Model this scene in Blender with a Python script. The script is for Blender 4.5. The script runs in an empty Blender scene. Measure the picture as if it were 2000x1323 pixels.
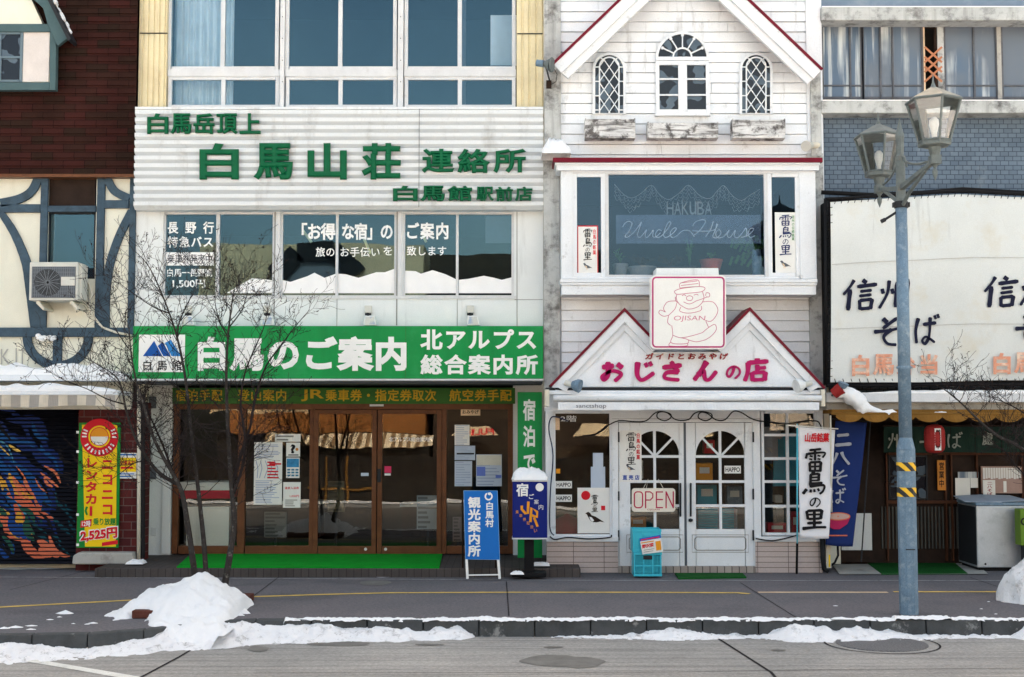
import bpy, random
from math import sin, cos, tan, atan, atan2, pi, radians, sqrt, exp, hypot, floor
from mathutils import Vector, noise
SC = bpy.context.scene
COL = SC.collection
R = random.Random(11)

# ------------------------------------------------------------------ camera, sky, sun, exposure
H = 2.09                      # eye height above the pavement
FPX, CX, CY = 2500.0, 1000.0, 661.5
P = atan(158.5 / FPX)         # the camera looks up a little
cam = bpy.data.cameras.new('camera')
cam.sensor_width = 36.0
cam.lens = 36.0 * FPX / 2000.0
cam.clip_start = 0.1
cam.clip_end = 400
camo = bpy.data.objects.new('camera', cam)
camo.location = (0, 0, H)
camo.rotation_euler = (pi / 2 + P, 0, 0)
COL.objects.link(camo)
SC.camera = camo
SUN_EL, SUN_AZ = radians(40), radians(12)     # the low winter sun stands behind the row of shops
W = bpy.data.worlds.new('World')
SC.world = W
W.use_nodes = True
nt = W.node_tree
sky = nt.nodes.new('ShaderNodeTexSky')
sky.sky_type = 'NISHITA'
sky.sun_disc = False
sky.sun_elevation = SUN_EL
sky.sun_rotation = SUN_AZ
sky.air_density = 0.8
sky.dust_density = 5.0
sky.ozone_density = 0.6
bg = nt.nodes['Background']
bg.inputs['Strength'].default_value = 0.15
sky_tint = nt.nodes.new('ShaderNodeMix'); sky_tint.data_type = 'RGBA'; sky_tint.blend_type = 'MULTIPLY'; sky_tint.inputs[0].default_value = 1.0
sky_tint.inputs[7].default_value = (1.17, 1.0, 0.74, 1)      # warm tint laid over the sky colour, a white balance against its blue
wisp = nt.nodes.new('ShaderNodeTexNoise'); wisp.inputs['Scale'].default_value = 3.0; wisp.inputs['Detail'].default_value = 6
wr = nt.nodes.new('ShaderNodeValToRGB'); wr.color_ramp.elements[0].position = .38; wr.color_ramp.elements[0].color = (.8, .84, .9, 1); wr.color_ramp.elements[1].position = .68; wr.color_ramp.elements[1].color = (1.5, 1.42, 1.32, 1)
wm = nt.nodes.new('ShaderNodeMix'); wm.data_type = 'RGBA'; wm.blend_type = 'MULTIPLY'; wm.inputs[0].default_value = 1.0
nt.links.new(wisp.outputs['Fac'], wr.inputs['Fac']); nt.links.new(sky.outputs['Color'], wm.inputs[6]); nt.links.new(wr.outputs['Color'], wm.inputs[7]); nt.links.new(wm.outputs[2], sky_tint.inputs[6]); nt.links.new(sky_tint.outputs[2], bg.inputs['Color'])
sl = bpy.data.lights.new('sun', 'SUN')
sl.energy = 2.6
sl.angle = radians(0.53)
sl.color = (1.0, 0.99, 0.97)
so = bpy.data.objects.new('sun', sl)
so.rotation_euler = Vector((-sin(SUN_AZ) * cos(SUN_EL), -cos(SUN_AZ) * cos(SUN_EL), -sin(SUN_EL))).to_track_quat('-Z', 'Y').to_euler()
so.location = (3, 30, 25)
COL.objects.link(so)
SC.view_settings.view_transform = 'Standard'
SC.view_settings.look = 'None'
SC.view_settings.exposure = 2.3
SC.view_settings.gamma = 1.0
SC.render.engine = 'CYCLES'
SC.cycles.max_bounces = 8
SC.cycles.transparent_max_bounces = 12
SC.cycles.use_denoising = True

# ------------------------------------------------------------------ photograph pixel -> point at a known distance
def ry(py): return cos(P) - sin(P) * (CY - py) / FPX
def X(px, py, Y): return (px - CX) / FPX * Y / ry(py)
def Z(py, Y): return H + (sin(P) + cos(P) * (CY - py) / FPX) * Y / ry(py)
def pt(px, py, Y): return Vector((X(px, py, Y), Y, Z(py, Y)))
def gp(px, py, z=0.0):
    Y = (z - H) / (sin(P) + cos(P) * (CY - py) / FPX) * ry(py)
    return Vector((X(px, py, Y), Y, z))

# ------------------------------------------------------------------ mesh builder
class MB:
    def __init__(s): s.v = []; s.f = []
    def add(s, vs, fs):
        n = len(s.v); s.v += [tuple(v) for v in vs]; s.f += [tuple(i + n for i in f) for f in fs]; return s
    def box(s, x0, x1, y0, y1, z0, z1):
        return s.add([(x0,y0,z0),(x1,y0,z0),(x1,y1,z0),(x0,y1,z0),(x0,y0,z1),(x1,y0,z1),(x1,y1,z1),(x0,y1,z1)],
                     [(0,3,2,1),(4,5,6,7),(0,1,5,4),(1,2,6,5),(2,3,7,6),(3,0,4,7)])
    def pb(s, x0, y0, x1, y1, Y, d):          # a box whose front face covers a pixel rectangle at distance Y
        ym = (y0 + y1) / 2
        return s.box(X(x0, ym, Y), X(x1, ym, Y), Y, Y + d, Z(y1, Y), Z(y0, Y))
    def quad(s, a, b, c, d): return s.add([a, b, c, d], [(0, 1, 2, 3)])
    def prism(s, pts, Y, d):                  # (x, z) outline pushed back from Y
        n = len(pts)
        a = sum(pts[i][0] * pts[(i + 1) % n][1] - pts[(i + 1) % n][0] * pts[i][1] for i in range(n))
        if a < 0: pts = pts[::-1]
        vs = [(x, Y, z) for x, z in pts] + [(x, Y + d, z) for x, z in pts]
        return s.add(vs, [tuple(range(n)), tuple(range(2 * n - 1, n - 1, -1))] + [(i, i + n, (i + 1) % n + n, (i + 1) % n) for i in range(n)])
    def pp(s, pts, Y, d): return s.prism([(X(x, y, Y), Z(y, Y)) for x, y in pts], Y, d)
    def bar(s, a, b, w, Y, d):                # straight bar between two pixels, w pixels wide
        dx, dy = b[0] - a[0], b[1] - a[1]; L = hypot(dx, dy) or 1; nx, ny = -dy / L * w / 2, dx / L * w / 2
        return s.pp([(a[0]+nx, a[1]+ny), (b[0]+nx, b[1]+ny), (b[0]-nx, b[1]-ny), (a[0]-nx, a[1]-ny)], Y, d)
    def band(s, pts, w, Y, d):                # bent bar through pixels
        n = len(pts); L = []; Rr = []
        for i, (x, y) in enumerate(pts):
            a = pts[max(i - 1, 0)]; b = pts[min(i + 1, n - 1)]
            dx, dy = b[0] - a[0], b[1] - a[1]; l = hypot(dx, dy) or 1
            ww = w[i] if isinstance(w, (list, tuple)) else w
            L.append((x - dy / l * ww / 2, y + dx / l * ww / 2)); Rr.append((x + dy / l * ww / 2, y - dx / l * ww / 2))
        vs = []
        for l, r in zip(L, Rr):
            for (x, y) in (l, r):
                vs += [(X(x, y, Y), Y, Z(y, Y)), (X(x, y, Y), Y + d, Z(y, Y))]
        fs = []
        for i in range(n - 1):
            a, b = 4 * i, 4 * i + 4
            fs += [(a, a + 2, b + 2, b), (a + 1, b + 1, b + 3, a + 3), (a, b, b + 1, a + 1), (a + 2, a + 3, b + 3, b + 2)]
        e = 4 * (n - 1)
        return s.add(vs, fs + [(0, 1, 3, 2), (e, e + 2, e + 3, e + 1)])
    def tube(s, pts, r, n=8, caps=True):
        pts = [Vector(p) for p in pts]; m = len(pts); vs = []; u = None
        for i, p in enumerate(pts):
            t = (pts[min(i + 1, m - 1)] - pts[max(i - 1, 0)]).normalized()
            if u is None: u = t.orthogonal().normalized()
            else:
                u = u - t * u.dot(t)
                u = u.normalized() if u.length > 1e-6 else t.orthogonal().normalized()
            w = t.cross(u); rr = r[i] if isinstance(r, (list, tuple)) else r
            vs += [p + (u * cos(2 * pi * k / n) + w * sin(2 * pi * k / n)) * rr for k in range(n)]
        fs = [(i * n + k, i * n + (k + 1) % n, (i + 1) * n + (k + 1) % n, (i + 1) * n + k) for i in range(m - 1) for k in range(n)]
        if caps: fs += [tuple(range(n - 1, -1, -1)), tuple(range((m - 1) * n, m * n))]
        return s.add(vs, fs)
    def lathe(s, c, prof, n=16, a0=0.0):      # (r, z) profile about a vertical axis
        vs = [(c[0] + r * cos(a0 + 2 * pi * k / n), c[1] + r * sin(a0 + 2 * pi * k / n), c[2] + z) for r, z in prof for k in range(n)]
        m = len(prof)
        fs = [(i * n + k, i * n + (k + 1) % n, (i + 1) * n + (k + 1) % n, (i + 1) * n + k) for i in range(m - 1) for k in range(n)]
        fs += [tuple(range(n - 1, -1, -1)), tuple(range((m - 1) * n, m * n))]
        return s.add(vs, fs)
    def disc(s, px, py, rpx, Y, d, n=24, ry_=None):
        ry_ = ry_ or rpx
        return s.pp([(px + rpx * cos(2 * pi * k / n), py + ry_ * sin(2 * pi * k / n)) for k in range(n)], Y, d)
    def ring(s, px, py, r, w, Y, d, a0=0, a1=2 * pi, n=28):
        return s.band([(px + r * cos(a0 + (a1 - a0) * k / n), py + r * sin(a0 + (a1 - a0) * k / n)) for k in range(n + 1)], w, Y, d)
    def wall(s, x0, x1, z0, z1, Y, d, holes=()):   # front sheet with real openings and their reveals
        xs = sorted({x0, x1, *[min(max(h[k], x0), x1) for h in holes for k in (0, 1)]})
        zs = sorted({z0, z1, *[min(max(h[k], z0), z1) for h in holes for k in (2, 3)]})
        inh = lambda x, z: any(h[0] < x < h[1] and h[2] < z < h[3] for h in holes)
        for i in range(len(xs) - 1):
            for j in range(len(zs) - 1):
                if not inh((xs[i] + xs[i+1]) / 2, (zs[j] + zs[j+1]) / 2):
                    s.quad((xs[i],Y,zs[j]), (xs[i+1],Y,zs[j]), (xs[i+1],Y,zs[j+1]), (xs[i],Y,zs[j+1]))
        for a, b, c, e in list(holes):
            s.quad((a,Y,c),(a,Y,e),(a,Y+d,e),(a,Y+d,c)); s.quad((b,Y,c),(b,Y+d,c),(b,Y+d,e),(b,Y,e))
            s.quad((a,Y,c),(a,Y+d,c),(b,Y+d,c),(b,Y,c)); s.quad((a,Y,e),(b,Y,e),(b,Y+d,e),(a,Y+d,e))
        s.quad((x0,Y,z0),(x0,Y,z1),(x0,Y+d,z1),(x0,Y+d,z0)); s.quad((x1,Y,z0),(x1,Y+d,z0),(x1,Y+d,z1),(x1,Y,z1))
        s.quad((x0,Y,z0),(x0,Y+d,z0),(x1,Y+d,z0),(x1,Y,z0)); s.quad((x0,Y,z1),(x1,Y,z1),(x1,Y+d,z1),(x0,Y+d,z1))
        return s

def hole(x0, y0, x1, y1, Y):
    ym = (y0 + y1) / 2
    return (X(x0, ym, Y), X(x1, ym, Y), Z(y1, Y), Z(y0, Y))

BASE = {}
def root_of(o):
    while o.parent: o = o.parent
    return o
def obj(name, mb, m, parent=None, bevel=0, smooth=False, loc=None):
    me = bpy.data.meshes.new(name)
    if parent is not None: b = BASE[root_of(parent).name]
    elif loc is not None: b = Vector(loc)
    else:
        xs = [v[0] for v in mb.v]; ys = [v[1] for v in mb.v]; zs = [v[2] for v in mb.v]
        b = Vector(((min(xs) + max(xs)) / 2, (min(ys) + max(ys)) / 2, min(zs)))
    me.from_pydata([(v[0] - b[0], v[1] - b[1], v[2] - b[2]) for v in mb.v], [], mb.f)
    me.materials.append(m)
    if smooth:
        for p in me.polygons: p.use_smooth = True
    o = bpy.data.objects.new(name, me)
    COL.objects.link(o)
    if parent is not None: o.parent = parent
    else: o.location = b; BASE[o.name] = b
    if bevel:
        md = o.modifiers.new('bevel', 'BEVEL'); md.width = bevel; md.segments = 2; md.limit_method = 'ANGLE'; md.angle_limit = radians(50)
    return o
def tag(o, label=None, cat=None, group=None, kind=None):
    for k, v in (('label', label), ('category', cat), ('group', group), ('kind', kind)):
        if v: o[k] = v
    return o
def thing(name, label, cat, loc, group=None):
    o = bpy.data.objects.new(name, None); o.empty_display_size = 0.1
    COL.objects.link(o); o.location = loc; BASE[o.name] = Vector(loc)
    return tag(o, label, cat, group)
def solo(name, mb, m, label, cat, group=None, bevel=0, smooth=False, kind=None):
    return tag(obj(name, mb, m, None, bevel, smooth), label, cat, group, kind)
def copy_tree(o, loc, label):
    def cp(a, par):
        c = a.copy(); COL.objects.link(c)
        if par is not None: c.parent = par
        for ch in [q for q in SC.objects if q.parent == a]: cp(ch, c)
        return c
    r = cp(o, None); r.location = loc; r['label'] = label; BASE[r.name] = Vector(loc)
    return r

# ------------------------------------------------------------------ materials
def lin(c): c /= 255.0; return c / 12.92 if c <= 0.04045 else ((c + 0.055) / 1.055) ** 2.4
def S(r, g, b): return (lin(r), lin(g), lin(b), 1.0)
class NT:
    def __init__(s, name):
        s.m = bpy.data.materials.new(name); s.m.use_nodes = True; s.t = s.m.node_tree; s.b = s.t.nodes['Principled BSDF']; s.pos = None
    def n(s, typ, **k):
        q = s.t.nodes.new(typ)
        for a, v in k.items(): setattr(q, a, v)
        return q
    def l(s, a, b): s.t.links.new(a, b)
    def coord(s, scale=(1, 1, 1), rot=(0, 0, 0)):
        g = s.n('ShaderNodeNewGeometry'); mp = s.n('ShaderNodeMapping'); mp.inputs['Scale'].default_value = scale; mp.inputs['Rotation'].default_value = rot
        s.l(g.outputs['Position'], mp.inputs['Vector']); return mp.outputs['Vector']
    def noise(s, scale, detail=4, rough=.6, co=None):
        q = s.n('ShaderNodeTexNoise'); q.inputs['Scale'].default_value = scale; q.inputs['Detail'].default_value = detail; q.inputs['Roughness'].default_value = rough
        s.l(co or s.coord(), q.inputs['Vector']); return q.outputs['Fac']
    def ramp(s, fac, stops):
        q = s.n('ShaderNodeValToRGB'); e = q.color_ramp.elements
        while len(e) > 1: e.remove(e[-1])
        e[0].position, e[0].color = stops[0]
        for p_, c in stops[1:]: x = e.new(p_); x.color = c
        s.l(fac, q.inputs['Fac']); return q.outputs['Color']
    def mix(s, fac, a, b, mode='MIX'):
        q = s.n('ShaderNodeMix', data_type='RGBA', blend_type=mode)
        for sock, v in ((q.inputs[0], fac), (q.inputs[6], a), (q.inputs[7], b)):
            if hasattr(v, 'is_output'): s.l(v, sock)
            else: sock.default_value = v
        return q.outputs[2]
    def mth(s, op, a, b=0.0):
        q = s.n('ShaderNodeMath', operation=op)
        for sock, v in zip(q.inputs, (a, b)):
            if hasattr(v, 'is_output'): s.l(v, sock)
            else: sock.default_value = v
        return q.outputs[0]
    def bump(s, h, strength=.3, dist=.01):
        q = s.n('ShaderNodeBump'); q.inputs['Strength'].default_value = strength; q.inputs['Distance'].default_value = dist
        s.l(h, q.inputs['Height']); s.l(q.outputs['Normal'], s.b.inputs['Normal'])
def g1(v): return (v, v, v, 1)
def mat(name, col, rough=.6, metal=0, var=.1, vscale=3.0, stain=None, streak=None, grain=.12, bump=.15, bscale=120, spec=.12):
    k = NT(name); c = S(*col)
    f = k.noise(vscale, 5, .65)
    lo, hi = 1 - var, 1 + var
    c2 = k.mix(1.0, c, k.ramp(f, [(.3, g1(lo)), (.7, g1(min(hi, 1.25)))]), 'MULTIPLY')
    if grain:
        c2 = k.mix(1.0, c2, k.ramp(k.noise(90, 2, .7), [(.3, g1(1 - grain)), (.7, g1(1.0))]), 'MULTIPLY')
    if stain:                                   # (colour, amount, scale, from, to): blotches
        q = k.noise(stain[2], 8, .7)
        c2 = k.mix(k.mth('MULTIPLY', k.ramp(q, [(stain[3], g1(0)), (stain[4], g1(1))]), stain[1]), c2, S(*stain[0]))
    if streak:                                  # (colour, amount, x scale, z scale, from, to): runs of dirt down a wall
        q = k.noise(1.0, 6, .65, k.coord((streak[2], streak[2], streak[3])))
        c2 = k.mix(k.mth('MULTIPLY', k.ramp(q, [(streak[4], g1(0)), (streak[5], g1(1))]), streak[1]), c2, S(*streak[0]))
    k.l(c2, k.b.inputs['Base Color'])
    k.b.inputs['Roughness'].default_value = rough; k.b.inputs['Metallic'].default_value = metal
    k.b.inputs['Specular IOR Level'].default_value = spec
    if bump: k.bump(k.noise(bscale, 3, .6), bump, .004)
    return k.m
def brick(name, c1, c2, mortar, w, h, ms=.012, off=.5, rough=.8, var=.3, axis='xz', bump=.4, stain=None):
    k = NT(name); g = k.n('ShaderNodeNewGeometry'); sp = k.n('ShaderNodeSeparateXYZ'); cb = k.n('ShaderNodeCombineXYZ')
    k.l(g.outputs['Position'], sp.inputs[0]); k.l(sp.outputs[0], cb.inputs[0]); k.l(sp.outputs[2 if axis == 'xz' else 1], cb.inputs[1])
    q = k.n('ShaderNodeTexBrick'); q.offset = off; k.l(cb.outputs[0], q.inputs['Vector'])
    q.inputs['Color1'].default_value = S(*c1); q.inputs['Color2'].default_value = S(*c2); q.inputs['Mortar'].default_value = S(*mortar)
    q.inputs['Scale'].default_value = 1.0; q.inputs['Brick Width'].default_value = w; q.inputs['Row Height'].default_value = h
    q.inputs['Mortar Size'].default_value = ms; q.inputs['Mortar Smooth'].default_value = .2
    c = k.mix(1.0, q.outputs['Color'], k.ramp(k.noise(1.6, 6, .7), [(.3, g1(1 - var)), (.7, g1(1.0))]), 'MULTIPLY')
    c = k.mix(1.0, c, k.ramp(k.noise(90, 2, .7), [(.3, g1(.85)), (.7, g1(1.0))]), 'MULTIPLY')
    if stain:
        s_ = k.noise(stain[2], 8, .7)
        c = k.mix(k.mth('MULTIPLY', k.ramp(s_, [(stain[3], g1(0)), (stain[4], g1(1))]), stain[1]), c, S(*stain[0]))
    k.l(c, k.b.inputs['Base Color']); k.b.inputs['Roughness'].default_value = rough; k.b.inputs['Specular IOR Level'].default_value = .12
    k.bump(k.mth('SUBTRACT', 1.0, q.outputs['Fac']), bump, .006)
    return k.m
def glass(name, tint=(.9, .95, .95), refl=(1, 1, 1), base=.03, gain=1.2, wave=.02, wscale=1.2):
    k = NT(name); k.t.nodes.remove(k.b)
    tr = k.n('ShaderNodeBsdfTransparent'); tr.inputs[0].default_value = (*tint, 1)
    gl = k.n('ShaderNodeBsdfGlossy'); gl.inputs['Roughness'].default_value = 0.004; gl.inputs['Color'].default_value = (*refl, 1)
    fr = k.n('ShaderNodeFresnel'); fr.inputs[0].default_value = 1.5
    b = k.n('ShaderNodeBump'); b.inputs['Strength'].default_value = wave; b.inputs['Distance'].default_value = .1
    k.l(k.noise(wscale, 2, .5), b.inputs['Height']); k.l(b.outputs[0], gl.inputs['Normal']); k.l(b.outputs[0], fr.inputs['Normal'])
    mx = k.n('ShaderNodeMixShader'); k.l(k.mth('ADD', k.mth('MULTIPLY', fr.outputs[0], gain), base), mx.inputs[0])
    k.l(tr.outputs[0], mx.inputs[1]); k.l(gl.outputs[0], mx.inputs[2])
    k.l(mx.outputs[0], k.t.nodes['Material Output'].inputs['Surface'])
    return k.m
def flat(name, col, rough=.5, **kw): return mat(name, col, rough, var=.05, grain=.06, bump=0, **kw)

M = {}
M['stucco'] = mat('stucco', (226, 224, 208), .9, var=.06, vscale=1.2, bump=.35, bscale=70, streak=((170, 165, 150), .35, 3, .5, .55, .8))
M['timber'] = mat('painted timber', (66, 84, 98), .7, var=.25, vscale=6, bump=.3, bscale=40, stain=((45, 55, 62), .5, 9, .5, .7))
M['dormer'] = mat('dormer paint', (74, 96, 100), .6, var=.12, vscale=4)
M['shingle'] = None
M['cream'] = mat('cream cladding', (222, 210, 174), .55, var=.08, vscale=1.5, streak=((140, 88, 44), .75, 6, .4, .56, .74), stain=((180, 160, 120), .4, 2, .5, .75))
M['alu'] = mat('aluminium', (208, 210, 212), .4, metal=.0, var=.08, vscale=4, stain=((140, 135, 128), .4, 5, .6, .8))
M['panel'] = mat('white wall panel', (224, 228, 228), .55, var=.05, vscale=1.2, streak=((128, 128, 126), .5, 4, .4, .55, .76))
M['rib'] = mat('ribbed white metal', (218, 223, 226), .45, var=.04, vscale=1.0, streak=((112, 106, 98), .5, 3.5, .8, .55, .76))
M['sign_green'] = mat('green sign', (18, 142, 72), .35, var=.12, vscale=.8, streak=((8, 92, 48), .5, 4, .4, .5, .78), stain=((60, 160, 104), .4, 1.2, .52, .7))
M['letter_green'] = mat('dark green letters', (8, 92, 58), .4, var=.12, vscale=5)
M['white'] = flat('white paint', (234, 234, 230), .5)
M['white_vinyl'] = flat('white vinyl', (238, 238, 238), .5)
M['band_green'] = mat('green band', (52, 104, 44), .4, var=.1)
M['band_yellow'] = flat('yellow letters', (196, 160, 40), .5)
M['brown'] = mat('brown door metal', (104, 66, 44), .4, var=.15, vscale=5, stain=((60, 40, 30), .5, 8, .52, .7))
M['clap'] = mat('white clapboard', (232, 236, 240), .6, var=.06, vscale=2.0, streak=((96, 94, 92), .6, 7, 1.0, .57, .78), stain=((112, 108, 104), .5, 3.5, .6, .76))
M['trim'] = mat('white trim', (226, 230, 234), .55, var=.05, vscale=3, stain=((92, 90, 88), .6, 6, .59, .76))
M['worn'] = mat('peeling white paint', (212, 213, 213), .75, var=.15, vscale=4, stain=((64, 60, 60), .9, 6, .5, .6), streak=((70, 66, 64), .75, 2.5, 24, .48, .6), bump=.5)
M['red'] = mat('dark red trim', (108, 18, 38), .45, var=.15, vscale=5)
M['conc'] = mat('stained concrete', (188, 191, 190), .9, var=.14, vscale=2, stain=((62, 60, 60), .85, 3.2, .5, .68), streak=((95, 92, 88), .6, 6, .5, .52, .75), bump=.6, bscale=50)
M['conc_l'] = mat('grey concrete', (176, 174, 168), .9, var=.15, vscale=2, stain=((90, 88, 84), .7, 4, .5, .7), bump=.5, bscale=60)
M['tile_grey'] = brick('blue grey wall tile', (114, 130, 146), (100, 116, 133), (64, 76, 92), .118, .066, .005, rough=.5, bump=.6, var=.25, stain=((146, 154, 158), .5, 3, .58, .75))
M['tile_beige'] = brick('beige apron tile', (198, 184, 178), (190, 176, 172), (96, 84, 80), .42, .072, .004, off=0, rough=.4, var=.12)
M['step_tile'] = brick('step tile', (176, 166, 158), (160, 150, 144), (70, 64, 60), .1, .3, .006, off=0, rough=.5, var=.2)
M['pave_tile'] = brick('entrance tile', (86, 80, 78), (78, 72, 70), (58, 54, 52), .1, .1, .005, off=0, axis='xy', rough=.7)
M['brick'] = brick('dark red brick', (104, 46, 44), (82, 38, 40), (112, 92, 88), .23, .112, .006, var=.4)
M['bay_room'] = mat('dim bay room', (24, 34, 46), .8, var=.3, vscale=1.5)
M['dark'] = mat('dark interior', (44, 40, 36), .8, var=.25)
M['black'] = mat('black', (22, 22, 24), .6, var=.1)
M['iron'] = mat('dark iron', (44, 46, 50), .5, var=.2)
M['navy_room'] = mat('dim blue room', (30, 56, 72), .8, var=.15, vscale=.6)
M['curtain'] = mat('lace curtain', (232, 236, 238), .9, var=.1)
M['snow'] = None
M['snow_dirty'] = None
M['canvas'] = mat('sign canvas', (210, 214, 212), .75, var=.05, vscale=1, streak=((120, 122, 120), .6, 5, .35, .6, .78), stain=((196, 188, 166), .5, 1.5, .55, .72), bump=.2, bscale=200)
M['navy'] = flat('navy ink', (22, 26, 50), .6)
M['faded'] = mat('faded orange ink', (214, 150, 124), .7, var=.1, vscale=4, stain=((228, 224, 206), .6, 9, .5, .65))
M['magenta'] = flat('magenta paint', (172, 22, 92), .5)
M['maroon'] = flat('dark red paint', (150, 34, 44), .5)
M['crimson'] = flat('red print', (206, 30, 44), .5)
M['ink'] = flat('black ink', (24, 24, 28), .6)
M['paper'] = flat('paper', (226, 226, 222), .7)
M['paper_b'] = flat('blue paper', (182, 194, 210), .7)
M['blue'] = flat('blue sign', (20, 104, 184), .4)
M['deep'] = flat('deep blue sign', (16, 34, 112), .35)
M['yellow'] = flat('yellow print', (238, 200, 24), .5)
M['orange'] = flat('orange print', (226, 150, 40), .5)
M['print_green'] = flat('green print', (28, 130, 52), .5)
M['galv'] = mat('galvanised steel', (112, 136, 156), .5, metal=.15, var=.15, vscale=8, grain=.25, stain=((156, 170, 180), .5, 14, .52, .65))
M['lamp_metal'] = mat('weathered lamp metal', (104, 112, 112), .55, metal=.1, var=.2, vscale=9, stain=((128, 98, 72), .5, 12, .6, .75))
M['crate'] = flat('turquoise plastic', (64, 182, 202), .4)
M['steel'] = mat('dull stainless steel', (182, 188, 194), .42, metal=.55, var=.1, vscale=3, stain=((140, 146, 152), .5, 4, .5, .65))
M['mat_green'] = mat('artificial turf', (14, 150, 40), .95, var=.12, vscale=5, grain=.2, bump=1.0, bscale=260)
M['mat_dark'] = mat('worn turf', (26, 92, 36), .95, var=.2, vscale=4, grain=.4, bump=1.0, bscale=260)
M['awn_yellow'] = mat('ochre awning', (128, 92, 42), .85, var=.15, vscale=4, stain=((96, 70, 36), .6, 6, .52, .72))
M['noren'] = mat('dark green curtain cloth', (34, 56, 50), .9, var=.15)
M['lantern'] = mat('red paper lantern', (150, 46, 44), .7, var=.12)
M['wood'] = mat('dark wood', (46, 34, 28), .65, var=.3, vscale=6)
M['wood_o'] = mat('orange wood', (196, 128, 56), .6, var=.15)
M['lattice'] = mat('brown lattice wood', (186, 124, 92), .7, var=.15)
M['bark'] = mat('grey bark', (56, 52, 50), .9, var=.3, vscale=14, stain=((128, 126, 122), .6, 22, .57, .66), bump=.7, bscale=60)
M['twig'] = mat('dark twig', (44, 38, 38), .9, var=.2)
M['leaf'] = mat('dead leaf', (40, 32, 30), .9, var=.3)
M['pvc'] = mat('ivory pipe', (214, 208, 192), .5, var=.08)
M['blackpipe'] = mat('black pipe', (30, 31, 34), .45, var=.15)
M['acm'] = mat('ivory casing', (204, 204, 196), .5, var=.06)
M['grille'] = mat('grey grille', (92, 98, 106), .6, var=.1)
M['terracotta'] = mat('terracotta', (176, 88, 72), .8, var=.12)
M['potgrey'] = mat('grey pot', (140, 138, 134), .8, var=.12)
M['teal_cloth'] = mat('turquoise cloth', (60, 160, 188), .9, var=.12)
M['grey_cloth'] = mat('grey cloth', (150, 146, 152), .9, var=.12)
M['pink'] = mat('pink', (206, 60, 100), .7)
M['plant'] = mat('plant green', (58, 92, 50), .8, var=.25, vscale=12)
M['glass'] = glass('shop glass', (.9, .92, .91), (1, .97, .92), .0, 1.0)
M['glass_b'] = glass('blue tinted glass', (.86, .91, .94), (.5, .82, 1.0), .0, 1.15, .012)
M['glass_d'] = glass('bay glass', (.86, .9, .94), (.5, .74, 1.0), .0, .8, .012)
M['glass_l'] = glass('lamp glass', (.93, .95, .95), (1, 1, 1), .02, 1.0)
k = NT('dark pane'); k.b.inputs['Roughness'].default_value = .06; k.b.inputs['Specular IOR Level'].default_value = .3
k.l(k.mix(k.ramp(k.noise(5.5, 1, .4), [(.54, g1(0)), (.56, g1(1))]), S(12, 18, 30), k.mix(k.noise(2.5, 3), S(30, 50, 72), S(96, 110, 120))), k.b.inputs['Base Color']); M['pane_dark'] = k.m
k = NT('dirty blue pane')
c = k.mix(k.ramp(k.noise(1.0, 6, .6, k.coord((6, 6, .3))), [(.5, g1(0)), (.62, g1(1))]), S(88, 106, 126), S(204, 210, 210))
c = k.mix(k.ramp(k.noise(1.3, 3, .5), [(.4, g1(0)), (.6, g1(1))]), c, S(104, 112, 122)); k.l(k.mix(.12, c, S(96, 112, 134)), k.b.inputs['Base Color'])
k.b.inputs['Roughness'].default_value = .3; k.b.inputs['Specular IOR Level'].default_value = .25; M['pane_dirty'] = k.m
def snow(name, col, dirt):
    k = NT(name)
    c = k.mix(k.mth('MULTIPLY', k.ramp(k.noise(6, 9, .78), [(.54, g1(0)), (.7, g1(1))]), dirt), S(*col), S(120, 116, 114))
    c = k.mix(k.mth('MULTIPLY', k.ramp(k.noise(34, 4, .7), [(.66, g1(0)), (.72, g1(1))]), min(1, dirt * 1.3)), c, S(64, 60, 58))
    k.l(c, k.b.inputs['Base Color']); k.b.inputs['Roughness'].default_value = .85; k.b.inputs['Specular IOR Level'].default_value = .2
    k.bump(k.mth('ADD', k.noise(14, 8, .8), k.mth('MULTIPLY', k.noise(55, 4, .7), .6)), .8, .03); return k.m
M['snow'] = snow('snow', (250, 251, 252), .1)
M['snow_dirty'] = snow('street snow', (244, 245, 247), .8)
k = NT('brown shingles'); g = k.n('ShaderNodeNewGeometry'); sp = k.n('ShaderNodeSeparateXYZ'); cb = k.n('ShaderNodeCombineXYZ')
k.l(g.outputs['Position'], sp.inputs[0]); k.l(sp.outputs[0], cb.inputs[0]); k.l(sp.outputs[2], cb.inputs[1])
q = k.n('ShaderNodeTexBrick'); k.l(cb.outputs[0], q.inputs['Vector']); q.inputs['Scale'].default_value = 1; q.inputs['Brick Width'].default_value = .3; q.inputs['Row Height'].default_value = .1145
q.inputs['Color1'].default_value = S(66, 36, 33); q.inputs['Color2'].default_value = S(48, 36, 30); q.inputs['Mortar'].default_value = S(18, 12, 12); q.inputs['Mortar Size'].default_value = .004
c = k.mix(1.0, q.outputs['Color'], k.ramp(k.noise(1.4, 6, .7), [(.3, g1(.65)), (.7, g1(1.1))]), 'MULTIPLY')
c = k.mix(1.0, c, k.ramp(k.noise(140, 2, .8), [(.3, g1(.6)), (.7, g1(1.1))]), 'MULTIPLY')
k.l(c, k.b.inputs['Base Color']); k.b.inputs['Roughness'].default_value = .95; k.b.inputs['Specular IOR Level'].default_value = .05; k.bump(k.noise(160, 2), .6, .004); M['shingle'] = k.m

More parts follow.
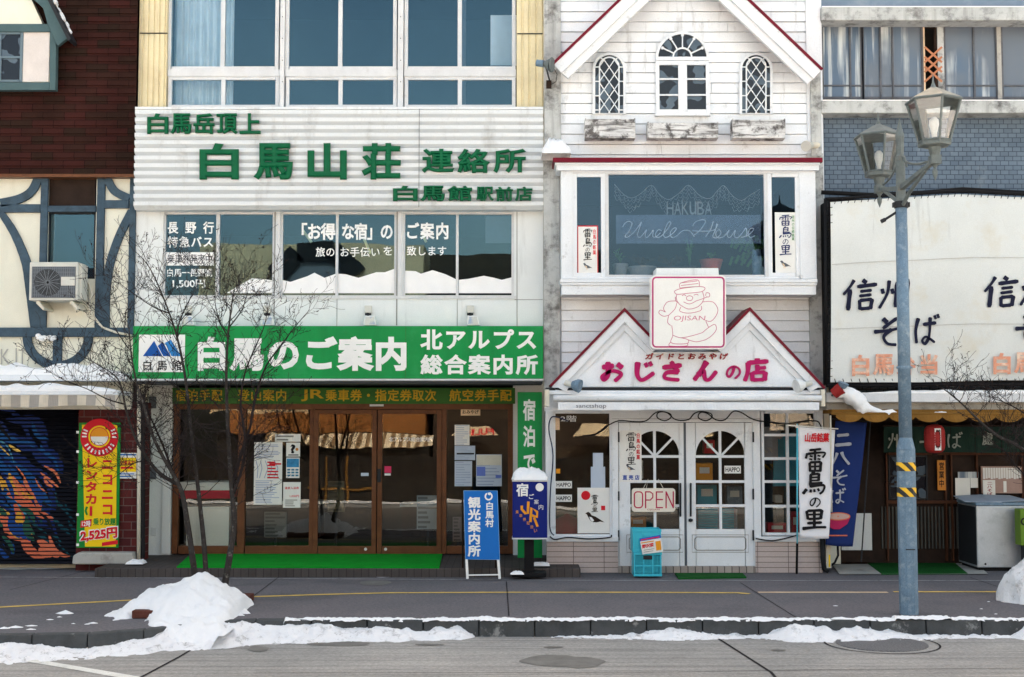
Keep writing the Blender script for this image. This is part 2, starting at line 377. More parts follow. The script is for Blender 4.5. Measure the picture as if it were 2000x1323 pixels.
# ------------------------------------------------------------------ lettering
def glyphs(s, weight=.02, extrude=0.0, shear=0.0):
    c = bpy.data.curves.new('lettering', 'FONT'); c.body = s; c.size = 1.0
    c.bevel_depth = weight; c.bevel_resolution = 0; c.resolution_u = 3; c.extrude = extrude; c.shear = shear
    o = bpy.data.objects.new('lettering', c); COL.objects.link(o)
    dg = bpy.context.evaluated_depsgraph_get()
    me = bpy.data.meshes.new_from_object(o.evaluated_get(dg))
    v = [tuple(q.co) for q in me.vertices]; f = [tuple(p.vertices) for p in me.polygons]
    bpy.data.objects.remove(o); bpy.data.curves.remove(c); bpy.data.meshes.remove(me)
    return v, f
def put(mb, s, x0, y0, x1, y1, Y, weight=.02, thick=.003, shear=0.0, extrude=0.0, slope=0.0, skew=0.0, em=False):
    """letters fitted into a rectangle of the wall at distance Y (their backs lie on Y)"""
    v, f = glyphs(s, weight, extrude, shear)
    if not v: return mb
    a0, a1 = min(q[0] for q in v), max(q[0] for q in v); b0, b1 = min(q[1] for q in v), max(q[1] for q in v)
    d0, d1 = min(q[2] for q in v), max(q[2] for q in v)
    if em and ord(s[0]) > 255: a0, a1, b0, b1 = .05 - weight, .95 + weight, -.085 - weight, .84 + weight
    out = []
    for q in v:
        u = (q[0] - a0) / (a1 - a0 or 1); w = (q[1] - b0) / (b1 - b0 or 1)
        py = y1 + (y0 - y1) * w + slope * (u - .5); px = x0 + (x1 - x0) * u + skew * (w - .5)
        out.append((X(px, py, Y), Y - (thick * (q[2] - d0) / (d1 - d0) if d1 - d0 > 1e-6 else thick), Z(py, Y)))
    return mb.add(out, f)
def put_cells(mb, s, cells, Y, **k):
    for ch, (x0, y0, x1, y1) in zip(s, cells): put(mb, ch, x0, y0, x1, y1, Y, **k)
    return mb
def put_row(mb, s, x0, y0, x1, y1, Y, gap=.12, em=True, **k):      # one cell per character
    n = len(s); w = (x1 - x0) / (n + gap * (n - 1))
    for i, ch in enumerate(s):
        if ch != ' ': put(mb, ch, x0 + i * w * (1 + gap), y0, x0 + i * w * (1 + gap) + w, y1, Y, em=em, **k)
    return mb
def put_col(mb, s, x0, y0, x1, y1, Y, gap=.12, em=True, **k):
    n = len(s); h = (y1 - y0) / (n + gap * (n - 1))
    for i, ch in enumerate(s):
        if ch != ' ': put(mb, ch, x0, y0 + i * h * (1 + gap), x1, y0 + i * h * (1 + gap) + h, Y, em=em, **k)
    return mb
BR = {  # brush written characters: strokes of (across, down) points with a width
 '信': [([(.3,.0),(.2,.2),(.0,.48)],.08),([(.2,.3),(.17,.98)],.1),([(.55,.0),(.68,.1)],.1),([(.4,.22),(1,.14)],.09),([(.5,.37),(.85,.33)],.07),([(.48,.52),(.85,.47)],.07),([(.5,.64),(.53,.96)],.08),([(.5,.66),(.88,.62)],.08),([(.88,.6),(.84,.94)],.09),([(.53,.93),(.84,.9)],.08)],
 '州': [([(.1,.33),(.16,.5)],.09),([(.32,.05),(.28,.5),(.05,1)],.09),([(.42,.33),(.48,.5)],.09),([(.58,.1),(.58,.96)],.1),([(.73,.33),(.8,.5)],.09),([(.92,.0),(.92,1)],.11)],
 'そ': [([(.28,.04),(.45,.2)],.12),([(.78,.02),(.3,.4)],.09),([(0,.52),(.5,.47),(1,.36)],.1),([(.62,.42),(.36,.68),(.5,.93),(.82,.98)],.1)],
 'ば': [([(.14,.08),(.06,.5),(.14,.95)],.11),([(.36,.3),(.95,.24)],.1),([(.66,.05),(.68,.5),(.66,.8)],.1),([(.67,.75),(.52,.96),(.38,.85),(.55,.72),(.95,.92)],.09),([(.84,-.02),(.92,.12)],.08),([(.97,-.06),(1.05,.08)],.08)],
 '雷': [([(.2,.08),(.82,.03)],.09),([(.1,.2),(.02,.44)],.09),([(.08,.24),(.98,.18),(.88,.4)],.09),([(.5,.06),(.5,.52)],.09),([(.22,.32),(.38,.35)],.07),([(.2,.45),(.36,.48)],.07),([(.62,.3),(.78,.33)],.07),([(.62,.44),(.78,.47)],.07),([(.22,.6),(.25,1)],.1),([(.22,.6),(.8,.57)],.09),([(.8,.56),(.76,1)],.11),([(.25,.78),(.78,.76)],.07),([(.24,.96),(.78,.95)],.08),([(.5,.58),(.5,.96)],.08)],
 '鳥': [([(.52,0),(.4,.12)],.1),([(.36,.1),(.33,.64)],.1),([(.35,.14),(.72,.1)],.08),([(.72,.08),(.7,.42)],.1),([(.35,.27),(.7,.25)],.06),([(.35,.4),(.7,.39)],.06),([(.33,.53),(.88,.49)],.08),([(.3,.65),(.92,.6),(.9,.85),(.74,.98)],.1),([(.18,.76),(.0,.98)],.11),([(.36,.78),(.34,.92)],.09),([(.5,.77),(.53,.9)],.08),([(.66,.74),(.73,.86)],.08)],
 'の': [([(.58,.12),(.48,.55),(.26,.86),(.1,.66),(.22,.3),(.56,.1),(.9,.3),(.92,.65),(.62,1)],.11)],
 '里': [([(.18,.05),(.24,.52)],.11),([(.2,.06),(.82,.02)],.1),([(.82,.0),(.76,.5)],.12),([(.22,.26),(.78,.24)],.07),([(.24,.49),(.76,.46)],.09),([(.5,.04),(.5,.94)],.11),([(.2,.71),(.82,.67)],.1),([(0,1),(.5,.93),(1,.92)],.12)],
 '二': [([(.12,.2),(.85,.12)],.16),([(0,.92),(1,.82)],.18)],
 '八': [([(.3,.1),(.2,.5),(0,.98)],.15),([(.55,.04),(.68,.45),(1,.98)],.17)],
 'お': [([(.02,.3),(.58,.22)],.15),([(.3,.02),(.3,.66),(.12,.92),(.04,.74),(.5,.48),(.92,.64),(.6,1)],.15),([(.72,.12),(.98,.34)],.16)],
 'じ': [([(.2,.03),(.17,.68),(.42,.96),(1,.58)],.17),([(.55,.08),(.66,.3)],.12),([(.76,.02),(.88,.24)],.12)],
 'さ': [([(.02,.32),(.95,.2)],.15),([(.42,0),(.8,.58)],.14),([(.8,.54),(.24,.58),(.16,.86),(.84,.96)],.15)],
 'ん': [([(.58,0),(.34,.45),(.02,.98)],.17),([(.18,.72),(.42,.48),(.5,.9),(.7,.92),(1,.5)],.15)],
 '店': [([(.52,0),(.52,.14)],.14),([(.1,.2),(.98,.13)],.12),([(.15,.18),(.12,.6),(0,1)],.14),([(.52,.28),(.52,.62)],.12),([(.52,.44),(.88,.4)],.1),([(.3,.6),(.33,1)],.12),([(.3,.64),(.86,.6)],.1),([(.86,.58),(.82,.98)],.13),([(.32,.94),(.82,.92)],.1)],
}
def crom(pts, n=7):
    if len(pts) == 2: return [(pts[0][0] + (pts[1][0] - pts[0][0]) * k / n, pts[0][1] + (pts[1][1] - pts[0][1]) * k / n) for k in range(n + 1)]
    o = []
    q = [pts[0]] + list(pts) + [pts[-1]]
    for i in range(1, len(q) - 2):
        for k in range(n):
            t = k / n
            o.append(tuple(.5 * (2 * q[i][j] + (q[i+1][j] - q[i-1][j]) * t + (2*q[i-1][j] - 5*q[i][j] + 4*q[i+1][j] - q[i+2][j]) * t*t + (3*q[i][j] - q[i-1][j] - 3*q[i+1][j] + q[i+2][j]) * t**3) for j in (0, 1)))
    o.append(pts[-1]); return o
def brush(mb, ch, x0, y0, x1, y1, Y, fat=1.0, thick=.003, lean=0.0):
    for i, (pts, w) in enumerate(BR[ch]):
        c = crom(pts); n = len(c); s = (y1 - y0 + x1 - x0) / 2
        pp = [(x0 + u * (x1 - x0) + lean * (.5 - v), y0 + v * (y1 - y0)) for u, v in c]
        ws = [max(.25, (1.18 - .5 * sin(pi * min(1, k / (n - 1))) ** 1 * .5 - .35 * (k / (n - 1)) * (len(pts) > 2)) * (.55 if k in (0, n - 1) else 1)) * w * s * fat for k in range(n)]
        mb.band(pp, ws, Y - thick - .0003 * i, thick)
    return mb

# ------------------------------------------------------------------ the setting
F, G, SH = 17.9, 18.9, 17.7            # distance of the front walls, of the recessed doors and of the white shop
ROADZ = -0.16
KERB = [(-900,12.2),(-300,12.3),(0,12.5),(100,12.55),(200,12.6),(300,12.85),(400,13.3),(500,13.45),(2000,13.45),(2900,13.45)]
def kerbY(px):
    for (a, ya), (b, yb) in zip(KERB, KERB[1:]):
        if a <= px <= b: return ya + (yb - ya) * (px - a) / (b - a)
    return KERB[0][1] if px < KERB[0][0] else KERB[-1][1]
def kx(px): return (px - CX) / FPX * kerbY(px)
k = NT('old road concrete')
c = k.mix(k.ramp(k.noise(.55, 6, .65), [(.35, g1(0)), (.7, g1(1))]), S(148, 147, 144), S(172, 169, 164))
c = k.mix(k.mth('MULTIPLY', k.ramp(k.noise(1.0, 6, .7, k.coord((.4, 11, 1))), [(.45, g1(0)), (.66, g1(1))]), .6), c, S(112, 111, 110))
c = k.mix(k.mth('MULTIPLY', k.ramp(k.noise(1.6, 4, .6), [(.6, g1(0)), (.72, g1(1))]), .35), c, S(118, 116, 114))
c = k.mix(1.0, c, k.ramp(k.noise(26, 6, .85), [(.3, g1(.55)), (.66, g1(1.14))]), 'MULTIPLY')
k.l(c, k.b.inputs['Base Color']); k.b.inputs['Roughness'].default_value = .9; k.b.inputs['Specular IOR Level'].default_value = .15; k.bump(k.noise(90, 4, .7), .5, .006); M['road'] = k.m
k = NT('dark asphalt')
c = k.mix(k.ramp(k.noise(.7, 6, .7), [(.35, g1(0)), (.65, g1(1))]), S(102, 101, 104), S(114, 109, 112))
c = k.mix(k.mth('MULTIPLY', k.ramp(k.noise(.5, 3, .6, k.coord((1, 1.6, 1))), [(.58, g1(0)), (.66, g1(1))]), .35), c, S(78, 78, 82))
c = k.mix(1.0, c, k.ramp(k.noise(28, 6, .85), [(.3, g1(.5)), (.66, g1(1.28))]), 'MULTIPLY')
k.l(c, k.b.inputs['Base Color']); k.b.inputs['Roughness'].default_value = .88; k.b.inputs['Specular IOR Level'].default_value = .15; k.bump(k.noise(110, 4, .7), .6, .006); M['asphalt'] = k.m
M['kerb'] = mat('dark kerb stone', (78, 80, 81), .85, var=.25, vscale=5, stain=((150, 150, 148), .8, 2.6, .6, .66), bump=.6, bscale=60)
M['wet'] = mat('damp asphalt', (80, 78, 80), .5, var=.2, vscale=3, grain=.35)
M['wetroad'] = mat('dark road patch', (118, 116, 112), .7, var=.2, vscale=6, grain=.2)
M['joint'] = flat('joint filler', (40, 38, 40), .9)
M['tact'] = mat('yellow guide blocks', (224, 190, 104), .8, var=.18, vscale=6, grain=.25, stain=((120, 104, 70), .6, 7, .55, .7))
M['tact_pale'] = mat('pale guide blocks', (226, 198, 164), .8, var=.15, vscale=6, grain=.25)
M['line'] = mat('worn road paint', (222, 222, 216), .8, var=.15, vscale=6, grain=.25, stain=((120, 118, 112), .7, 12, .55, .7))
M['line_thin'] = mat('faint white line', (186, 184, 186), .8, var=.2, vscale=8, stain=((90, 86, 88), .8, 5, .5, .65))

m = MB(); m.quad((-60, -40, ROADZ), (60, -40, ROADZ), (60, 20, ROADZ), (-60, 20, ROADZ))
tag(obj('road', m, M['road'], loc=(0, 0, ROADZ)), 'pale worn concrete road in front of the kerb', None, None, 'structure')
m = MB()                                        # pavement: one sheet behind the kerb
ks = [-900,-600,-300,-150,0,50,100,150,200,250,300,350,400,450,500,900,1400,2000,2900]
for a, b in zip(ks, ks[1:]):
    m.quad((kx(a), kerbY(a) + .14, 0), (kx(b), kerbY(b) + .14, 0), (kx(b) * 1.4, 26, 0), (kx(a) * 1.4, 26, 0))
tag(obj('pavement', m, M['asphalt'], loc=(0, 13, 0)), 'dark asphalt pavement along the shops', None, None, 'structure')
m = MB(); px = -900.0
while px < 2900:                                # kerb stones with open joints
    q = px + 108; g_ = 1.0
    a, b = px + g_, q - g_
    A, B = (kx(a), kerbY(a)), (kx(b), kerbY(b))
    j = R.uniform(-.006, .006)
    v = [(A[0],A[1]+j,ROADZ-.1),(B[0],B[1]+j,ROADZ-.1),(B[0],B[1]+.15,ROADZ-.1),(A[0],A[1]+.15,ROADZ-.1),(A[0],A[1]+.02+j,.012),(B[0],B[1]+.02+j,.012),(B[0],B[1]+.15,.012),(A[0],A[1]+.15,.012)]
    m.add(v, [(0,3,2,1),(4,5,6,7),(0,1,5,4),(1,2,6,5),(2,3,7,6),(3,0,4,7)]); px = q
tag(obj('kerb', m, M['kerb'], loc=(0, 13.4, ROADZ), bevel=.012), 'dark stone kerb between pavement and road', None, None, 'structure')
def strip(pts, w, z, jit=0.0):                  # flat marking through ground pixels, w metres wide
    mb = MB(); P_ = []
    for (a, b) in zip(pts, pts[1:]):
        n = max(2, int(hypot(b[0] - a[0], b[1] - a[1]) / 18))
        P_ += [gp(a[0] + (b[0] - a[0]) * i / n, a[1] + (b[1] - a[1]) * i / n, z) for i in range(n)]
    P_.append(gp(*pts[-1], z)); vs = []
    for i, p in enumerate(P_):
        t = (P_[min(i + 1, len(P_) - 1)] - P_[max(i - 1, 0)]).normalized(); nn = Vector((-t.y, t.x, 0))
        ww = w * (1 + R.uniform(-jit, jit)) / 2
        vs += [p - nn * ww, p + nn * ww]
    return mb.add(vs, [(2*i, 2*i+2, 2*i+3, 2*i+1) for i in range(len(P_) - 1)])
def marking(name, mb, m_, label): tag(obj(name, mb, m_, loc=(0, 14, 0)), label, None, None, 'structure')
marking('guide_line', strip([(-300,1212),(0,1186),(150,1178),(300,1170),(480,1166),(640,1161),(760,1158),(1000,1157),(1250,1157),(1440,1158),(1464,1160)], .085, .004, .12), M['tact'], 'yellow tactile guide line on the pavement')
marking('guide_line', strip([(1481,1157),(1600,1157),(1734,1157)], .1, .004, .03), M['tact_pale'], 'pale beige stretch of the tactile guide line')
marking('guide_line', strip([(1745,1156),(1900,1156),(2400,1156)], .085, .004, .12), M['tact'], 'yellow tactile guide line behind the lamp post')
marking('white_line', strip([(-200,1126),(300,1129),(700,1131),(1200,1134),(1500,1134),(1800,1134),(2300,1134)], .03, .004, .2), M['line_thin'], 'thin faded white line on the pavement')
for pts in ([(553,1121),(470,1183)], [(989,1136),(994,1203)], [(1446,1138),(1556,1207)], [(180,1112),(20,1152)], [(1895,1128),(1960,1150)]):
    marking('pavement_joint', strip(pts, .012, .004), M['joint'], 'dark joint across the pavement')
for pts in ([(372,1270),(352,1282),(262,1330)], [(1393,1241),(1506,1313),(1520,1330)], ):
    marking('road_joint', strip(pts, .028, ROADZ + .004), M['joint'], 'dark joint across the road')
for a, b in ((1316, 1296), ):
    marking('road_joint', strip([(500,a-3),(900,a-2),(1300,a-3),(1600,a-8),(2100,a-12)], .01, ROADZ + .004), M['joint'], 'hairline joint along the road')
marking('white_line', strip([(-100,1262),(20,1283),(255,1323),(330,1336)], .12, ROADZ + .004, .06), M['line'], 'white painted bay line on the road')
def blot(cx, cy, rx, ry_, z, seed, tail=0.0):
    mb = MB(); n = 40; vs = []
    for i in range(n):
        a = 2 * pi * i / n; r_ = 1 + .28 * noise.noise(Vector((cos(a) * 1.3, sin(a) * 1.3, seed)))
        px = cx + rx * cos(a) * r_ * (1 + (tail if cos(a) > 0 else 0)); py = cy + ry_ * sin(a) * r_ + (tail * ry_ * .6 if cos(a) > .3 else 0)
        vs.append(gp(px, py, z))
    return mb.add(vs, [tuple(range(n - 1, -1, -1))])
for i, (cx, cy, rx, ry_, t) in enumerate(((1090,1290,70,11,.5),(660,1257,66,5,0),(505,1268,22,5,0),(1080,1264,18,1.8,0),(840,1259,26,1.6,0),(1520,1270,14,1.6,0))):
    marking('road_patch', blot(cx, cy, rx, ry_, ROADZ + .004 + .0004 * i, i * 3.1, t), M['wetroad'], 'damp dark patch on the road')
marking('pavement_patch', blot(730, 1138, 30, 5, .0045, 4.4), M['wetroad'], 'dark round patch on the pavement')
marking('pavement_patch', blot(748, 1126, 18, 2.4, .0046, 9.4), M['line_thin'], 'pale round lid on the pavement')
# manhole
t = thing('manhole_cover', 'round iron manhole cover set in the road', 'manhole cover', gp(1722, 1258, ROADZ))
c0 = gp(1722, 1258, ROADZ); k = NT('iron lid'); k.l(k.mix(1.0, S(104, 104, 106), k.ramp(k.noise(60, 2), [(.4, g1(.5)), (.6, g1(1.1))]), 'MULTIPLY'), k.b.inputs['Base Color'])
k.b.inputs['Roughness'].default_value = .6; k.bump(k.noise(60, 2), .8, .01); M['lid'] = k.m
m = MB(); m.lathe((c0.x, c0.y, ROADZ), [(.45, 0), (.45, .007), (.40, .009)], 40); obj('lid', m, M['lid'], t)
m = MB()
for i in range(48):
    a, b = 2 * pi * i / 48, 2 * pi * (i + 1) / 48
    m.quad(*[(c0.x + r_ * cos(w_), c0.y + r_ * sin(w_), ROADZ + .005) for r_, w_ in ((.55, a), (.57, a), (.57, b), (.55, b))])
obj('rim', m, M['joint'], t)

# ------------------------------------------------------------------ windows
def window(parent, x0, y0, x1, y1, Y, fr=6, vs=(), hs=(), bar=5, d=.06, fm='alu', gm='glass_b', rec=.03, label=None):
    m = MB()
    m.pb(x0, y0, x0 + fr, y1, Y, d); m.pb(x1 - fr, y0, x1, y1, Y, d); m.pb(x0 + fr, y0, x1 - fr, y0 + fr, Y, d); m.pb(x0 + fr, y1 - fr, x1 - fr, y1, Y, d)
    xs = [x0 + fr] + list(vs) + [x1 - fr]; ys = [y0 + fr] + list(hs) + [y1 - fr]
    for v in vs: m.pb(v - bar / 2, y0 + fr, v + bar / 2, y1 - fr, Y + .004, d - .01)
    for h in hs:
        for a, b in zip(xs, xs[1:]): m.pb(a + (bar / 2 if a in vs else 0), h - bar / 2, b - (bar / 2 if b in vs else 0), h + bar / 2, Y + .007, d - .02)
    w = obj('window', m, M[fm], parent)
    if label: w['label'] = label
    for a, b in zip(xs, xs[1:]):
        for c_, e in zip(ys, ys[1:]):
            q = MB().pb(a - 1, c_ - 1, b + 1, e + 1, Y + rec, .006); obj('pane', q, M[gm], w)
    return w
def room(parent, x0, x1, z0, z1, y0, d, m_='dark'):
    m = MB()
    m.quad((x0,y0+d,z0),(x1,y0+d,z0),(x1,y0+d,z1),(x0,y0+d,z1)); m.quad((x0,y0,z0),(x0,y0+d,z0),(x0,y0+d,z1),(x0,y0,z1))
    m.quad((x1,y0,z0),(x1,y0,z1),(x1,y0+d,z1),(x1,y0+d,z0)); m.quad((x0,y0,z0),(x1,y0,z0),(x1,y0+d,z0),(x0,y0+d,z0)); m.quad((x0,y0,z1),(x0,y0+d,z1),(x1,y0+d,z1),(x1,y0,z1))
    return obj('interior', m, M[m_], parent)
def clapboards(parent, x0, x1, z0, z1, Y, step, holes=(), m_='clap', name='clapboard', lap=.016):
    m = MB(); z = z0; gp_ = .009
    while z < z1 - .01:
        zt = min(z + step - gp_, z1); segs = [(x0, x1)]
        for h in holes:
            if h[2] < (z + zt) / 2 < h[3]:
                segs = [s for a, b in segs for s in ((a, min(b, h[0])), (max(a, h[1]), b)) if s[1] - s[0] > .01]
        cut = []
        for a, b in segs:                       # butt joints in the longer boards
            if b - a > 1.2 and R.random() < .7: q_ = a + (b - a) * R.uniform(.2, .8); cut += [(a, q_ - .002), (q_ + .002, b)]
            else: cut.append((a, b))
        segs = cut
        for a, b in segs:
            l = lap * R.uniform(.8, 1.4); dz = R.uniform(-.002, .002)
            m.quad((a, Y - l, z + dz), (b, Y - l, z - dz), (b, Y - .001, zt), (a, Y - .001, zt))
            m.quad((a, Y - l, z + dz), (a, Y + .028, z + dz), (b, Y + .028, z - dz), (b, Y - l, z - dz)); m.quad((a, Y - .001, zt), (b, Y - .001, zt), (b, Y + .028, zt), (a, Y + .028, zt))
            m.quad((a, Y - l, z + dz), (a, Y - .001, zt + .004), (a, Y + .05, zt), (a, Y + .05, z)); m.quad((b, Y - l, z - dz), (b, Y + .05, z), (b, Y + .05, zt), (b, Y - .001, zt + .004))
        z += step
    return obj(name, m, M[m_], parent)

# ================================================================== left: brown half-timbered building
def xF(px, py=600, Y=F): return X(px, py, Y)
bl = thing('timbered_building', 'half-timbered building with brown shingles, dormer and painted roller shutter', 'building', (-9, F, 0))
LX0 = -13.0; LXR = xF(263, 500)
m = MB(); z = Z(340, F - .12)
while z < 11.0:
    m.quad((LX0, F-.135, z), (xF(270, 200), F-.135, z), (xF(270, 200), F-.11, z+.118), (LX0, F-.11, z+.118))
    m.quad((LX0, F-.135, z), (LX0, F-.1, z), (xF(270, 200), F-.1, z), (xF(270, 200), F-.135, z)); m.quad((xF(270,200),F-.135,z),(xF(270,200),F+.3,z),(xF(270,200),F+.3,z+.118),(xF(270,200),F-.11,z+.118))
    z += .1145
m.box(LX0, xF(270, 200), F - .1, F + 8, Z(340, F - .12) - .005, 11.0)
obj('roof', m, M['shingle'], bl)
m = MB(); m.pb(-800, 340, 265, 346, F - .15, .2); obj('eaves_board', m, M['brown'], bl)
wl = hole(92, 342, 187, 545, F); 
m = MB(); m.wall(LX0, LXR, Z(800, F), Z(340, F), F, .35, [wl]); obj('wall', m, M['stucco'], bl)
m = MB(); m.box(LX0, LXR - .02, F + .35, F + 8, 0, Z(341, F)); obj('rear_wall', m, M['stucco'], bl)
obj('interior', MB().box(wl[0] - .01, wl[1] + .01, F + .3, F + .34, wl[2] - .01, wl[3] + .01), M['navy_room'], bl)
T = F - .045
def timber(name, mb): obj(name, mb, M['timber'], bl, bevel=.006)
timber('post', MB().pb(78, 346, 92, 512, T, .05)); timber('post', MB().pb(187, 346, 202, 640, T, .05)); timber('post', MB().pb(251, 346, 263, 640, T, .05)); timber('post', MB().pb(62, 590, 90, 640, T, .05))
timber('beam', MB().pb(-800, 399, 78, 415, T, .05)); timber('beam', MB().pb(202, 391, 251, 407, T, .05)); timber('beam', MB().pb(92, 402, 187, 414, T + .01, .05))
timber('beam', MB().pb(-800, 640, 263, 658, T - .02, .08))
timber('brace', MB().band(crom([(76,342),(62,372),(38,388),(0,397)]), 17, T, .045)); timber('brace', MB().band(crom([(206,342),(222,372),(252,388)]), 16, T, .045))
timber('brace', MB().band(crom([(0,414),(28,458),(50,512),(60,560),(72,640)]), [13,13,13,14,14,15,15,15,16,16,16,17,17,18,18,19,20,20,21,22,22,23,24,24,25,25,26,26,26], T + .004, .045))
timber('brace', MB().band(crom([(257,412),(232,462),(213,520),(206,580),(205,640)]), 16, T + .004, .045))
w = window(bl, 93, 415, 186, 545, F + .06, 3, fm='iron', gm='glass_b')
obj('shutter_panel', MB().pb(93, 344, 186, 402, F + .05, .03), M['wood'], bl)
# fascia with round timber emblem
m = MB().band([(112 + 60 * cos(a), 658 + 56 * sin(a)) for a in [pi * i / 24 for i in range(25)]], 17, T, .045); obj('emblem', m, M['timber'], bl, bevel=.004)
obj('emblem', MB().pb(103, 658, 120, 708, T + .003, .045), M['timber'], bl)
m = MB(); put(m, 'K', 2, 682, 20, 712, F, weight=.0, thick=.012); put(m, 'I', 31, 680, 33.5, 712, F, weight=0, thick=.012); put(m, 'I', 43, 680, 45.5, 712, F, weight=0, thick=.012); obj('lettering', m, M['conc_l'], bl)
# canopy ledge, pier, roller shutter
obj('canopy', MB().pb(-800, 731, 246, 744, F - .5, .55), M['trim'], bl, bevel=.01)
m = MB().wall(xF(150, 940), xF(272, 940), 0, Z(786, F), F + .02, .5); obj('brick_pier', m, M['brick'], bl)
obj('header', MB().pb(-800, 744, 263, 800, F + .05, .3), M['dark'], bl)
m = MB(); x0, x1 = LX0, xF(150, 940); z = .08
while z < Z(792, F):
    m.quad((x0, F+.1, z), (x1, F+.1, z), (x1, F+.07, z+.012), (x0, F+.07, z+.012)); m.quad((x0, F+.07, z+.012), (x1, F+.07, z+.012), (x1, F+.1, z+.055), (x0, F+.1, z+.055)); z += .055
rs = obj('roller_shutter', m, mat('dark shutter paint', (14, 15, 24), .5, var=.3), bl)
rm = random.Random(3)
def strokes(n, col, x0, y0, x1, y1, ang, ln, wd, lay):
    m = MB()
    for i in range(n):
        cx, cy = rm.uniform(x0, x1), rm.uniform(y0, y1); a = radians(ang + rm.uniform(-16, 16)); l_ = ln * rm.uniform(.5, 1.2); bend = rm.uniform(-.25, .25) * l_
        p_ = [(cx - cos(a) * l_ / 2, cy - sin(a) * l_ / 2), (cx + sin(a) * bend, cy - cos(a) * bend), (cx + cos(a) * l_ / 2, cy + sin(a) * l_ / 2)]
        c_ = crom(p_, 8); w_ = wd * rm.uniform(.5, 1.3)
        c_ = [(min(x, 146), min(max(y, 800), 1086)) for x, y in c_]
        m.band(c_, [max(.6, w_ * sin(pi * (k_ + .6) / (len(c_) + .2)) ** .7) for k_ in range(len(c_))], F + .0845 - lay * .0007 - i * .00001, .0005)
    return obj('paint', m, flat('shutter paint', col, .5), rs)
strokes(80, (16, 40, 98), -300, 815, 112, 1010, 40, 105, 17, 0); strokes(60, (18, 76, 134), -300, 825, 98, 1000, 43, 85, 9, 1); strokes(26, (74, 138, 166), -300, 850, 64, 990, 44, 62, 5, 2); strokes(22, (10, 11, 20), -300, 810, 140, 1000, 40, 90, 6, 3)
strokes(18, (16, 70, 84), 60, 930, 145, 1080, 50, 50, 5, 1); strokes(46, (206, 104, 74), -300, 960, 74, 1086, 52, 76, 18, 4); strokes(34, (212, 156, 56), -300, 905, 52, 1080, 47, 66, 15, 5); strokes(24, (20, 62, 126), -300, 950, 74, 1080, 60, 46, 12, 6)
strokes(20, (32, 78, 64), -300, 980, 68, 1080, 55, 38, 9, 7); strokes(20, (12, 13, 20), -300, 940, 95, 1086, 42, 60, 6, 8); strokes(7, (206, 108, 78), 84, 1062, 122, 1082, 34, 54, 11, 9); strokes(12, (212, 116, 80), 28, 920, 104, 970, 52, 40, 5, 9); strokes(18, (218, 178, 88), -300, 860, 30, 1010, 42, 54, 5, 9)
# dormer window
D = F - .3; dz = MB(); hy = .2
dm = obj('dormer', MB().pp([(-97,62),(97,62),(97,174),(-97,174)], D + .05, hy), M['stucco'], bl)
obj('gable', MB().pp([(-84,50),(84,50),(66,10),(0,-150),(-66,10)], D + .045, .2), M['stucco'], dm)
for s in (1, -1):
    fx = lambda pts: [(s * x, y) for x, y in pts]
    obj('barge_board', MB().pp(fx([(0,-186),(0,-120),(62,-4),(84,16),(92,45),(112,90),(133,74),(94,0)]), D - .05, .07), M['dormer'], dm, bevel=.006)
    obj('casing', MB().pp(fx([(97,61),(110,61),(108,176),(97,176)]), D, .1), M['dormer'], dm, bevel=.004)
    obj('roof_slope', MB().pp(fx([(0,-196),(138,76),(133,80),(0,-186)]), D - .1, .38), M['iron'], dm)
obj('casing', MB().pb(-97, 161, 97, 176, D - .004, .1), M['dormer'], dm, bevel=.004); obj('casing', MB().pb(-100, 47, 100, 62, D - .008, .12), M['dormer'], dm, bevel=.004)
for s in (0, 1):
    obj('shutter', MB().pb(*((45, 63, 96, 160) if s else (-96, 63, -45, 160)), D + .03, .03), mat('pale shutter', (210, 203, 199), .7, var=.08), dm)
m = MB()
for q in ((-44,62,-39,160),(39,62,44,160),(-39,62,39,67),(-39,156,39,160),(-39,110,39,114),(-2,67,2,110),(-2,114,2,156)): m.pb(*q, D + .02, .04)
obj('window_frame', m, mat('grey blue frame', (104, 122, 132), .6), dm); obj('pane', MB().pb(-39, 66, 39, 157, D + .04, .006), M['pane_dark'], dm)
# base stone, pipes
solo('base_stone', MB().pp([(140,1103),(142,1086),(152,1080),(258,1080),(263,1103)], F - .18, .3), M['conc_l'], 'rough grey concrete base stone under the brick pier', 'stone', bevel=.02)
m = MB().tube([pt(271, 752, F-.05), pt(271.5, 900, F-.05), pt(271, 1094, F-.05)], .026, 10)
solo('drain_pipe', m, M['pvc'], 'ivory drain pipe running down beside the brick pier', 'pipe', smooth=True)
m = MB().tube([pt(279, 770, F-.02), pt(279, 1090, F-.02)], .03, 10)
for y in (775, 860, 960, 1030): m.lathe(pt(279, y, F-.02), [(.036, 0), (.036, .03)], 10)
solo('drain_pipe', m, M['blackpipe'], 'black drain pipe between the brick pier and the white wall', 'pipe', smooth=False)
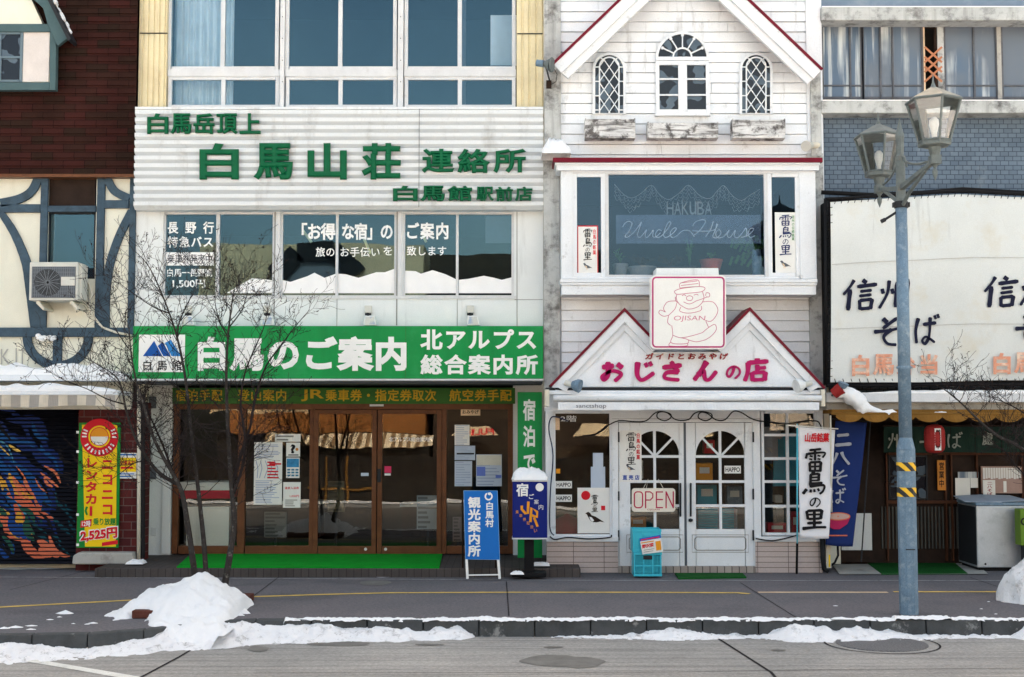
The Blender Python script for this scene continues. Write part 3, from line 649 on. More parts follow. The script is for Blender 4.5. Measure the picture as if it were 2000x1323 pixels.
# awnings of the left building
def snow_ridge(px0, px1, py, Y, d, h, label, seed, name='snow_ridge'):
    m = MB(); n = int((px1 - px0) / 4); nd = 6; vs = []
    for i in range(n + 1):
        px = px0 + (px1 - px0) * i / n
        for j in range(nd + 1):
            t = j / nd; e = min(1, 8 * min(i, n - i) / n + .05)
            hh = h * (sin(pi * min(.5 + t * .5, 1)) ** .5 if j < nd else 0) * e * (.75 + .5 * noise.noise(Vector((px * .03, t * 2, seed))))
            vs.append((X(px, py, Y), Y + d * t - .02 * noise.noise(Vector((px * .05, 3, seed))), Z(py, Y) + max(0, hh)))
    fs = [(i*(nd+1)+j, (i+1)*(nd+1)+j, (i+1)*(nd+1)+j+1, i*(nd+1)+j+1) for i in range(n) for j in range(nd)]
    fr = [(X(px0+(px1-px0)*i/n, py, Y), Y - .0, Z(py, Y) - .004) for i in range(n + 1)]
    b = len(vs); vs += fr; fs += [(b+i, b+i+1, (i+1)*(nd+1), i*(nd+1)) for i in range(n)]
    m.add(vs, fs)
    return solo(name, m, M['snow'], label, 'snow', smooth=True)
snow_ridge(-300, 244, 732, F - .5, .5, .17, 'snow lying on the white canopy ledge below the round emblem', 1.3)
t = thing('striped_awning', 'rolled awning with beige and grey striped valance above the painted shutter', 'awning', pt(60, 800, F - .7))
obj('case', MB().pb(-800, 764, 230, 772, F - .75, .6), M['trim'], t, bevel=.01)
k = NT('striped cloth'); g = k.n('ShaderNodeNewGeometry'); sp = k.n('ShaderNodeSeparateXYZ'); k.l(g.outputs['Position'], sp.inputs[0])
c = k.mix(k.ramp(k.mth('FRACT', k.mth('MULTIPLY', sp.outputs[0], 3.95)), [(.47, g1(0)), (.5, g1(1))]), S(206, 196, 178), S(160, 154, 146)); k.l(k.mix(1.0, c, k.ramp(k.noise(6, 4), [(.3, g1(.8)), (.7, g1(1))]), 'MULTIPLY'), k.b.inputs['Base Color']); k.b.inputs['Roughness'].default_value = .9
m = MB(); n = 120; vs = []
for i in range(n + 1):
    px = -310 + (231 + 310) * i / n; yb_ = 794 + 2 * sin(px * .03) + (5 if px > 215 else 0)
    vs += [(X(px, 772, F-.74), F - .74, Z(772, F-.74)), (X(px, yb_, F-.74), F - .75 + .02 * sin(px * .06), Z(yb_, F-.74))]
m.add(vs, [(2*i, 2*i+1, 2*i+3, 2*i+2) for i in range(n)]); obj('valance', m, k.m, t)
snow_ridge(-300, 228, 764, F - .75, .55, .12, 'snow lying along the top of the striped awning', 7.7)
m = MB()
for i in range(9):
    c_ = pt(74 + i * 4 + R.uniform(-1, 1), 659 + R.uniform(-3, 3), F - .12); r_ = R.uniform(.02, .045)
    m.lathe(c_ - Vector((0, 0, r_)), [(r_ * sin(pi * q / 6) + .001, r_ - r_ * cos(pi * q / 6)) for q in range(7)], 10)
solo('snow_clump', m, M['snow'], 'small lump of snow caught on the timber beam above the emblem', 'snow', smooth=True)
m = MB()
for i in range(16):
    a = i / 15; m.lathe(pt(99 + 34 * a + R.uniform(-2, 3), -6 + 68 * a, D + .15 + R.uniform(-.1, .1)) - Vector((0, 0, .05)), [(.03 + .03 * R.random(), 0), (.05, .04), (.02, .09)], 8)
solo('snow_clump', m, M['snow'], 'ragged snow sliding off the dormer roof edge', 'snow', smooth=True)
# air conditioner
t = thing('air_conditioner', 'ivory outdoor air conditioning unit on brackets under the dark window', 'air conditioner', pt(108, 588, F - .2))
A = F - .42
obj('casing', MB().pb(57, 512, 152, 587, A, .34), M['acm'], t, bevel=.012)
obj('side_casing', MB().pb(152.3, 516, 160, 585, A + .06, .24), M['acm'], t, bevel=.01)
obj('front_grille', MB().pb(62, 521, 147, 582, A - .008, .01), M['grille'], t)
m = MB()
for i in range(20): m.pb(63 + i * 4.25, 522, 64 + i * 4.25, 581, A - .012, .005)
for i in range(8): m.pb(62, 524 + i * 7.4, 147, 524.8 + i * 7.4, A - .014, .005)
obj('front_wires', m, mat('wire', (120, 126, 132), .5), t)
m = MB().disc(93, 552, 26, A - .018, .006, 32); obj('fan_opening', m, M['black'], t)
m = MB()
for i in range(10): m.ring(93, 552, 3 + i * 2.4, .5, A - .022, .003)
for i in range(16): m.bar((93 + 3*cos(i*pi/8), 552 + 3*sin(i*pi/8)), (93 + 25*cos(i*pi/8 + .5), 552 + 25*sin(i*pi/8 + .5)), .7, A - .024, .003)
obj('fan_guard', m, mat('fan guard', (132, 138, 144), .5), t)
obj('label_plate', MB().pb(119, 541, 146, 558, A - .018, .008), M['acm'], t)
for x in (72, 138): obj('bracket', MB().pp([(x,588),(x+4,588),(x+14,602),(x+12,606),(x-2,592)], A + .03, .4), M['pvc'], t)
m = MB().tube([pt(160, 560, A + .15), pt(172, 552, F-.05), pt(180, 575, F-.05), pt(172, 600, F-.06), pt(185, 622, F-.08), pt(200, 640, F-.1), pt(225, 649, F-.1), pt(258, 656, F-.1)], .016, 8)
solo('coolant_hose', m, M['pvc'], 'pale hose curling from the air conditioner down to the beam', 'hose', smooth=True)

# ================================================================== middle: cream and white information building
bm = thing('information_building', 'cream and white building with wide windows and brown glazed doors', 'building', (-4.5, F, 0))
MX0, MX1 = xF(263, 600), xF(1061, 600)
TX0, TX1 = xF(272, 100), xF(1061, 100)
def ribbed(x0, x1, z0, z1, Y, pitch, dep):     # vertical ribs
    m = MB(); x = x0; pr = [(0, 0), (.62, 0), (.7, dep), (.92, dep), (1, 0)]; pts = []
    while x < x1 - .001:
        for u, d_ in pr[:-1]: pts.append((min(x + u * pitch, x1), Y + d_))
        x += pitch
    pts.append((x1, Y)); n = len(pts)
    m.add([(a, b, z0) for a, b in pts] + [(a, b, z1) for a, b in pts], [(i, i + 1, i + 1 + n, i + n) for i in range(n - 1)])
    m.box(x0, x1, Y + dep + .01, Y + .3, z0, z1); return m
zt = Z(209, F); zw = Z(-95, F)
obj('cladding', ribbed(TX0, X(327, 100, F), zt - .2, 11.2, F - .02, .078, .018), M['cream'], bm)
obj('cladding', ribbed(X(1009, 100, F), TX1, zt - .2, 11.2, F - .02, .1, .018), M['cream'], bm)
obj('cladding', ribbed(X(327, 100, F) + .002, X(1009, 100, F) - .002, zw, 11.2, F - .018, .078, .018), M['cream'], bm)
obj('cladding_joint', MB().pb(273, 64, 327, 66, F - .03, .012).pb(1010, 65, 1060, 67, F - .03, .012), M['iron'], bm)
room(bm, X(327, 100, F), X(1009, 100, F), zt - .3, zw, F + .14, 3.0, 'navy_room')
for a, b, s in ((328, 545, 436), (558, 775, 665), (790, 1007, 898)):
    window(bm, a, -95, b, 137, F + .03, 7, (s,), (), 8, .07, gm='glass_b', rec=.035)
    window(bm, a, 149, b, 212, F + .03, 7, (s,), (), 8, .07, gm='glass_b', rec=.035)
    obj('transom', MB().pb(a - 1, 136, b + 1, 149, F + .012, .1), M['alu'], bm, bevel=.004)
for a, b in ((545, 558), (775, 790)):
    obj('mullion', MB().pb(a + 2, -95, b - 2, 209, F - .01, .12), M['alu'], bm, bevel=.005)
m = MB()
for a in (551.5, 782.5):
    for y in (-20, 33, 75, 118, 160): m.disc(a, y, 1, F - .013, .004, 8)
obj('screw', m, M['iron'], bm)
def drape(x0, x1, y0, y1, Y, folds, amp, m_='curtain', parent=bm, seed=0):
    m = MB(); n = folds * 8; vs = []
    for i in range(n + 1):
        t_ = i / n
        yy = Y + amp * sin(t_ * folds * 2 * pi + 2 * noise.noise(Vector((t_ * 5, seed, 0)))) + amp * .6 * noise.noise(Vector((t_ * folds * 1.7, seed, 4)))
        px = x0 + (x1 - x0) * t_
        vs += [(X(px, y1, Y), yy, Z(y1, Y)), (X(px, y1, Y), yy, Z(y0, Y))]
    m.add(vs, [(2*i, 2*i+2, 2*i+3, 2*i+1) for i in range(n)]); return obj('curtain', m, M[m_], parent, smooth=True)
drape(322, 437, -95, 214, F + .35, 9, .03, seed=1); drape(438, 455, -95, 214, F + .36, 2, .02, seed=5)
obj('blind', MB().pb(958, 30, 1010, 128, F + .5, .02), M['curtain'], bm); obj('post', MB().pb(900, -95, 910, 214, F + .6, .1), M['grille'], bm)
# second floor
hs = [hole(318, 414, 537, 582, F), hole(547, 414, 775, 582, F), hole(786, 414, 1004, 582, F)]
m = MB().wall(MX0, MX1, Z(745, F), Z(209, F) + .0, F, .2, hs); obj('wall', m, M['panel'], bm)
m = MB()
for x in (658, 893): m.pb(x - .6, 584, x + .6, 640, F - .003, .004)
m.pb(1005, 585, 1060, 586.2, F - .003, .004); m.pb(1009, 410, 1010.5, 640, F - .003, .004)
for x in (541, 780): m.pb(x - 6, 410, x - 3.5, 636, F - .003, .004)
obj('wall_joint', m, mat('joint grey', (140, 140, 138), .7), bm)
for x in (543, 781): obj('mullion', MB().pb(x - 3.5, 408, x + 3.5, 582, F - .01, .12), M['alu'], bm, bevel=.004)
room(bm, xF(300), xF(1030), Z(590, F), Z(410, F), F + .22, 2.4, 'bay_room')
ZW = F + .03
window(bm, 318, 414, 537, 582, ZW, 5, (425,), (), 7, .09, fm='alu', gm='glass_b', rec=.03)
window(bm, 547, 414, 775, 582, ZW, 5, (658,), (), 5, .09, fm='alu', gm='glass_b', rec=.03)
window(bm, 786, 414, 1004, 582, ZW, 5, (893,), (), 5, .09, fm='alu', gm='glass_b', rec=.03)
obj('sill', MB().pb(314, 578, 1008, 584, F - .015, .03), M['alu'], bm)
YW = ZW + .028
m = MB()
put_row(m, '長野行', 327, 433, 418, 457, YW, gap=.7, weight=.025); put_row(m, '特急バス', 327, 462, 417, 484, YW, weight=.025)
put_row(m, '白馬一長野間', 325, 525, 415, 541, YW, gap=.05, weight=.02); put(m, '1,500円', 337, 546, 401, 564, YW, weight=.025)
m.pb(324, 493, 418, 519, YW - .002, .002)
put_row(m, '「お得', 572, 436, 655, 469, YW, gap=.0, weight=.03); put_row(m, 'な宿」の', 667, 436, 768, 469, YW, gap=.0, weight=.03); put_row(m, 'ご案内', 792, 435, 877, 468, YW, weight=.03)
put_row(m, '旅の', 617, 483, 654, 502, YW, weight=.015); put_row(m, 'お手伝い', 664, 483, 742, 502, YW, weight=.01); put(m, 'を', 749, 482, 766, 499, YW, weight=.01); put_row(m, '致します', 795, 481, 872, 500, YW, weight=.012)
obj('lettering', m, M['white_vinyl'], bm)
m = MB(); put_row(m, '乗車券発売中', 327, 497, 415, 515, YW - .003, gap=.05, weight=.0, thick=.002); obj('lettering', m, M['navy'], bm)
for a, b, top in ((430, 532, [(444,572),(470,556),(492,544),(520,546),(532,548)]), (551, 656, [(551,547),(567,551),(585,545),(600,540),(614,533),(634,543),(656,535)]), (660, 771, [(660,535),(675,536),(700,543),(716,538),(735,532),(752,532),(771,525)]), (790, 891, [(790,529),(812,530),(822,535),(845,528),(870,536),(891,546)]), (896, 1000, [(896,547),(915,545),(945,539),(965,543),(980,547),(1000,542)])):
    obj('snow_range_film', MB().pp(top + [(b, 573), (a if a != 430 else 444, 573)], YW - .002, .002), M['white_vinyl'], bm)
obj('blind', MB().pb(948, 420, 1002, 475, F + .25, .01), M['grille'], bm)
for a, b in (((591,450),(608,473)), ((711,467),(723,495)), ((826,460),(832,473))):
    obj('ceiling_lamp', MB().bar(a, b, 5, F + .9, .05), mat('tube lamp', (240, 240, 190), .4), bm)
# ground floor: recessed white side walls, doors
gx0, gx1 = X(277, 900, G), X(1068, 900, G)
obj('side_wall', MB().wall(gx0, X(337, 900, G), 0, 2.75, G - .06, .2), M['panel'], bm); obj('side_wall', MB().wall(X(1002, 900, G), gx1, 0, 2.75, G - .06, .2), M['panel'], bm)
m = MB().box(gx0 - .03, gx0, F + .05, G + .1, 0, 2.72); obj('side_wall', m, M['panel'], bm)
obj('soffit', MB().box(MX0 + .01, MX1 - .01, F + .03, G + .3, Z(745, F) - .03, Z(745, F) - .002), M['grille'], bm)
obj('side_wall', MB().pb(318, 760, 334, 1082, G - .09, .05), M['panel'], bm)
for y in (775, 913): obj('junction_box', MB().pb(289, y, 304, y + 23, G - .1, .05), M['grille'], bm, bevel=.004)
obj('hatch', MB().pb(294, 1031, 305, 1047, G - .075, .02), M['alu'], bm, bevel=.004)
bd = obj('name_band', MB().pb(335, 758, 1006, 789, G - .08, .1), M['band_green'], bm)
m = MB(); Yb = G - .082
put_row(m, '宿泊手配', 343, 761, 434, 784, Yb, weight=.02); put_row(m, '登山案内', 465, 761, 560, 784, Yb, weight=.02); put(m, 'JR', 588, 761, 633, 784, Yb, weight=.02)
put_row(m, '乗車券・指定券取次', 636, 761, 852, 784, Yb, weight=.02); put_row(m, '航空券手配', 878, 761, 999, 784, Yb, weight=.02); obj('lettering', m, M['band_yellow'], bd)
m = MB()
for q in ((337,789,1002,800),(337,800,348,1082),(464,800,478,1082),(604,800,612,1082),(862,800,872,1082),(992,800,1002,1082),(348,1067,464,1082),(478,1067,604,1082),(872,1067,992,1082)): m.pb(*q, G - .03, .1)
fr = obj('door_frame', m, M['brown'], bm, bevel=.004)
for a, b in ((348, 464), (478, 604), (872, 992)): obj('pane', MB().pb(a - 1, 799, b + 1, 1068, G + .03, .008), M['glass'], fr)
for a, b, hx in ((612, 735, 0), (737, 862, 740)):
    m = MB()
    for q in ((a,801,a+9,1082),(b-9,801,b,1082),(a+9,801,b-9,809),(a+9,1067,b-9,1082)): m.pb(*q, G - .05, .045)
    d_ = obj('sliding_door', m, M['brown'], bm, bevel=.003); obj('pane', MB().pb(a + 8, 808, b - 8, 1068, G - .03, .008), M['glass'], d_)
    if hx: obj('handle', MB().pb(737, 916, 744, 942, G - .07, .02), M['iron'], d_, bevel=.005)
    m = MB().disc(714 if not hx else 753, 1073, 3, G - .056, .006, 12); obj('door_stop', m, M['alu'], d_)
obj('sensor', MB().pb(722, 790, 749, 794, G - .07, .04), M['alu'], bm)
m = MB(); put_row(m, '北アルプス総合案内所', 760, 854, 846, 863, G - .031, gap=.05, weight=.01, thick=.001); obj('lettering', m, M['white_vinyl'], bm)
room(bm, gx0 + .35, gx1 - .4, .1, 2.7, G + .12, 3.2, 'dark')
# behind the glass
ct = thing('counter', 'white topped counter with a red band behind the glass', 'counter', pt(410, 1000, G + .2))
obj('top', MB().pb(349, 942, 452, 958, G + .042, .6), M['panel'], ct); obj('band', MB().pb(349, 958.2, 452, 974, G + .044, .5), mat('red band', (190, 24, 60), .5), ct); obj('body', MB().pb(364, 990.2, 447, 1066, G + .043, .4), M['panel'], ct); obj('base', MB().pb(352, 974.2, 450, 990, G + .05, .45), M['dark'], ct)
for x, y, w_, h_, l in ((590, 985, 70, 95, 'brochure desk deep inside behind the sliding doors'), (820, 990, 70, 75, 'dim display stand inside behind the right sliding door')):
    tt = thing('display_stand', l, 'stand', pt(x, 1060, G + 2))
    obj('body', MB().pb(x - w_/2, y, x + w_/2, 1050, G + 2, .5), M['wood'], tt); obj('top', MB().pb(x - w_/2 - 4, y - 5, x + w_/2 + 4, y, G + 1.95, .6), M['panel'], tt)
# platform and mat
m = MB().box(gx0 - .1, gx1 + .4, 17.16, G + .1, -.02, .118); solo('entrance_step', m, M['pave_tile'], 'low tiled step in front of the brown glazed doors', 'step', bevel=.01)
def turf(name, px, z, m_, label, h=.016):
    q = [gp(x, y, z + h) for x, y in px]; m = MB(); n = len(q)
    m.add(q + [v - Vector((0, 0, h)) for v in q], [tuple(range(n - 1, -1, -1))] + [(i, (i + 1) % n, n + (i + 1) % n, n + i) for i in range(n)])
    return solo(name, m, M[m_], label, 'mat')
turf('doormat', [(374,1081),(864,1082),(858,1108),(345,1107)], .118, 'mat_green', 'long bright green artificial turf mat on the entrance step')
turf('doormat', [(1318,1119),(1450,1119),(1458,1127),(1325,1129)], 0, 'mat_dark', 'small green turf mat in front of the white double door', .02)
turf('doormat', [(1690,1097),(1862,1097),(1890,1120),(1722,1121)], 0, 'mat_dark', 'green turf mat behind the lamp post, before the noodle shop')

# ------------------------------------------------------------------ signs of the information building
t = thing('signboard', 'wide ribbed white metal signboard with raised dark green characters', 'sign', pt(662, 408, F - .2))
YR = F - .26
m = MB(); x0, x1 = X(262, 310, YR), X(1061, 310, YR); zt_, zb_ = Z(209, YR), Z(408, YR); n = 13; hh = (zt_ - zb_) / (n + .35)
z = zb_; pr = []
for i in range(n): pr += [(YR + .075, z), (YR + .07, z + hh * .05), (YR + .004, z + hh * .45), (YR, z + hh * .95), (YR + .075, z + hh * .985)]; z += hh
pr += [(YR + .075, z), (YR - .004, z + .001), (YR - .004, zt_)]
vs = []
for y, zz in pr: vs += [(x0, y, zz), (x1, y, zz)]
m.add(vs, [(2*i, 2*i+1, 2*i+3, 2*i+2) for i in range(len(pr) - 1)])
m.box(x0, x1, YR + .08, F - .002, zb_, zt_ - .002)
obj('ribbed_panel', m, M['rib'], t)
obj('panel_joint', MB().pb(818, 212, 819, 405, YR - .004, .004), M['grille'], t)
for s, q, w in (('白馬岳頂上', (289,223,510,263), .03), ('白馬山荘', (391,281,783,352), .035), ('連絡所', (824,292,1027,339), .03), ('白馬館', (768,364,922,394), .035), ('駅前店', (930,366,1040,394), .03)):
    m = MB(); put_row(m, s, *q, YR + .002, gap=.38 if s == '白馬山荘' else .1, em=False, weight=w, extrude=.03, thick=.06); obj('lettering', m, M['letter_green'], t)
YG = F - .36
t = thing('shop_sign', 'long green signboard with large white characters over the brown doors', 'sign', pt(660, 742, F - .2))
obj('panel', MB().pb(259, 637, 1061, 740, YG, .33), M['sign_green'], t, bevel=.006)
obj('seam', MB().pb(525, 637.5, 525.8, 740, YG - .002, .003).pb(792, 637.5, 792.8, 740, YG - .002, .003), M['band_green'], t)
obj('edge', MB().pb(259, 740.2, 1061, 743.5, YG - .006, .34), M['alu'], t)
m = MB(); put_row(m, '白馬のご案内', 380, 658, 797, 725, YG, gap=.06, weight=.045); put_row(m, '北アルプス', 822, 643, 1049, 684, YG, gap=.12, weight=.035); put_row(m, '総合案内所', 822, 693, 1050, 732, YG, gap=.12, weight=.035)
obj('lettering', m, M['white'], t)
e = obj('emblem', MB().pb(271, 654, 361, 727, YG - .003, .003), M['white'], t)
obj('mountain', MB().pp([(279,696),(301,666),(317,696)], YG - .006, .003).pp([(319,696),(308,676),(318,668),(333,696)], YG - .006, .003), flat('logo blue', (22, 82, 158)), e)
obj('mountain', MB().pp([(335,696),(322,670),(334,664),(354,696)], YG - .006, .003), flat('logo light blue', (50, 130, 196)), e)
m = MB(); put_row(m, '白馬館', 278, 704, 355, 724, YG - .003, gap=.5, weight=.015); obj('lettering', m, M['ink'], e)
t = thing('vertical_sign', 'upright green sign with white characters beside the shop entrance', 'sign', pt(1035, 1090, F - .1))
YV = F + .12
obj('panel', MB().pb(1011, 766, 1059, 1090, YV, .12), M['sign_green'], t, bevel=.004)
m = MB(); put_col(m, '宿泊で', 1022, 780, 1046, 925, YV, gap=.22, weight=.03); put(m, 'す', 1022, 940, 1046, 980, YV, weight=.03); obj('lettering', m, M['white'], t)
# floodlights above the green sign
flo = []
for i, (px, l) in enumerate(((367, 'leftmost white floodlight above the green sign, behind the twigs'), (521, 'second floodlight from the left, bluish and behind twigs'), (718, 'white floodlight under the middle of the lettered window'), (917, 'rightmost white floodlight above the green sign'))):
    c_ = pt(px, 640, F)
    if not flo:
        t = thing('floodlight', l, 'floodlight', c_, 'floodlights above the green sign'); px0 = px
        obj('junction_box', MB().pb(px - 7, 597, px + 7, 611, F - .06, .06), M['acm'], t, bevel=.005)
        obj('arm', MB().tube([pt(px, 611, F - .03), pt(px, 617, F - .06), pt(px, 622, F - .14)], .018, 8).pb(px - 6, 612, px + 6, 616, F - .05, .03), M['iron'], t)
        h_ = obj('lamp_head', MB().pp([(px - 11, 617), (px + 9, 617), (px + 12, 636), (px - 13, 636)], F - .26, .16), M['panel'], t, bevel=.008)
        obj('lens', MB().pp([(px - 9, 619), (px + 7, 619), (px + 9, 634), (px - 11, 634)], F - .264, .004), mat('lens', (204, 206, 200), .15, stain=((120, 150, 190), .6, 9, .5, .6)), h_); flo.append(t)
    else: copy_tree(flo[0], c_, l)

# ================================================================== white clapboard shop
wb = thing('white_shop', 'white clapboard souvenir shop with dark red edged gables and arched windows', 'building', (2.4, SH, 0))
sx0, sx1 = X(1096, 450, SH), X(1581, 450, SH)
bay = (X(1100, 440, SH), X(1590, 440, SH), Z(560, SH), Z(322, SH))
clapboards(wb, sx0, sx1, Z(770, SH), 11.3, SH, .1455, [bay])
m = MB(); zo = (0.02, 2.18)                    # backing wall behind the boards with openings for bay window and shop front
obj('wall', MB().wall(X(1064, 450, SH), X(1612, 450, SH), Z(795, SH), 11.3, SH + .03, .25, [bay]), M['trim'], wb)
obj('rear_wall', MB().box(X(1064, 450, SH), X(1612, 450, SH), SH + 4.5, SH + 8, 0, 11.3), M['conc_l'], wb)
obj('pier', MB().pb(1063, -380, 1095, 300, SH - .06, .08), M['conc'], wb); obj('pier', MB().pb(1062, 300, 1093, 762, SH - .06, .08), M['conc'], wb)
obj('pier', MB().pb(1573, -380, 1602, 300, SH - .04, .06), M['trim'], wb); obj('pier', MB().pb(1580, 300, 1611, 770, SH - .05, .07), M['conc'], wb); obj('pier', MB().pb(1584, 138, 1604, 305, SH - .07, .025), M['conc'], wb)
# main gable
YE = SH - .42
apex = (1336, -125)
def gable(ax, ay, xl, yl, xr, yr, Y, d, red_w, tw, parent, nm='gable_roof'):
    for (ex, ey) in ((xl, yl), (xr, yr)):
        L = hypot(ex - ax, ey - ay); ux, uy = (ex - ax) / L, (ey - ay) / L
        nx, ny = (-uy, ux) if -uy * 0 + ux * 1 > 0 else (uy, -ux)
        if ny < 0: nx, ny = -nx, -ny
        def off(k_, pull=0.0): return [(ax + nx*k_, ay + ny*k_), (ex + nx*k_ - ux*pull, ey + ny*k_ - uy*pull)]
        iv = lambda k_: ay + k_ / max(1e-6, ny) if False else None
        a, b = off(0); c_, e_ = off(red_w); f_, g_ = off(red_w + tw)
        top = (ax, ay); mid = (ax, ay + red_w / abs(ny)); low = (ax, ay + (red_w + tw) / abs(ny)); low2 = (ax, ay + (red_w + tw * 1.75) / abs(ny)); h_ = off(red_w + tw * 1.75)[1]
        r = obj(nm, MB().pp([top, b, e_, mid], Y - .02, d + .02), M['red'], parent)
        obj('barge_board', MB().pp([mid, (e_[0] + 0, e_[1]), g_, low], Y, .05), M['trim'], r, bevel=.004)
        obj('soffit_board', MB().pp([low, g_, (h_[0] - ux*2, h_[1] - uy*2), low2], Y + .05, .06), M['trim'], r, bevel=.003)
        obj('soffit', MB().pp([mid, e_, (e_[0] + nx * 2, e_[1] + ny * 2), (ax, mid[1] + 2)], Y + .05, d - .05), M['trim'], r)
gable(*apex, 1078, 123, 1608, 134, YE, .42, 5, 22, wb)
# arched windows in the gable
def arch(cx, w, y0, y1, n=20):
    r_ = w / 2; return [(cx + r_, y1)] + [(cx + r_ * cos(a), y0 + r_ - r_ * sin(a)) for a in [pi * i / n for i in range(n + 1)]] + [(cx - r_, y1)]
YA = SH - .03
for cx in (1190, 1477):
    w = obj('window', MB().pp(arch(cx, 64, 103, 223), YA, .04), M['trim'], wb)
    obj('pane', MB().pp(arch(cx, 56, 107, 221), YA - .004, .004), M['pane_dark'], w)
    m = MB()
    o1 = arch(cx, 60, 105, 223); m.band(o1[1:-1] if False else [(cx + 30, 223)] + o1[1:-1] + [(cx - 30, 223)], 5, YA - .03, .03)
    o2 = [(cx + 19, 221)] + arch(cx, 38, 112, 223)[1:-1] + [(cx - 19, 221)]; m.band(o2, 2.6, YA - .022, .02)
    for i in range(-3, 9):
        for s in (1, -1):
            ya = 104 + i * 29; seg = [(cx - s * 19, ya), (cx + s * 19, ya + 55)]
            pts_ = [(seg[0][0] + (seg[1][0] - seg[0][0]) * q / 24, seg[0][1] + (seg[1][1] - seg[0][1]) * q / 24) for q in range(25)]
            pts_ = [p_ for p_ in pts_ if p_[1] < 221 and (p_[1] > 131 or hypot(p_[0] - cx, p_[1] - 131) < 19)]
            if len(pts_) > 2: m.bar(pts_[0], pts_[-1], 1.7, YA - .018 - .002 * s, .012)
    for y in (131, 159, 187, 215):
        for s in (1, -1): m.bar((cx + s * 19, y), (cx + s * 29, y), 2, YA - .019, .012)
    for a in (50, 130): m.bar((cx + 19 * cos(radians(a)), 131 - 19 * sin(radians(a))), (cx + 29 * cos(radians(a)), 134 - 29 * sin(radians(a))), 2, YA - .019, .012)
    obj('glazing_bars', m, M['trim'], w)
w = obj('window', MB().pp(arch(1333, 104, 61, 116), YA, .04).pb(1281, 117, 1386, 224, YA, .04), M['trim'], wb)
obj('pane', MB().pp(arch(1333, 96, 66, 113), YA - .004, .004), M['pane_dark'], w)
for x in (1287, 1341): obj('pane', MB().pb(x, 126, x + 39, 215, YA - .004, .004), M['pane_dark'], w)
m = MB().band([(1383, 114)] + arch(1333, 100, 64, 114)[1:-1] + [(1283, 114)], 5, YA - .03, .03)
m.ring(1333, 112, 18, 3, YA - .02, .016, pi, 2 * pi)
for a in (25, 58, 90, 122, 155): m.bar((1333 + 18*cos(radians(a)), 112 - 18*sin(radians(a))), (1333 + 44*cos(radians(a)), 112 - 44*sin(radians(a))), 2.4, YA - .022, .016); m.disc(1333 + 43*cos(radians(a)), 112 - 43*sin(radians(a)), 3, YA - .026, .02, 8)
m.pb(1281, 111, 1386, 118, YA - .032, .03)
for q in ((1281,119,1288,222),(1379,119,1386,222),(1325,119,1342,222),(1288,119,1325,127),(1342,119,1379,127),(1288,214,1325,222),(1342,214,1379,222),(1288,153,1325,156),(1342,153,1379,156),(1288,184,1325,187),(1342,184,1379,187)): m.pb(*q, YA - .03, .03)
m.pb(1279, 222, 1388, 226, YA - .05, .06); obj('glazing_bars', m, M['trim'], w)
for q, l in (((1143,231,1241,270), 'peeling white planter box under the left arched window'), ((1265,238,1403,270), 'long low white planter box under the middle arched window'), ((1431,232,1534,270), 'most worn planter box, under the right arched window')):
    t = thing('planter_box', l, 'planter', pt((q[0]+q[2])/2, q[3], SH - .1), 'planter boxes under the gable windows')
    x0, y0, x1, y1 = q; ty = SH - .24
    obj('front_board', MB().pb(x0 + 2, y0 + 2, x1 - 2, y1 - 7, ty, .02), M['worn'], t, bevel=.003); obj('base_board', MB().pb(x0, y1 - 7, x1, y1, ty - .005, .2), M['worn'], t, bevel=.003)
    for xx in (x0, x1 - 2): obj('end_board', MB().pb(xx, y0, xx + 2, y1 - 7.3, ty - .003, .2), M['worn'], t)
    obj('soil', MB().pb(x0 + 2, y0 + 5, x1 - 2, y0 + 12, ty + .022, .17), M['wood'], t)
# horn speaker at the gable foot, small lamps
t = thing('horn_speaker', 'grey horn speaker at the left foot of the upper gable', 'speaker', pt(1060, 140, SH - .35))
cS = pt(1078, 126, SH - .45)
def cone(a, b, r0, r1, n=16, mid=None): return MB().tube([a, b], [r0, r1], n)
obj('horn', cone(pt(1062, 125, SH-.45), pt(1077, 127, SH-.5), .03, .1).tube([pt(1077,127,SH-.5), pt(1079,127,SH-.505)], [.105,.1], 16), M['lamp_metal'], t, smooth=False); obj('driver', cone(pt(1048, 123, SH-.42), pt(1062, 125, SH-.45), .045, .05), M['galv'], t)
obj('bracket', MB().tube([pt(1066, 130, SH-.45), pt(1070, 145, SH-.3), pt(1074, 160, SH-.06)], .012, 6), M['iron'], t); obj('terminal_box', MB().pb(1067, 157, 1077, 172, SH - .1, .04), M['wood'], t)
obj('cable', MB().tube([pt(1077,165,SH-.1), pt(1086,160,SH-.09), pt(1088,145,SH-.1), pt(1082,135,SH-.2)], .005, 6), M['blackpipe'], t)
t = thing('spotlight', 'small white round lamp at the right foot of the upper gable', 'lamp', pt(1590, 300, SH - .2))
obj('lamp_head', cone(pt(1574, 286, SH-.28), pt(1584, 284, SH-.15), .075, .045), M['acm'], t); obj('socket', cone(pt(1584, 284, SH-.15), pt(1600, 284, SH-.02), .045, .04), M['pvc'], t)
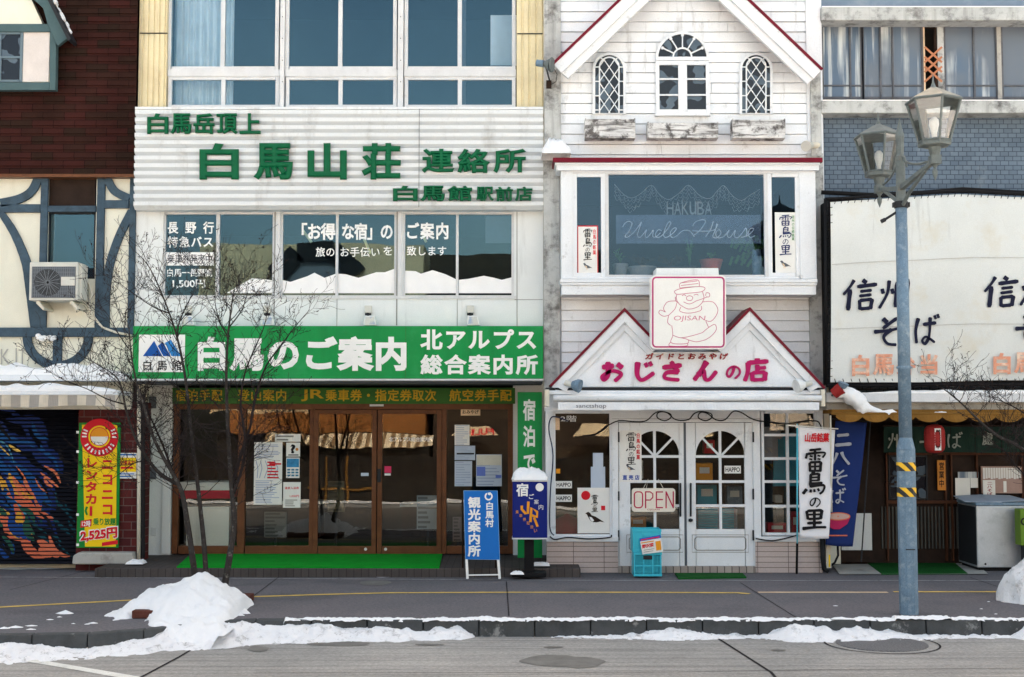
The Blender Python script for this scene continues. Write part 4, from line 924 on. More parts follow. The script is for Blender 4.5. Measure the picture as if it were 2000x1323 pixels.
# bay window on the first floor
YB = SH - .42
obj('bay_roof', MB().pb(1080, 308, 1607, 317, YB - .12, .56), M['red'], wb, bevel=.006)
obj('cornice', MB().pb(1084, 317.4, 1602, 322, YB - .09, .5).pb(1087, 322.4, 1600, 333, YB - .06, .47), M['trim'], wb, bevel=.004)
by = obj('bay_window', MB().pb(1096, 333.5, 1119, 545, YB, .41).pb(1562, 333.5, 1594, 545, YB, .41).pb(1119, 333.5, 1562, 338, YB, .3).pb(1119, 541, 1562, 545, YB, .3), M['trim'], wb, bevel=.004)
obj('sill', MB().pb(1094, 545.4, 1597, 552, YB - .05, .46).pb(1095, 552.4, 1596, 557, YB - .035, .45).pb(1097, 557.4, 1594, 576, YB - .01, .42), M['trim'], by, bevel=.004)
for a, b in ((1119, 1182), (1500, 1562)):
    m = MB()
    for q in ((a,338,a+8,541),(b-8,338,b,541),(a+8,338,b-8,346),(a+8,533,b-8,541)): m.pb(*q, YB + .02, .05)
    s = obj('casement', m, M['trim'], by, bevel=.004); obj('pane', MB().pb(a + 7, 345, b - 7, 534, YB + .045, .006), M['glass_d'], s)
m = MB()
for q in ((1182,338,1189,541),(1493,338,1500,541),(1189,338,1493,341),(1189,537,1493,541)): m.pb(*q, YB + .015, .06)
s = obj('fixed_light', m, M['alu'], by, bevel=.003); obj('pane', MB().pb(1188, 340, 1494, 538, YB + .05, .006), M['glass_d'], s)
room(wb, X(1120, 440, YB), X(1562, 440, YB), Z(541, YB) , Z(338, YB), YB + .1, 2.6, 'bay_room')
YN = YB + .06                                    # hand drawn neon script and net behind the glass
t = thing('neon_script', 'white script lettering on a clear plate behind the bay window', 'sign', pt(1340, 480, YN))
UH = [[(1216,444),(1221,436),(1229,433),(1234,438),(1228,452),(1221,461),(1225,464),(1236,456),(1246,444),(1253,434),(1248,448),(1245,460),(1250,464),(1259,454),(1263,449),(1260,460),(1264,464),(1272,455),(1276,450),(1275,462),(1281,463),(1290,455)],[(1292,451),(1286,449),(1280,457),(1283,464),(1292,461),(1304,447),(1310,436),(1306,434),(1300,445),(1296,460),(1302,464),(1314,456),(1321,447),(1316,446),(1309,455),(1312,464),(1320,462),(1332,452),(1340,450),(1348,452),(1356,463)],
 [(1353,442),(1358,434),(1370,430),(1378,432),(1372,444),(1362,455),(1355,460)],[(1393,433),(1388,448),(1378,463)],[(1352,451),(1372,452),(1394,450),(1402,438)],[(1400,437),(1397,450),(1392,462),(1400,465),(1408,456),(1404,449),(1398,456),(1402,465),(1414,462),(1424,450),(1420,460),(1426,464),(1436,450),(1434,462),(1442,464),(1452,452),(1457,446),(1458,460),(1448,464)],[(1458,462),(1468,454),(1472,447),(1466,447),(1461,456),(1465,464),(1474,461)]]
m = MB()
for q in UH: m.tube([pt(x, y, YN) for x, y in crom(q, 5)], .006, 6)
obj('lettering', m, mat('white neon tube', (190, 198, 206), .5), t)
m = MB(); put_row(m, 'HAKuBA', 1302, 394, 1390, 420, YN, gap=.12, weight=.0); obj('lettering', m, M['potgrey'], t)
k = NT('clear plate'); k.t.nodes.remove(k.b); tr = k.n('ShaderNodeBsdfTransparent'); df = k.n('ShaderNodeBsdfDiffuse'); df.inputs[0].default_value = S(170, 190, 215); mx = k.n('ShaderNodeMixShader'); mx.inputs[0].default_value = .16
k.l(tr.outputs[0], mx.inputs[1]); k.l(df.outputs[0], mx.inputs[2]); k.l(mx.outputs[0], k.t.nodes['Material Output'].inputs['Surface']); M['plate'] = k.m
obj('plate', MB().pb(1203, 420, 1486, 476, YN + .03, .005), M['plate'], t)
t = thing('string_net', 'scalloped string net hanging across the top of the bay window', 'net', pt(1340, 370, YN + .05))
m = MB(); top = [(1200,360),(1218,380),(1234,387),(1252,378),(1272,362),(1288,380),(1306,390),(1326,378),(1345,362),(1366,382),(1386,388),(1402,372),(1414,363),(1430,382),(1448,392),(1464,382),(1484,370)]
tc = crom(top, 4); m.tube([pt(x, y, YN + .05) for x, y in tc], .005, 5)
for r_ in range(4):
    for i in range(0, len(tc) - 2, 2):
        x, y = tc[i]; x2, y2 = tc[i + 2]; dy = 6 + r_ * 7 + (3 if i % 4 else 0) + R.uniform(-1.5, 1.5)
        if r_ == 3 and R.random() < .5: continue
        m.tube([pt(x, y + dy - 6, YN + .05), pt((x+x2)/2 + R.uniform(-1,1), (y+y2)/2 + dy, YN + .05), pt(x2, y2 + dy - 6, YN + .05)], .0028, 4)
obj('mesh', m, M['potgrey'], t)
def pot(px, y0, y1, w0, w1, m_, label, plant=None, Y=YB + .25, name='flower_pot'):
    t = thing(name, label, 'flower pot', pt(px, y1, Y)); c_ = pt(px, y1, Y); hgt = Z(y0, Y) - c_.z; r0 = w1 / 2 / 140; r1 = w0 / 2 / 140
    ob = obj('pot', MB().lathe(c_, [(r0, 0), (r1 * .94, hgt * .82), (r1, hgt * .83), (r1, hgt), (r1 * .88, hgt), (r1 * .86, hgt * .9)], 20), M[m_], t)
    if plant:
        m = MB()
        for i in range(plant[1]):
            a = R.uniform(0, 2*pi); l_ = plant[2] * R.uniform(.6, 1.1); sp_ = plant[3]; b0 = c_ + Vector((0, 0, hgt))
            tip = b0 + Vector((cos(a) * sp_, sin(a) * sp_ * .6, l_)); mid = b0 + Vector((cos(a) * sp_ * .3, sin(a) * sp_ * .2, l_ * .6)); m.tube([b0, mid, tip], [.006, .009, .002], 5)
            for q in range(3):
                e_ = mid.lerp(tip, q / 3); d_ = Vector((R.uniform(-1,1), R.uniform(-1,1), R.uniform(-.3,1))) * .035; m.add([e_, e_ + d_ + Vector((.012,0,0)), e_ + d_ * 1.6, e_ + d_ - Vector((.012,0,0))], [(0,1,2,3)])
        obj('foliage', m, M[plant[0]], t)
    return t
pot(1212, 516, 540, 30, 22, 'potgrey', 'small square grey pot at the left end of the bay window', ('plant', 8, .18, .08))
pot(1254, 522, 540, 56, 44, 'potgrey', 'wide shallow grey planter behind the bay window glass', ('wood', 26, .16, .2))
pot(1310, 523, 540, 50, 44, 'iron', 'dark planter half hidden behind the cartoon sign', ('wood', 26, .15, .2))
pot(1347, 520, 540, 26, 20, 'iron', 'dark pot holding a tall pointed plant', ('plant', 12, .38, .05))
pot(1389, 508, 528, 46, 34, 'terracotta', 'terracotta pot with a round cactus behind the bay window', ('plant', 10, .1, .06))
t = thing('vase', 'grey cylinder vase with dark foliage at the right of the bay window', 'vase', pt(1478, 540, YB + .3)); obj('body', MB().lathe(pt(1478, 540, YB + .3), [(.06, 0), (.065, .3), (.06, .37), (.05, .37)], 18), M['galv'], t)
m = MB(); b0 = pt(1478, 488, YB + .3)
for i in range(60):
    a = R.uniform(0, 2*pi); tip = b0 + Vector((cos(a) * R.uniform(.05, .3) - .08, sin(a) * .15, R.uniform(-.2, .25))); m.tube([b0, tip], [.004, .002], 4); d_ = Vector((.03, 0, .02)); m.add([tip - d_, tip + Vector((0,0,.04)), tip + d_, tip - Vector((0,0,.04))], [(0,1,2,3)])
obj('foliage', m, M['plant'], t)
# posters in the casements
def bird(mb, mb2, cx, cy, s, Y):                 # small standing bird, body outline and pale breast
    mb.pp([(cx+x*s, cy+y*s) for x, y in ((-.5,-.3),(-.62,-.36),(-.5,-.45),(-.36,-.5),(-.22,-.4),(-.1,-.22),(.2,-.12),(.55,.1),(.95,.36),(.6,.3),(.3,.36),(0,.34),(-.2,.22),(-.34,0))], Y - .002, .002)
    mb2.pp([(cx+x*s, cy+y*s) for x, y in ((-.3,-.1),(-.1,-.05),(.1,.2),(-.02,.3),(-.18,.2))], Y - .004, .002)
    for x in (-.05, .12): mb2.bar((cx+x*s, cy+.35*s), (cx+(x-.03)*s, cy+.6*s), .07*s, Y - .002, .002)
def raicho(mb, x0, y0, x1, y1, Y, fat=1.0):
    h = (y1 - y0); cells = ((0,.27,0,1),(.29,.58,0,1),(.6,.74,.25,.75),(.76,1,.03,1))
    for ch, (a, b, l, r_) in zip('雷鳥の里', cells): brush(mb, ch, x0+(x1-x0)*l, y0+h*a, x0+(x1-x0)*r_, y0+h*b, Y, fat)
YP = YB + .038
t = thing('poster', 'narrow poster with a red border in the left casement', 'poster', pt(1147, 536, YP))
obj('sheet', MB().pb(1128, 441, 1168, 534, YP, .004), M['paper'], t)
m = MB()
for q in ((1128,441,1168,443),(1128,443,1129.5,534),(1166.5,443,1168,534)): m.pb(*q, YP - .002, .002)
put_col(m, '白馬の銘菓', 1158, 448, 1164, 498, YP, weight=.02, thick=.002); obj('print', m, M['crimson'], t)
m = MB(); raicho(m, 1139, 447, 1156, 508, YP); obj('lettering', m, M['ink'], t)
m, m2 = MB(), MB(); bird(m, m2, 1146, 520, 12, YP); obj('bird_print', m, M['grille'], t); obj('bird_print', m2, M['tact_pale'], t)
t = thing('poster', 'narrow white poster with green side text in the right casement', 'poster', pt(1534, 534, YP))
obj('sheet', MB().pb(1514, 415, 1554, 533, YP, .004), M['paper'], t)
m = MB(); raicho(m, 1522, 420, 1546, 498, YP); obj('lettering', m, flat('dark blue ink', (24, 44, 96)), t)
m = MB(); put_col(m, '信州の伝統銘菓', 1546.5, 421, 1551.5, 470, YP, weight=.01, thick=.002); obj('lettering', m, M['print_green'], t)
m, m2 = MB(), MB(); bird(m, m2, 1532, 516, 14, YP); obj('bird_print', m, M['grille'], t); obj('bird_print', m2, M['tact_pale'], t)
# small gables over the shop front
YS = SH - .62
gable(1220, 601, 1074, 752, 1290, 674, YS, .6, 5, 15, wb, 'small_gable'); gable(1465, 600, 1393, 674, 1613, 757, YS + .006, .6, 5, 15, wb, 'small_gable')
gb = MB()
for i in range(9):
    ya, yb_ = 640 + i * 14.5, 640 + (i + 1) * 14.5
    hw = lambda y: max(0, (y - 628) / 1.03)
    l1, r1 = 1220 - hw(ya), 1220 + hw(ya); l2, r2 = 1220 - hw(yb_), 1220 + hw(yb_)
    if yb_ > 760: break
    if ya < 700:
        gb.pp([(l1, ya), (r1, ya), (min(r2,1342), yb_), (l2, yb_)], YS + .09 - .0006*i, .02); gb.pp([(1465 - hw(ya), ya), (1465 + hw(ya), ya), (1465 + hw(yb_), yb_), (max(1465 - hw(yb_),1343), yb_)], YS + .09 - .0006*i, .02)
    else: gb.pp([(l1, ya), (1465 + hw(ya), ya), (1465 + hw(yb_), yb_), (l2, yb_)], YS + .09 - .0006*i, .02)
obj('gable_boards', gb, M['clap'], wb)
obj('fascia_board', MB().pp([(1230,688),(1456,688),(1500,690),(1560,756),(1096,756),(1190,690)], YS + .07, .012), M['clap'], wb)
t = thing('shop_lettering', 'raised magenta brush characters across the double gable', 'lettering', pt(1340, 745, YS + .05))
cells = ((1175,706,1217,745),(1238,706,1278,744),(1293,706,1334,744),(1355,706,1400,744),(1417,713,1447,740),(1455,700,1502,745))
for ch, c_ in zip('おじさんの店', cells):
    m = MB(); brush(m, ch, *c_, YS + .07, 1.6, .03); obj('character', m, M['magenta'], t)
m = MB(); put_row(m, 'ガイドとおみやげ', 1259, 690, 1420, 703, YS + .07, gap=.3, weight=.035, thick=.02, shear=.15); obj('small_lettering', m, M['maroon'], t)
# cartoon sign
t = thing('picture_sign', 'square white sign with a line drawing of a man in a hat', 'sign', pt(1345, 682, YS - .2))
YQ = SH - .95
def rrect(x0, y0, x1, y1, r_):
    o = []
    for cx, cy, a in ((x1-r_,y0+r_,-90),(x1-r_,y1-r_,0),(x0+r_,y1-r_,90),(x0+r_,y0+r_,180)): o += [(cx + r_*cos(radians(a+q*15)), cy + r_*sin(radians(a+q*15))) for q in range(7)]
    return o
obj('panel', MB().pp(rrect(1271,538,1418,682,9), YQ, .16), M['white'], t)
obj('hood', MB().pp([(1282,524),(1403,524),(1404,538),(1281,538)], YQ + .2, .4), M['panel'], t); obj('bracket', MB().pb(1300, 660, 1390, 675, YQ + .16, .4), M['panel'], t)
r_ = rrect(1275,542,1414,678,7); obj('border', MB().band(r_ + r_[:1], 3, YQ - .003, .003), flat('magenta border', (176, 50, 110)), t)
m = MB(); ln = lambda pts_, w_=1.3: m.band(crom(pts_, 5), w_, YQ - .002, .002)
for q in ([(1328,563),(1330,553),(1362,547),(1366,560)],[(1328,563),(1347,561),(1366,560)],[(1317,569),(1330,564),(1365,560),(1377,563),(1370,570),(1345,573),(1322,575),(1317,569)],
 [(1322,575),(1321,584),(1325,592),(1330,597)],[(1372,570),(1375,582),(1371,592)],[(1330,597),(1345,604),(1362,600),(1371,592)],[(1341,580),(1347,578),(1353,581),(1350,587),(1342,586),(1341,580)],[(1332,578),(1336,576),(1340,578)],[(1355,577),(1360,575),(1364,577)],[(1335,590),(1347,594),(1360,588)],[(1360,588),(1372,584),(1382,580)],[(1378,578),(1380,572),(1386,574),(1385,580),(1379,580)],
 [(1325,592),(1320,588),(1319,580)],[(1330,600),(1328,608),(1345,612),(1368,607),(1370,598)],[(1321,588),(1304,590),(1296,602),(1300,610)],[(1300,610),(1290,606),(1287,612),(1296,618),(1306,616)],[(1306,616),(1318,604),(1322,592)],[(1372,590),(1392,590),(1402,604),(1398,618),(1388,628),(1378,626)],[(1306,616),(1304,630),(1310,636)],[(1312,636),(1314,655),(1310,668),(1320,672),(1342,671),(1344,664),(1330,660)],[(1314,655),(1330,660),(1352,656),(1372,650)],[(1372,650),(1384,640),(1396,634),(1399,644),(1390,656),(1378,664)],[(1344,664),(1360,668),(1378,664)],[(1310,668),(1308,676),(1340,676),(1343,671)],[(1378,626),(1384,640)],[(1329,553),(1362,549)],[(1330,558),(1364,554)]): ln(q)
obj('line_drawing', m, flat('faded pink line', (196, 120, 142)), t)
m = MB(); put(m, 'OJISAN', 1316, 617, 1378, 629, YQ, weight=.0, thick=.002, shear=.1); obj('lettering', m, flat('faded pink print', (206, 130, 150)), t)
for sx, l in ((1, 'silver spotlight at the left foot of the small gables'), (-1, 'white spotlight at the right foot of the small gables')):
    xx = (lambda x: x) if sx == 1 else (lambda x: 2688 - x)
    t = thing('spotlight', l, 'lamp', pt(xx(1110), 765, YS))
    obj('bracket', MB().bar((xx(1090), 752), (xx(1108), 762), 9, YS - .1, .05), M['trim'], t); obj('socket', cone(pt(xx(1104), 748, YS-.15), pt(xx(1119), 752, YS-.2), .035, .04), M['acm'], t)
    obj('lamp_head', MB().tube([pt(xx(1117), 751, YS-.2), pt(xx(1126), 753, YS-.22), pt(xx(1133), 755, YS-.24)], [.045, .085, .09], 16), M['galv'] if sx == 1 else M['panel'], t)
# awning rail and valance
obj('ledge', MB().pb(1066, 757.5, 1610, 762, YS + .0, .5), M['iron'], wb)
t = thing('shop_awning', 'white rolled awning with a plain white valance over the arched doors', 'awning', pt(1340, 802, YS - .1))
obj('case', MB().pb(1072, 763, 1606, 771, YS - .05, .4), M['trim'], t, bevel=.01); obj('roll', MB().tube([pt(1081, 778, YS - .12), pt(1604, 778, YS - .12)], .04, 12), M['trim'], t, smooth=True)
for a in (1065, 1604): obj('end_bracket', MB().pb(a, 761, a + 8, 794, YS - .1, .5), M['pvc'], t, bevel=.004)
m = MB(); n = 90; vs = []
for i in range(n + 1):
    px = 1090 + (1600 - 1090) * i / n; w_ = .01 * noise.noise(Vector((px * .04, 0, 2)))
    vs += [(X(px, 787, YS-.15), YS - .15 + w_, Z(786, YS-.15)), (X(px, 801, YS-.15), YS - .15 - w_ * 1.5, Z(801 + 1.5 * noise.noise(Vector((px*.02, 5, 1))), YS-.15))]
m.add(vs, [(2*i, 2*i+1, 2*i+3, 2*i+2) for i in range(n)]); obj('valance', m, M['trim'], t)
m = MB(); put(m, 'sanctshop', 1125, 789, 1184, 799, YS - .165, weight=0, thick=.002); obj('lettering', m, M['grille'], t)
snow_ridge(1088, 1590, 774, YS - .15, .25, .05, 'thin snow along the white awning over the arched doors', 3.9)
# shop front
Y2 = SH + .02
obj('lintel', MB().pb(1064, 795, 1612, 803, Y2 - .02, .2).pb(1195, 803, 1485, 818, Y2 - .01, .2), M['trim'], wb)
for a, b in ((1066, 1080), (1597, 1609)): obj('corner_post', MB().pb(a, 803, b, 1052, Y2 - .03, .2), M['trim'], wb, bevel=.004)
for a, b in ((1068, 1207), (1476, 1606)):
    obj('apron', MB().pb(a, 1059, b, 1121, Y2 - .06, .25), M['tile_beige'], wb); obj('sill', MB().pb(a - 1, 1049, b + 1, 1058.6, Y2 - .09, .26), M['trim'], wb, bevel=.006)
obj('door_step', MB().pb(1207.5, 1107, 1475.5, 1122, Y2 - .1, .3), M['step_tile'], wb)
def swin(q, vs_, hs_):
    return window(wb, *q, Y2, 5, vs_, hs_, 5, .07, 'trim', 'glass', .035)
swin((1080, 803, 1196, 1049), (), ()); swin((1488, 803, 1597, 1046), (1539,), (850, 896, 941, 989))
df = obj('door_frame', MB().pb(1196, 818.5, 1208, 1107, Y2 - .04, .15).pb(1472, 818.5, 1486, 1107, Y2 - .04, .15).pb(1208, 818.5, 1472, 825, Y2 - .04, .15), M['trim'], wb, bevel=.004)
for a, b, cx, hx in ((1209, 1336, 1279, 1329), (1341, 1471, 1407, 1349)):
    YD = Y2 - .01; m = MB(); ga, gb_ = cx - 48, cx + 48; top, bot = 842, 1034
    m.pb(a, 826, ga, 1106, YD, .05); m.pb(gb_, 826, b, 1106, YD, .05); m.pb(ga, bot, gb_, 1106, YD, .05)
    ar = [(cx + 48 * cos(q), 890 - 48 * sin(q)) for q in [pi * i / 20 for i in range(21)]]
    m.pp([(gb_, 826)] + ar + [(ga, 826)], YD, .05)
    d_ = obj('door', m, M['trim'], wb)
    m = MB()
    for q in ((cx-2.5,842,cx+2.5,bot),): m.pb(*q, YD + .008, .03)
    for y in (892, 941, 988): m.pb(ga, y - 2.5, cx - 2.5, y + 2.5, YD + .008, .03); m.pb(cx + 2.5, y - 2.5, gb_, y + 2.5, YD + .008, .03)
    for s in (1, -1): m.bar((cx + s * 3, 889), (cx + s * 34, 857), 4, YD + .01, .028)
    obj('glazing_bars', m, M['trim'], d_); obj('pane', MB().pb(ga - 2, 840, gb_ + 2, bot + 2, YD + .035, .006), M['glass'], d_)
    m = MB(); o = [(cx-50,1053),(cx-46,1049),(cx+46,1049),(cx+50,1053),(cx+50,1071),(cx+46,1075),(cx-46,1075),(cx-50,1071)]; m.band(o + o[:1], 1.6, YD - .006, .006)
    o = [(cx-55,1045),(cx+55,1045),(cx+55,1079),(cx-55,1079)]; m.band(o + o[:1], 1.0, YD - .004, .004); obj('panel_moulding', m, M['potgrey'], d_)
    m = MB().tube([pt(hx, 945, YD - .01), pt(hx, 950, YD - .06), pt(hx, 1002, YD - .06), pt(hx, 1008, YD - .01)], .014, 8)
    if hx == 1349: m.lathe(pt(hx, 1020, YD - .03), [(.005, 0), (.03, .01), (.03, .04), (.005, .05)], 12)
    obj('handle', m, M['iron'], d_, smooth=True)
obj('hinge', MB().pb(1207, 844, 1210, 864, Y2 - .05, .02).pb(1207, 960, 1210, 978, Y2 - .05, .02).pb(1207, 1036, 1210, 1056, Y2 - .05, .02).pb(1470, 844, 1473, 864, Y2 - .05, .02).pb(1470, 955, 1473, 976, Y2 - .05, .02).pb(1470, 1036, 1473, 1056, Y2 - .05, .02), M['iron'], wb)
obj('astragal', MB().pb(1336.3, 826, 1340.7, 1105, Y2 + .0, .05), M['grille'], wb)
room(wb, X(1072, 950, SH), X(1604, 950, SH), .02, Z(800, SH), SH + .2, 2.8, 'dark')
# goods behind the shop windows
def cloth(px0, py0, px1, py1, Y, m_, label, seed, name='tshirt'):
    mb = MB(); cx = (px0 + px1) / 2; w_ = (px1 - px0)
    o = [(cx - w_*.16, py0), (cx + w_*.16, py0), (cx + w_*.32, py0 + 3), (px1, py0 + (py1-py0)*.3), (px1 - w_*.14, py0 + (py1-py0)*.38), (cx + w_*.3, py0 + (py1-py0)*.28), (cx + w_*.32, py1), (cx - w_*.32, py1), (cx - w_*.3, py0 + (py1-py0)*.28), (px0 + w_*.14, py0 + (py1-py0)*.38), (px0, py0 + (py1-py0)*.3), (cx - w_*.32, py0 + 3)]
    mb.pp(o, Y, .05); return solo(name, mb, M[m_], label, 'shirt', bevel=.01)
cloth(1476, 834, 1530, 900, SH + .35, 'grey_cloth', 'grey shirt hanging behind the small paned window', 1)
cloth(1496, 846, 1576, 950, SH + .55, 'teal_cloth', 'turquoise shirt hanging behind the small paned window', 2)
solo('folded_shirts', MB().pb(1363, 995, 1440, 1034, SH + .5, .3), M['galv'], 'stack of folded blue shirts behind the right door glass', 'shirts')
m = MB()
for i in range(8): m.pb(1364, 994 + i * 5, 1402, 997.6 + i * 5, SH + .46 - .002 * i, .3); m.pb(1410, 994 + i * 5, 1434, 997.6 + i * 5, SH + .46, .3)
solo('folded_shirts', m, M['teal_cloth'], 'folded pale blue shirts low behind the right door glass', 'shirts', bevel=.004)
for i, (q, mm, l) in enumerate((((1230,1010,1262,1032),'wood_o','orange wooden crate low behind the left door glass'), ((1360,905,1392,938),'orange','orange box on a shelf behind the right door glass'), ((1376,860,1396,886),'crimson','red packet high behind the right door glass'), ((1500,1022,1536,1042),'crimson','red box at the bottom of the small paned window'), ((1546,1000,1562,1042),'crimson','upright red carton behind the small paned window'), ((1244,900,1256,935),'paper','white packet behind the left door glass'), ((1420,950,1450,985),'galv','blue grey carton behind the right door glass'), ((1362,945,1400,986),'teal_cloth','blue carton behind the right door glass'), ((1514,968,1528,982),'paper','small white card behind the small paned window'))):
    x0, y0, x1, y1 = q; tt = thing('goods_box', l, 'box', pt((x0+x1)/2, y1, SH + .6)); obj('carton', MB().pb(x0, y0, x1, y1, SH + .5 + .03*i, .2), M[mm], tt, bevel=.004); obj('carton_label', MB().pb(x0 + (x1-x0)*.2, y0 + (y1-y0)*.25, x1 - (x1-x0)*.2, y0 + (y1-y0)*.6, SH + .497 + .03*i, .003), M['paper'], tt)
for y in (944, 990): solo('shelf', MB().pb(1350, y, 1468, y + 3, SH + .45, .7), M['wood'], 'wooden shelf behind the right door, %s' % ('upper' if y < 960 else 'lower'), 'shelf')
m = MB(); m.lathe(pt(1108, 1046, SH + .5), [(.3, 0), (.28, .1), (.18, .22), (.02, .3)], 20); solo('red_cushion', m, M['lantern'], 'rounded red cushion behind the large shop window', 'cushion', smooth=True)
# papers on the glass of the shop
def paper(name, q, Y, label, m_='paper', cat='poster'):
    t = thing(name, label, cat, pt((q[0]+q[2])/2, q[3], Y)); obj('sheet', MB().pb(*q, Y - .003, .003), M[m_], t); return t
YC = Y2 + .03
t = paper('poster', (1128, 953, 1194, 1042), YC, 'large pale poster with a brown standing bird in the shop window')
m, m2 = MB(), MB(); bird(m, m2, 1158, 1012, 24, YC - .003); obj('bird_print', m, M['wood'], t); obj('bird_print', m2, M['white_vinyl'], t)
m = MB(); raicho(m, 1155, 967, 1168, 1000, YC - .003); obj('lettering', m, M['ink'], t)
m = MB().disc(1144, 968, 9, YC - .005, .002, 20); m.pb(1174, 988, 1182, 997, YC - .004, .001); obj('red_seal', m, M['crimson'], t)
paper('notice', (1154, 912, 1182, 953), YC + .003, 'plain grey sheet above the bird poster', 'paper_b', 'notice'); paper('notice', (1158, 885, 1178, 912), YC + .004, 'small upper grey sheet taped in the shop window', 'paper_b', 'notice')
for y, l in ((940, 'upper of the two stickers on the large shop window'), (966.5, 'lower of the two stickers on the large shop window')):
    t = paper('sticker', (1085, y, 1117, y + 14), YC, 'black lettered white sticker, ' + l, 'paper', 'sticker'); m = MB(); put(m, 'HAPPO', 1087, y + 3, 1115, y + 11, YC - .003, weight=.02, thick=.001); obj('lettering', m, M['ink'], t)
t = paper('sticker', (1415, 910, 1447, 925), YD + .03, 'black lettered white sticker on the right door glass', 'paper', 'sticker'); m = MB(); put(m, 'HAPPO', 1417, 913, 1445, 922, YD + .027, weight=.02, thick=.001); obj('lettering', m, M['ink'], t)
paper('sticker', (1086, 916, 1094, 925), YC, 'tiny orange sticker on the large shop window', 'orange', 'sticker'); paper('sticker', (1082, 815, 1093, 840), YC, 'small yellowed label in the top corner of the shop window', 'tact_pale', 'sticker')
m = MB(); put(m, '2階', 1095, 812, 1126, 824, YC, weight=0, thick=.001); solo('window_lettering', m, M['curtain'], 'faint white characters in the top corner of the shop window', 'lettering')
t = paper('door_plate', (1211, 841, 1253, 941), Y2 - .012, 'tall white plate with brush characters on the left arched door', 'paper', 'sign')
m = MB(); raicho(m, 1223, 845, 1242, 908, Y2 - .015); obj('lettering', m, M['ink'], t)
m = MB(); put_col(m, '白馬の銘菓', 1243, 846, 1250, 898, Y2 - .015, weight=.03, thick=.002); obj('lettering', m, M['crimson'], t)
m = MB(); put_row(m, '直売店', 1216, 928, 1249, 938, Y2 - .015, gap=.3, weight=.03, thick=.002); obj('lettering', m, flat('blue ink', (30, 64, 156)), t)
m, m2 = MB(), MB(); bird(m, m2, 1230, 914, 12, Y2 - .015); obj('bird_print', m, M['grille'], t); obj('bird_print', m2, M['tact_pale'], t)
t = thing('open_sign', 'hanging white sign reading OPEN in red on the left door', 'sign', pt(1276, 1000, Y2 - .04))
YO = Y2 - .035
obj('board', MB().pp(rrect(1234, 954, 1319, 1000, 6), YO, .02), mat('cream board', (232, 224, 210), .6), t)
m = MB(); w_ = 2.4
O = rrect(1239,961,1255,992,6); m.band(O + O[:1], w_, YO - .003, .003); m.bar((1261,960),(1261,993), w_, YO-.003,.003); m.band([(1261,961),(1270,961),(1275,965),(1275,972),(1270,977),(1261,977)], w_, YO-.0036, .003)
m.bar((1282,960),(1282,993),w_,YO-.003,.003)
for y in (961.2, 976, 991.8): m.bar((1282,y),(1295,y),w_,YO-.0036,.003)
m.bar((1301,993),(1301,960),w_,YO-.003,.003); m.bar((1315,993),(1315,960),w_,YO-.003,.003); m.bar((1301,961),(1315,992),w_,YO-.0036,.003)
obj('lettering', m, flat('dark pink paint', (178, 34, 74)), t)
m = MB(); put(m, 'OJISAN', 1264, 994, 1288, 998, YO, weight=0, thick=.002); obj('lettering', m, M['maroon'], t)
obj('cord', MB().tube([pt(1256,955,YO), pt(1266,936,Y2-.02), pt(1262,955,YO)], .004, 5).tube([pt(1296,955,YO), pt(1286,936,Y2-.02)], .004, 5), M['pvc'], t)
# black cable looping along the lintel
lp = [(1082,1046),(1074,1030),(1075,960),(1080,890),(1072,840),(1076,817),(1088,815),(1110,823)]
m = MB().tube([pt(x, y, Y2 - .08) for x, y in crom(lp, 5)], .009, 6); solo('cable', m, mat('blue black cable', (40, 48, 78), .5), 'dark blue cable running up the left corner of the shop front', 'cable', smooth=True)
lp = [(1140,852),(1160,850),(1176,842),(1190,830),(1210,822),(1240,824),(1262,822),(1278,808),(1290,804),(1308,808),(1310,816),(1298,822),(1284,816),(1286,806),(1302,806),(1320,820),(1344,820),(1356,808),(1370,804),(1388,808),(1390,816),(1378,822),(1364,816),(1368,806),(1382,808),(1398,820),(1416,820),(1432,804),(1448,806),(1464,816),(1480,822),(1500,824),(1540,828),(1590,822),(1602,830),(1604,842)]
m = MB().tube([pt(x, y, Y2 - .1 + .03 * noise.noise(Vector((i*.3,0,0)))) for i, (x, y) in enumerate(crom(lp, 5))], .009, 6); solo('cable', m, M['blackpipe'], 'black cable looping along the lintel above the arched doors', 'cable', smooth=True)
m = MB().tube([pt(x, y, Y2 - .12) for x, y in crom([(1074,1048),(1084,1054),(1110,1050),(1150,1053),(1190,1050),(1194,1045)], 5)], .01, 6).tube([pt(x, y, Y2 - .12) for x, y in crom([(1476,1052),(1500,1056),(1520,1055),(1556,1046)], 5)], .01, 6)
solo('cable', m, M['blackpipe'], 'black cable sagging along the window sills of the shop', 'cable', smooth=True)
def clump(name, px, py, Y, w, h, label, n=26, seed=0, d=.25, sx=0.0):
    mb = MB(); rr = random.Random(seed); nx, ny = 26, 12; vs = []
    for i in range(nx + 1):
        for j in range(ny + 1):
            u, v = i / nx * 2 - 1, j / ny * 2 - 1; q = (max(0, 1 - abs(u) ** 3.2) * max(0, 1 - abs(v) ** 2.6)) ** .5
            h_ = h * q * (.8 + .45 * noise.noise(Vector((u * 1.8 + seed, v * 2, seed))) + .2 * noise.noise(Vector((u * 5 + seed, v * 5, seed)))); c_ = pt(px, py, Y)
            vs.append((c_.x + u * w * (1 + .12 * noise.noise(Vector((v * 3, u, seed)))), c_.y + v * d, c_.z + h_ - .004 + sx * .0 * u))
    mb.add(vs, [(i*(ny+1)+j, (i+1)*(ny+1)+j, (i+1)*(ny+1)+j+1, i*(ny+1)+j+1) for i in range(nx) for j in range(ny)])
    return solo(name, mb, M['snow'], label, 'snow', smooth=True)
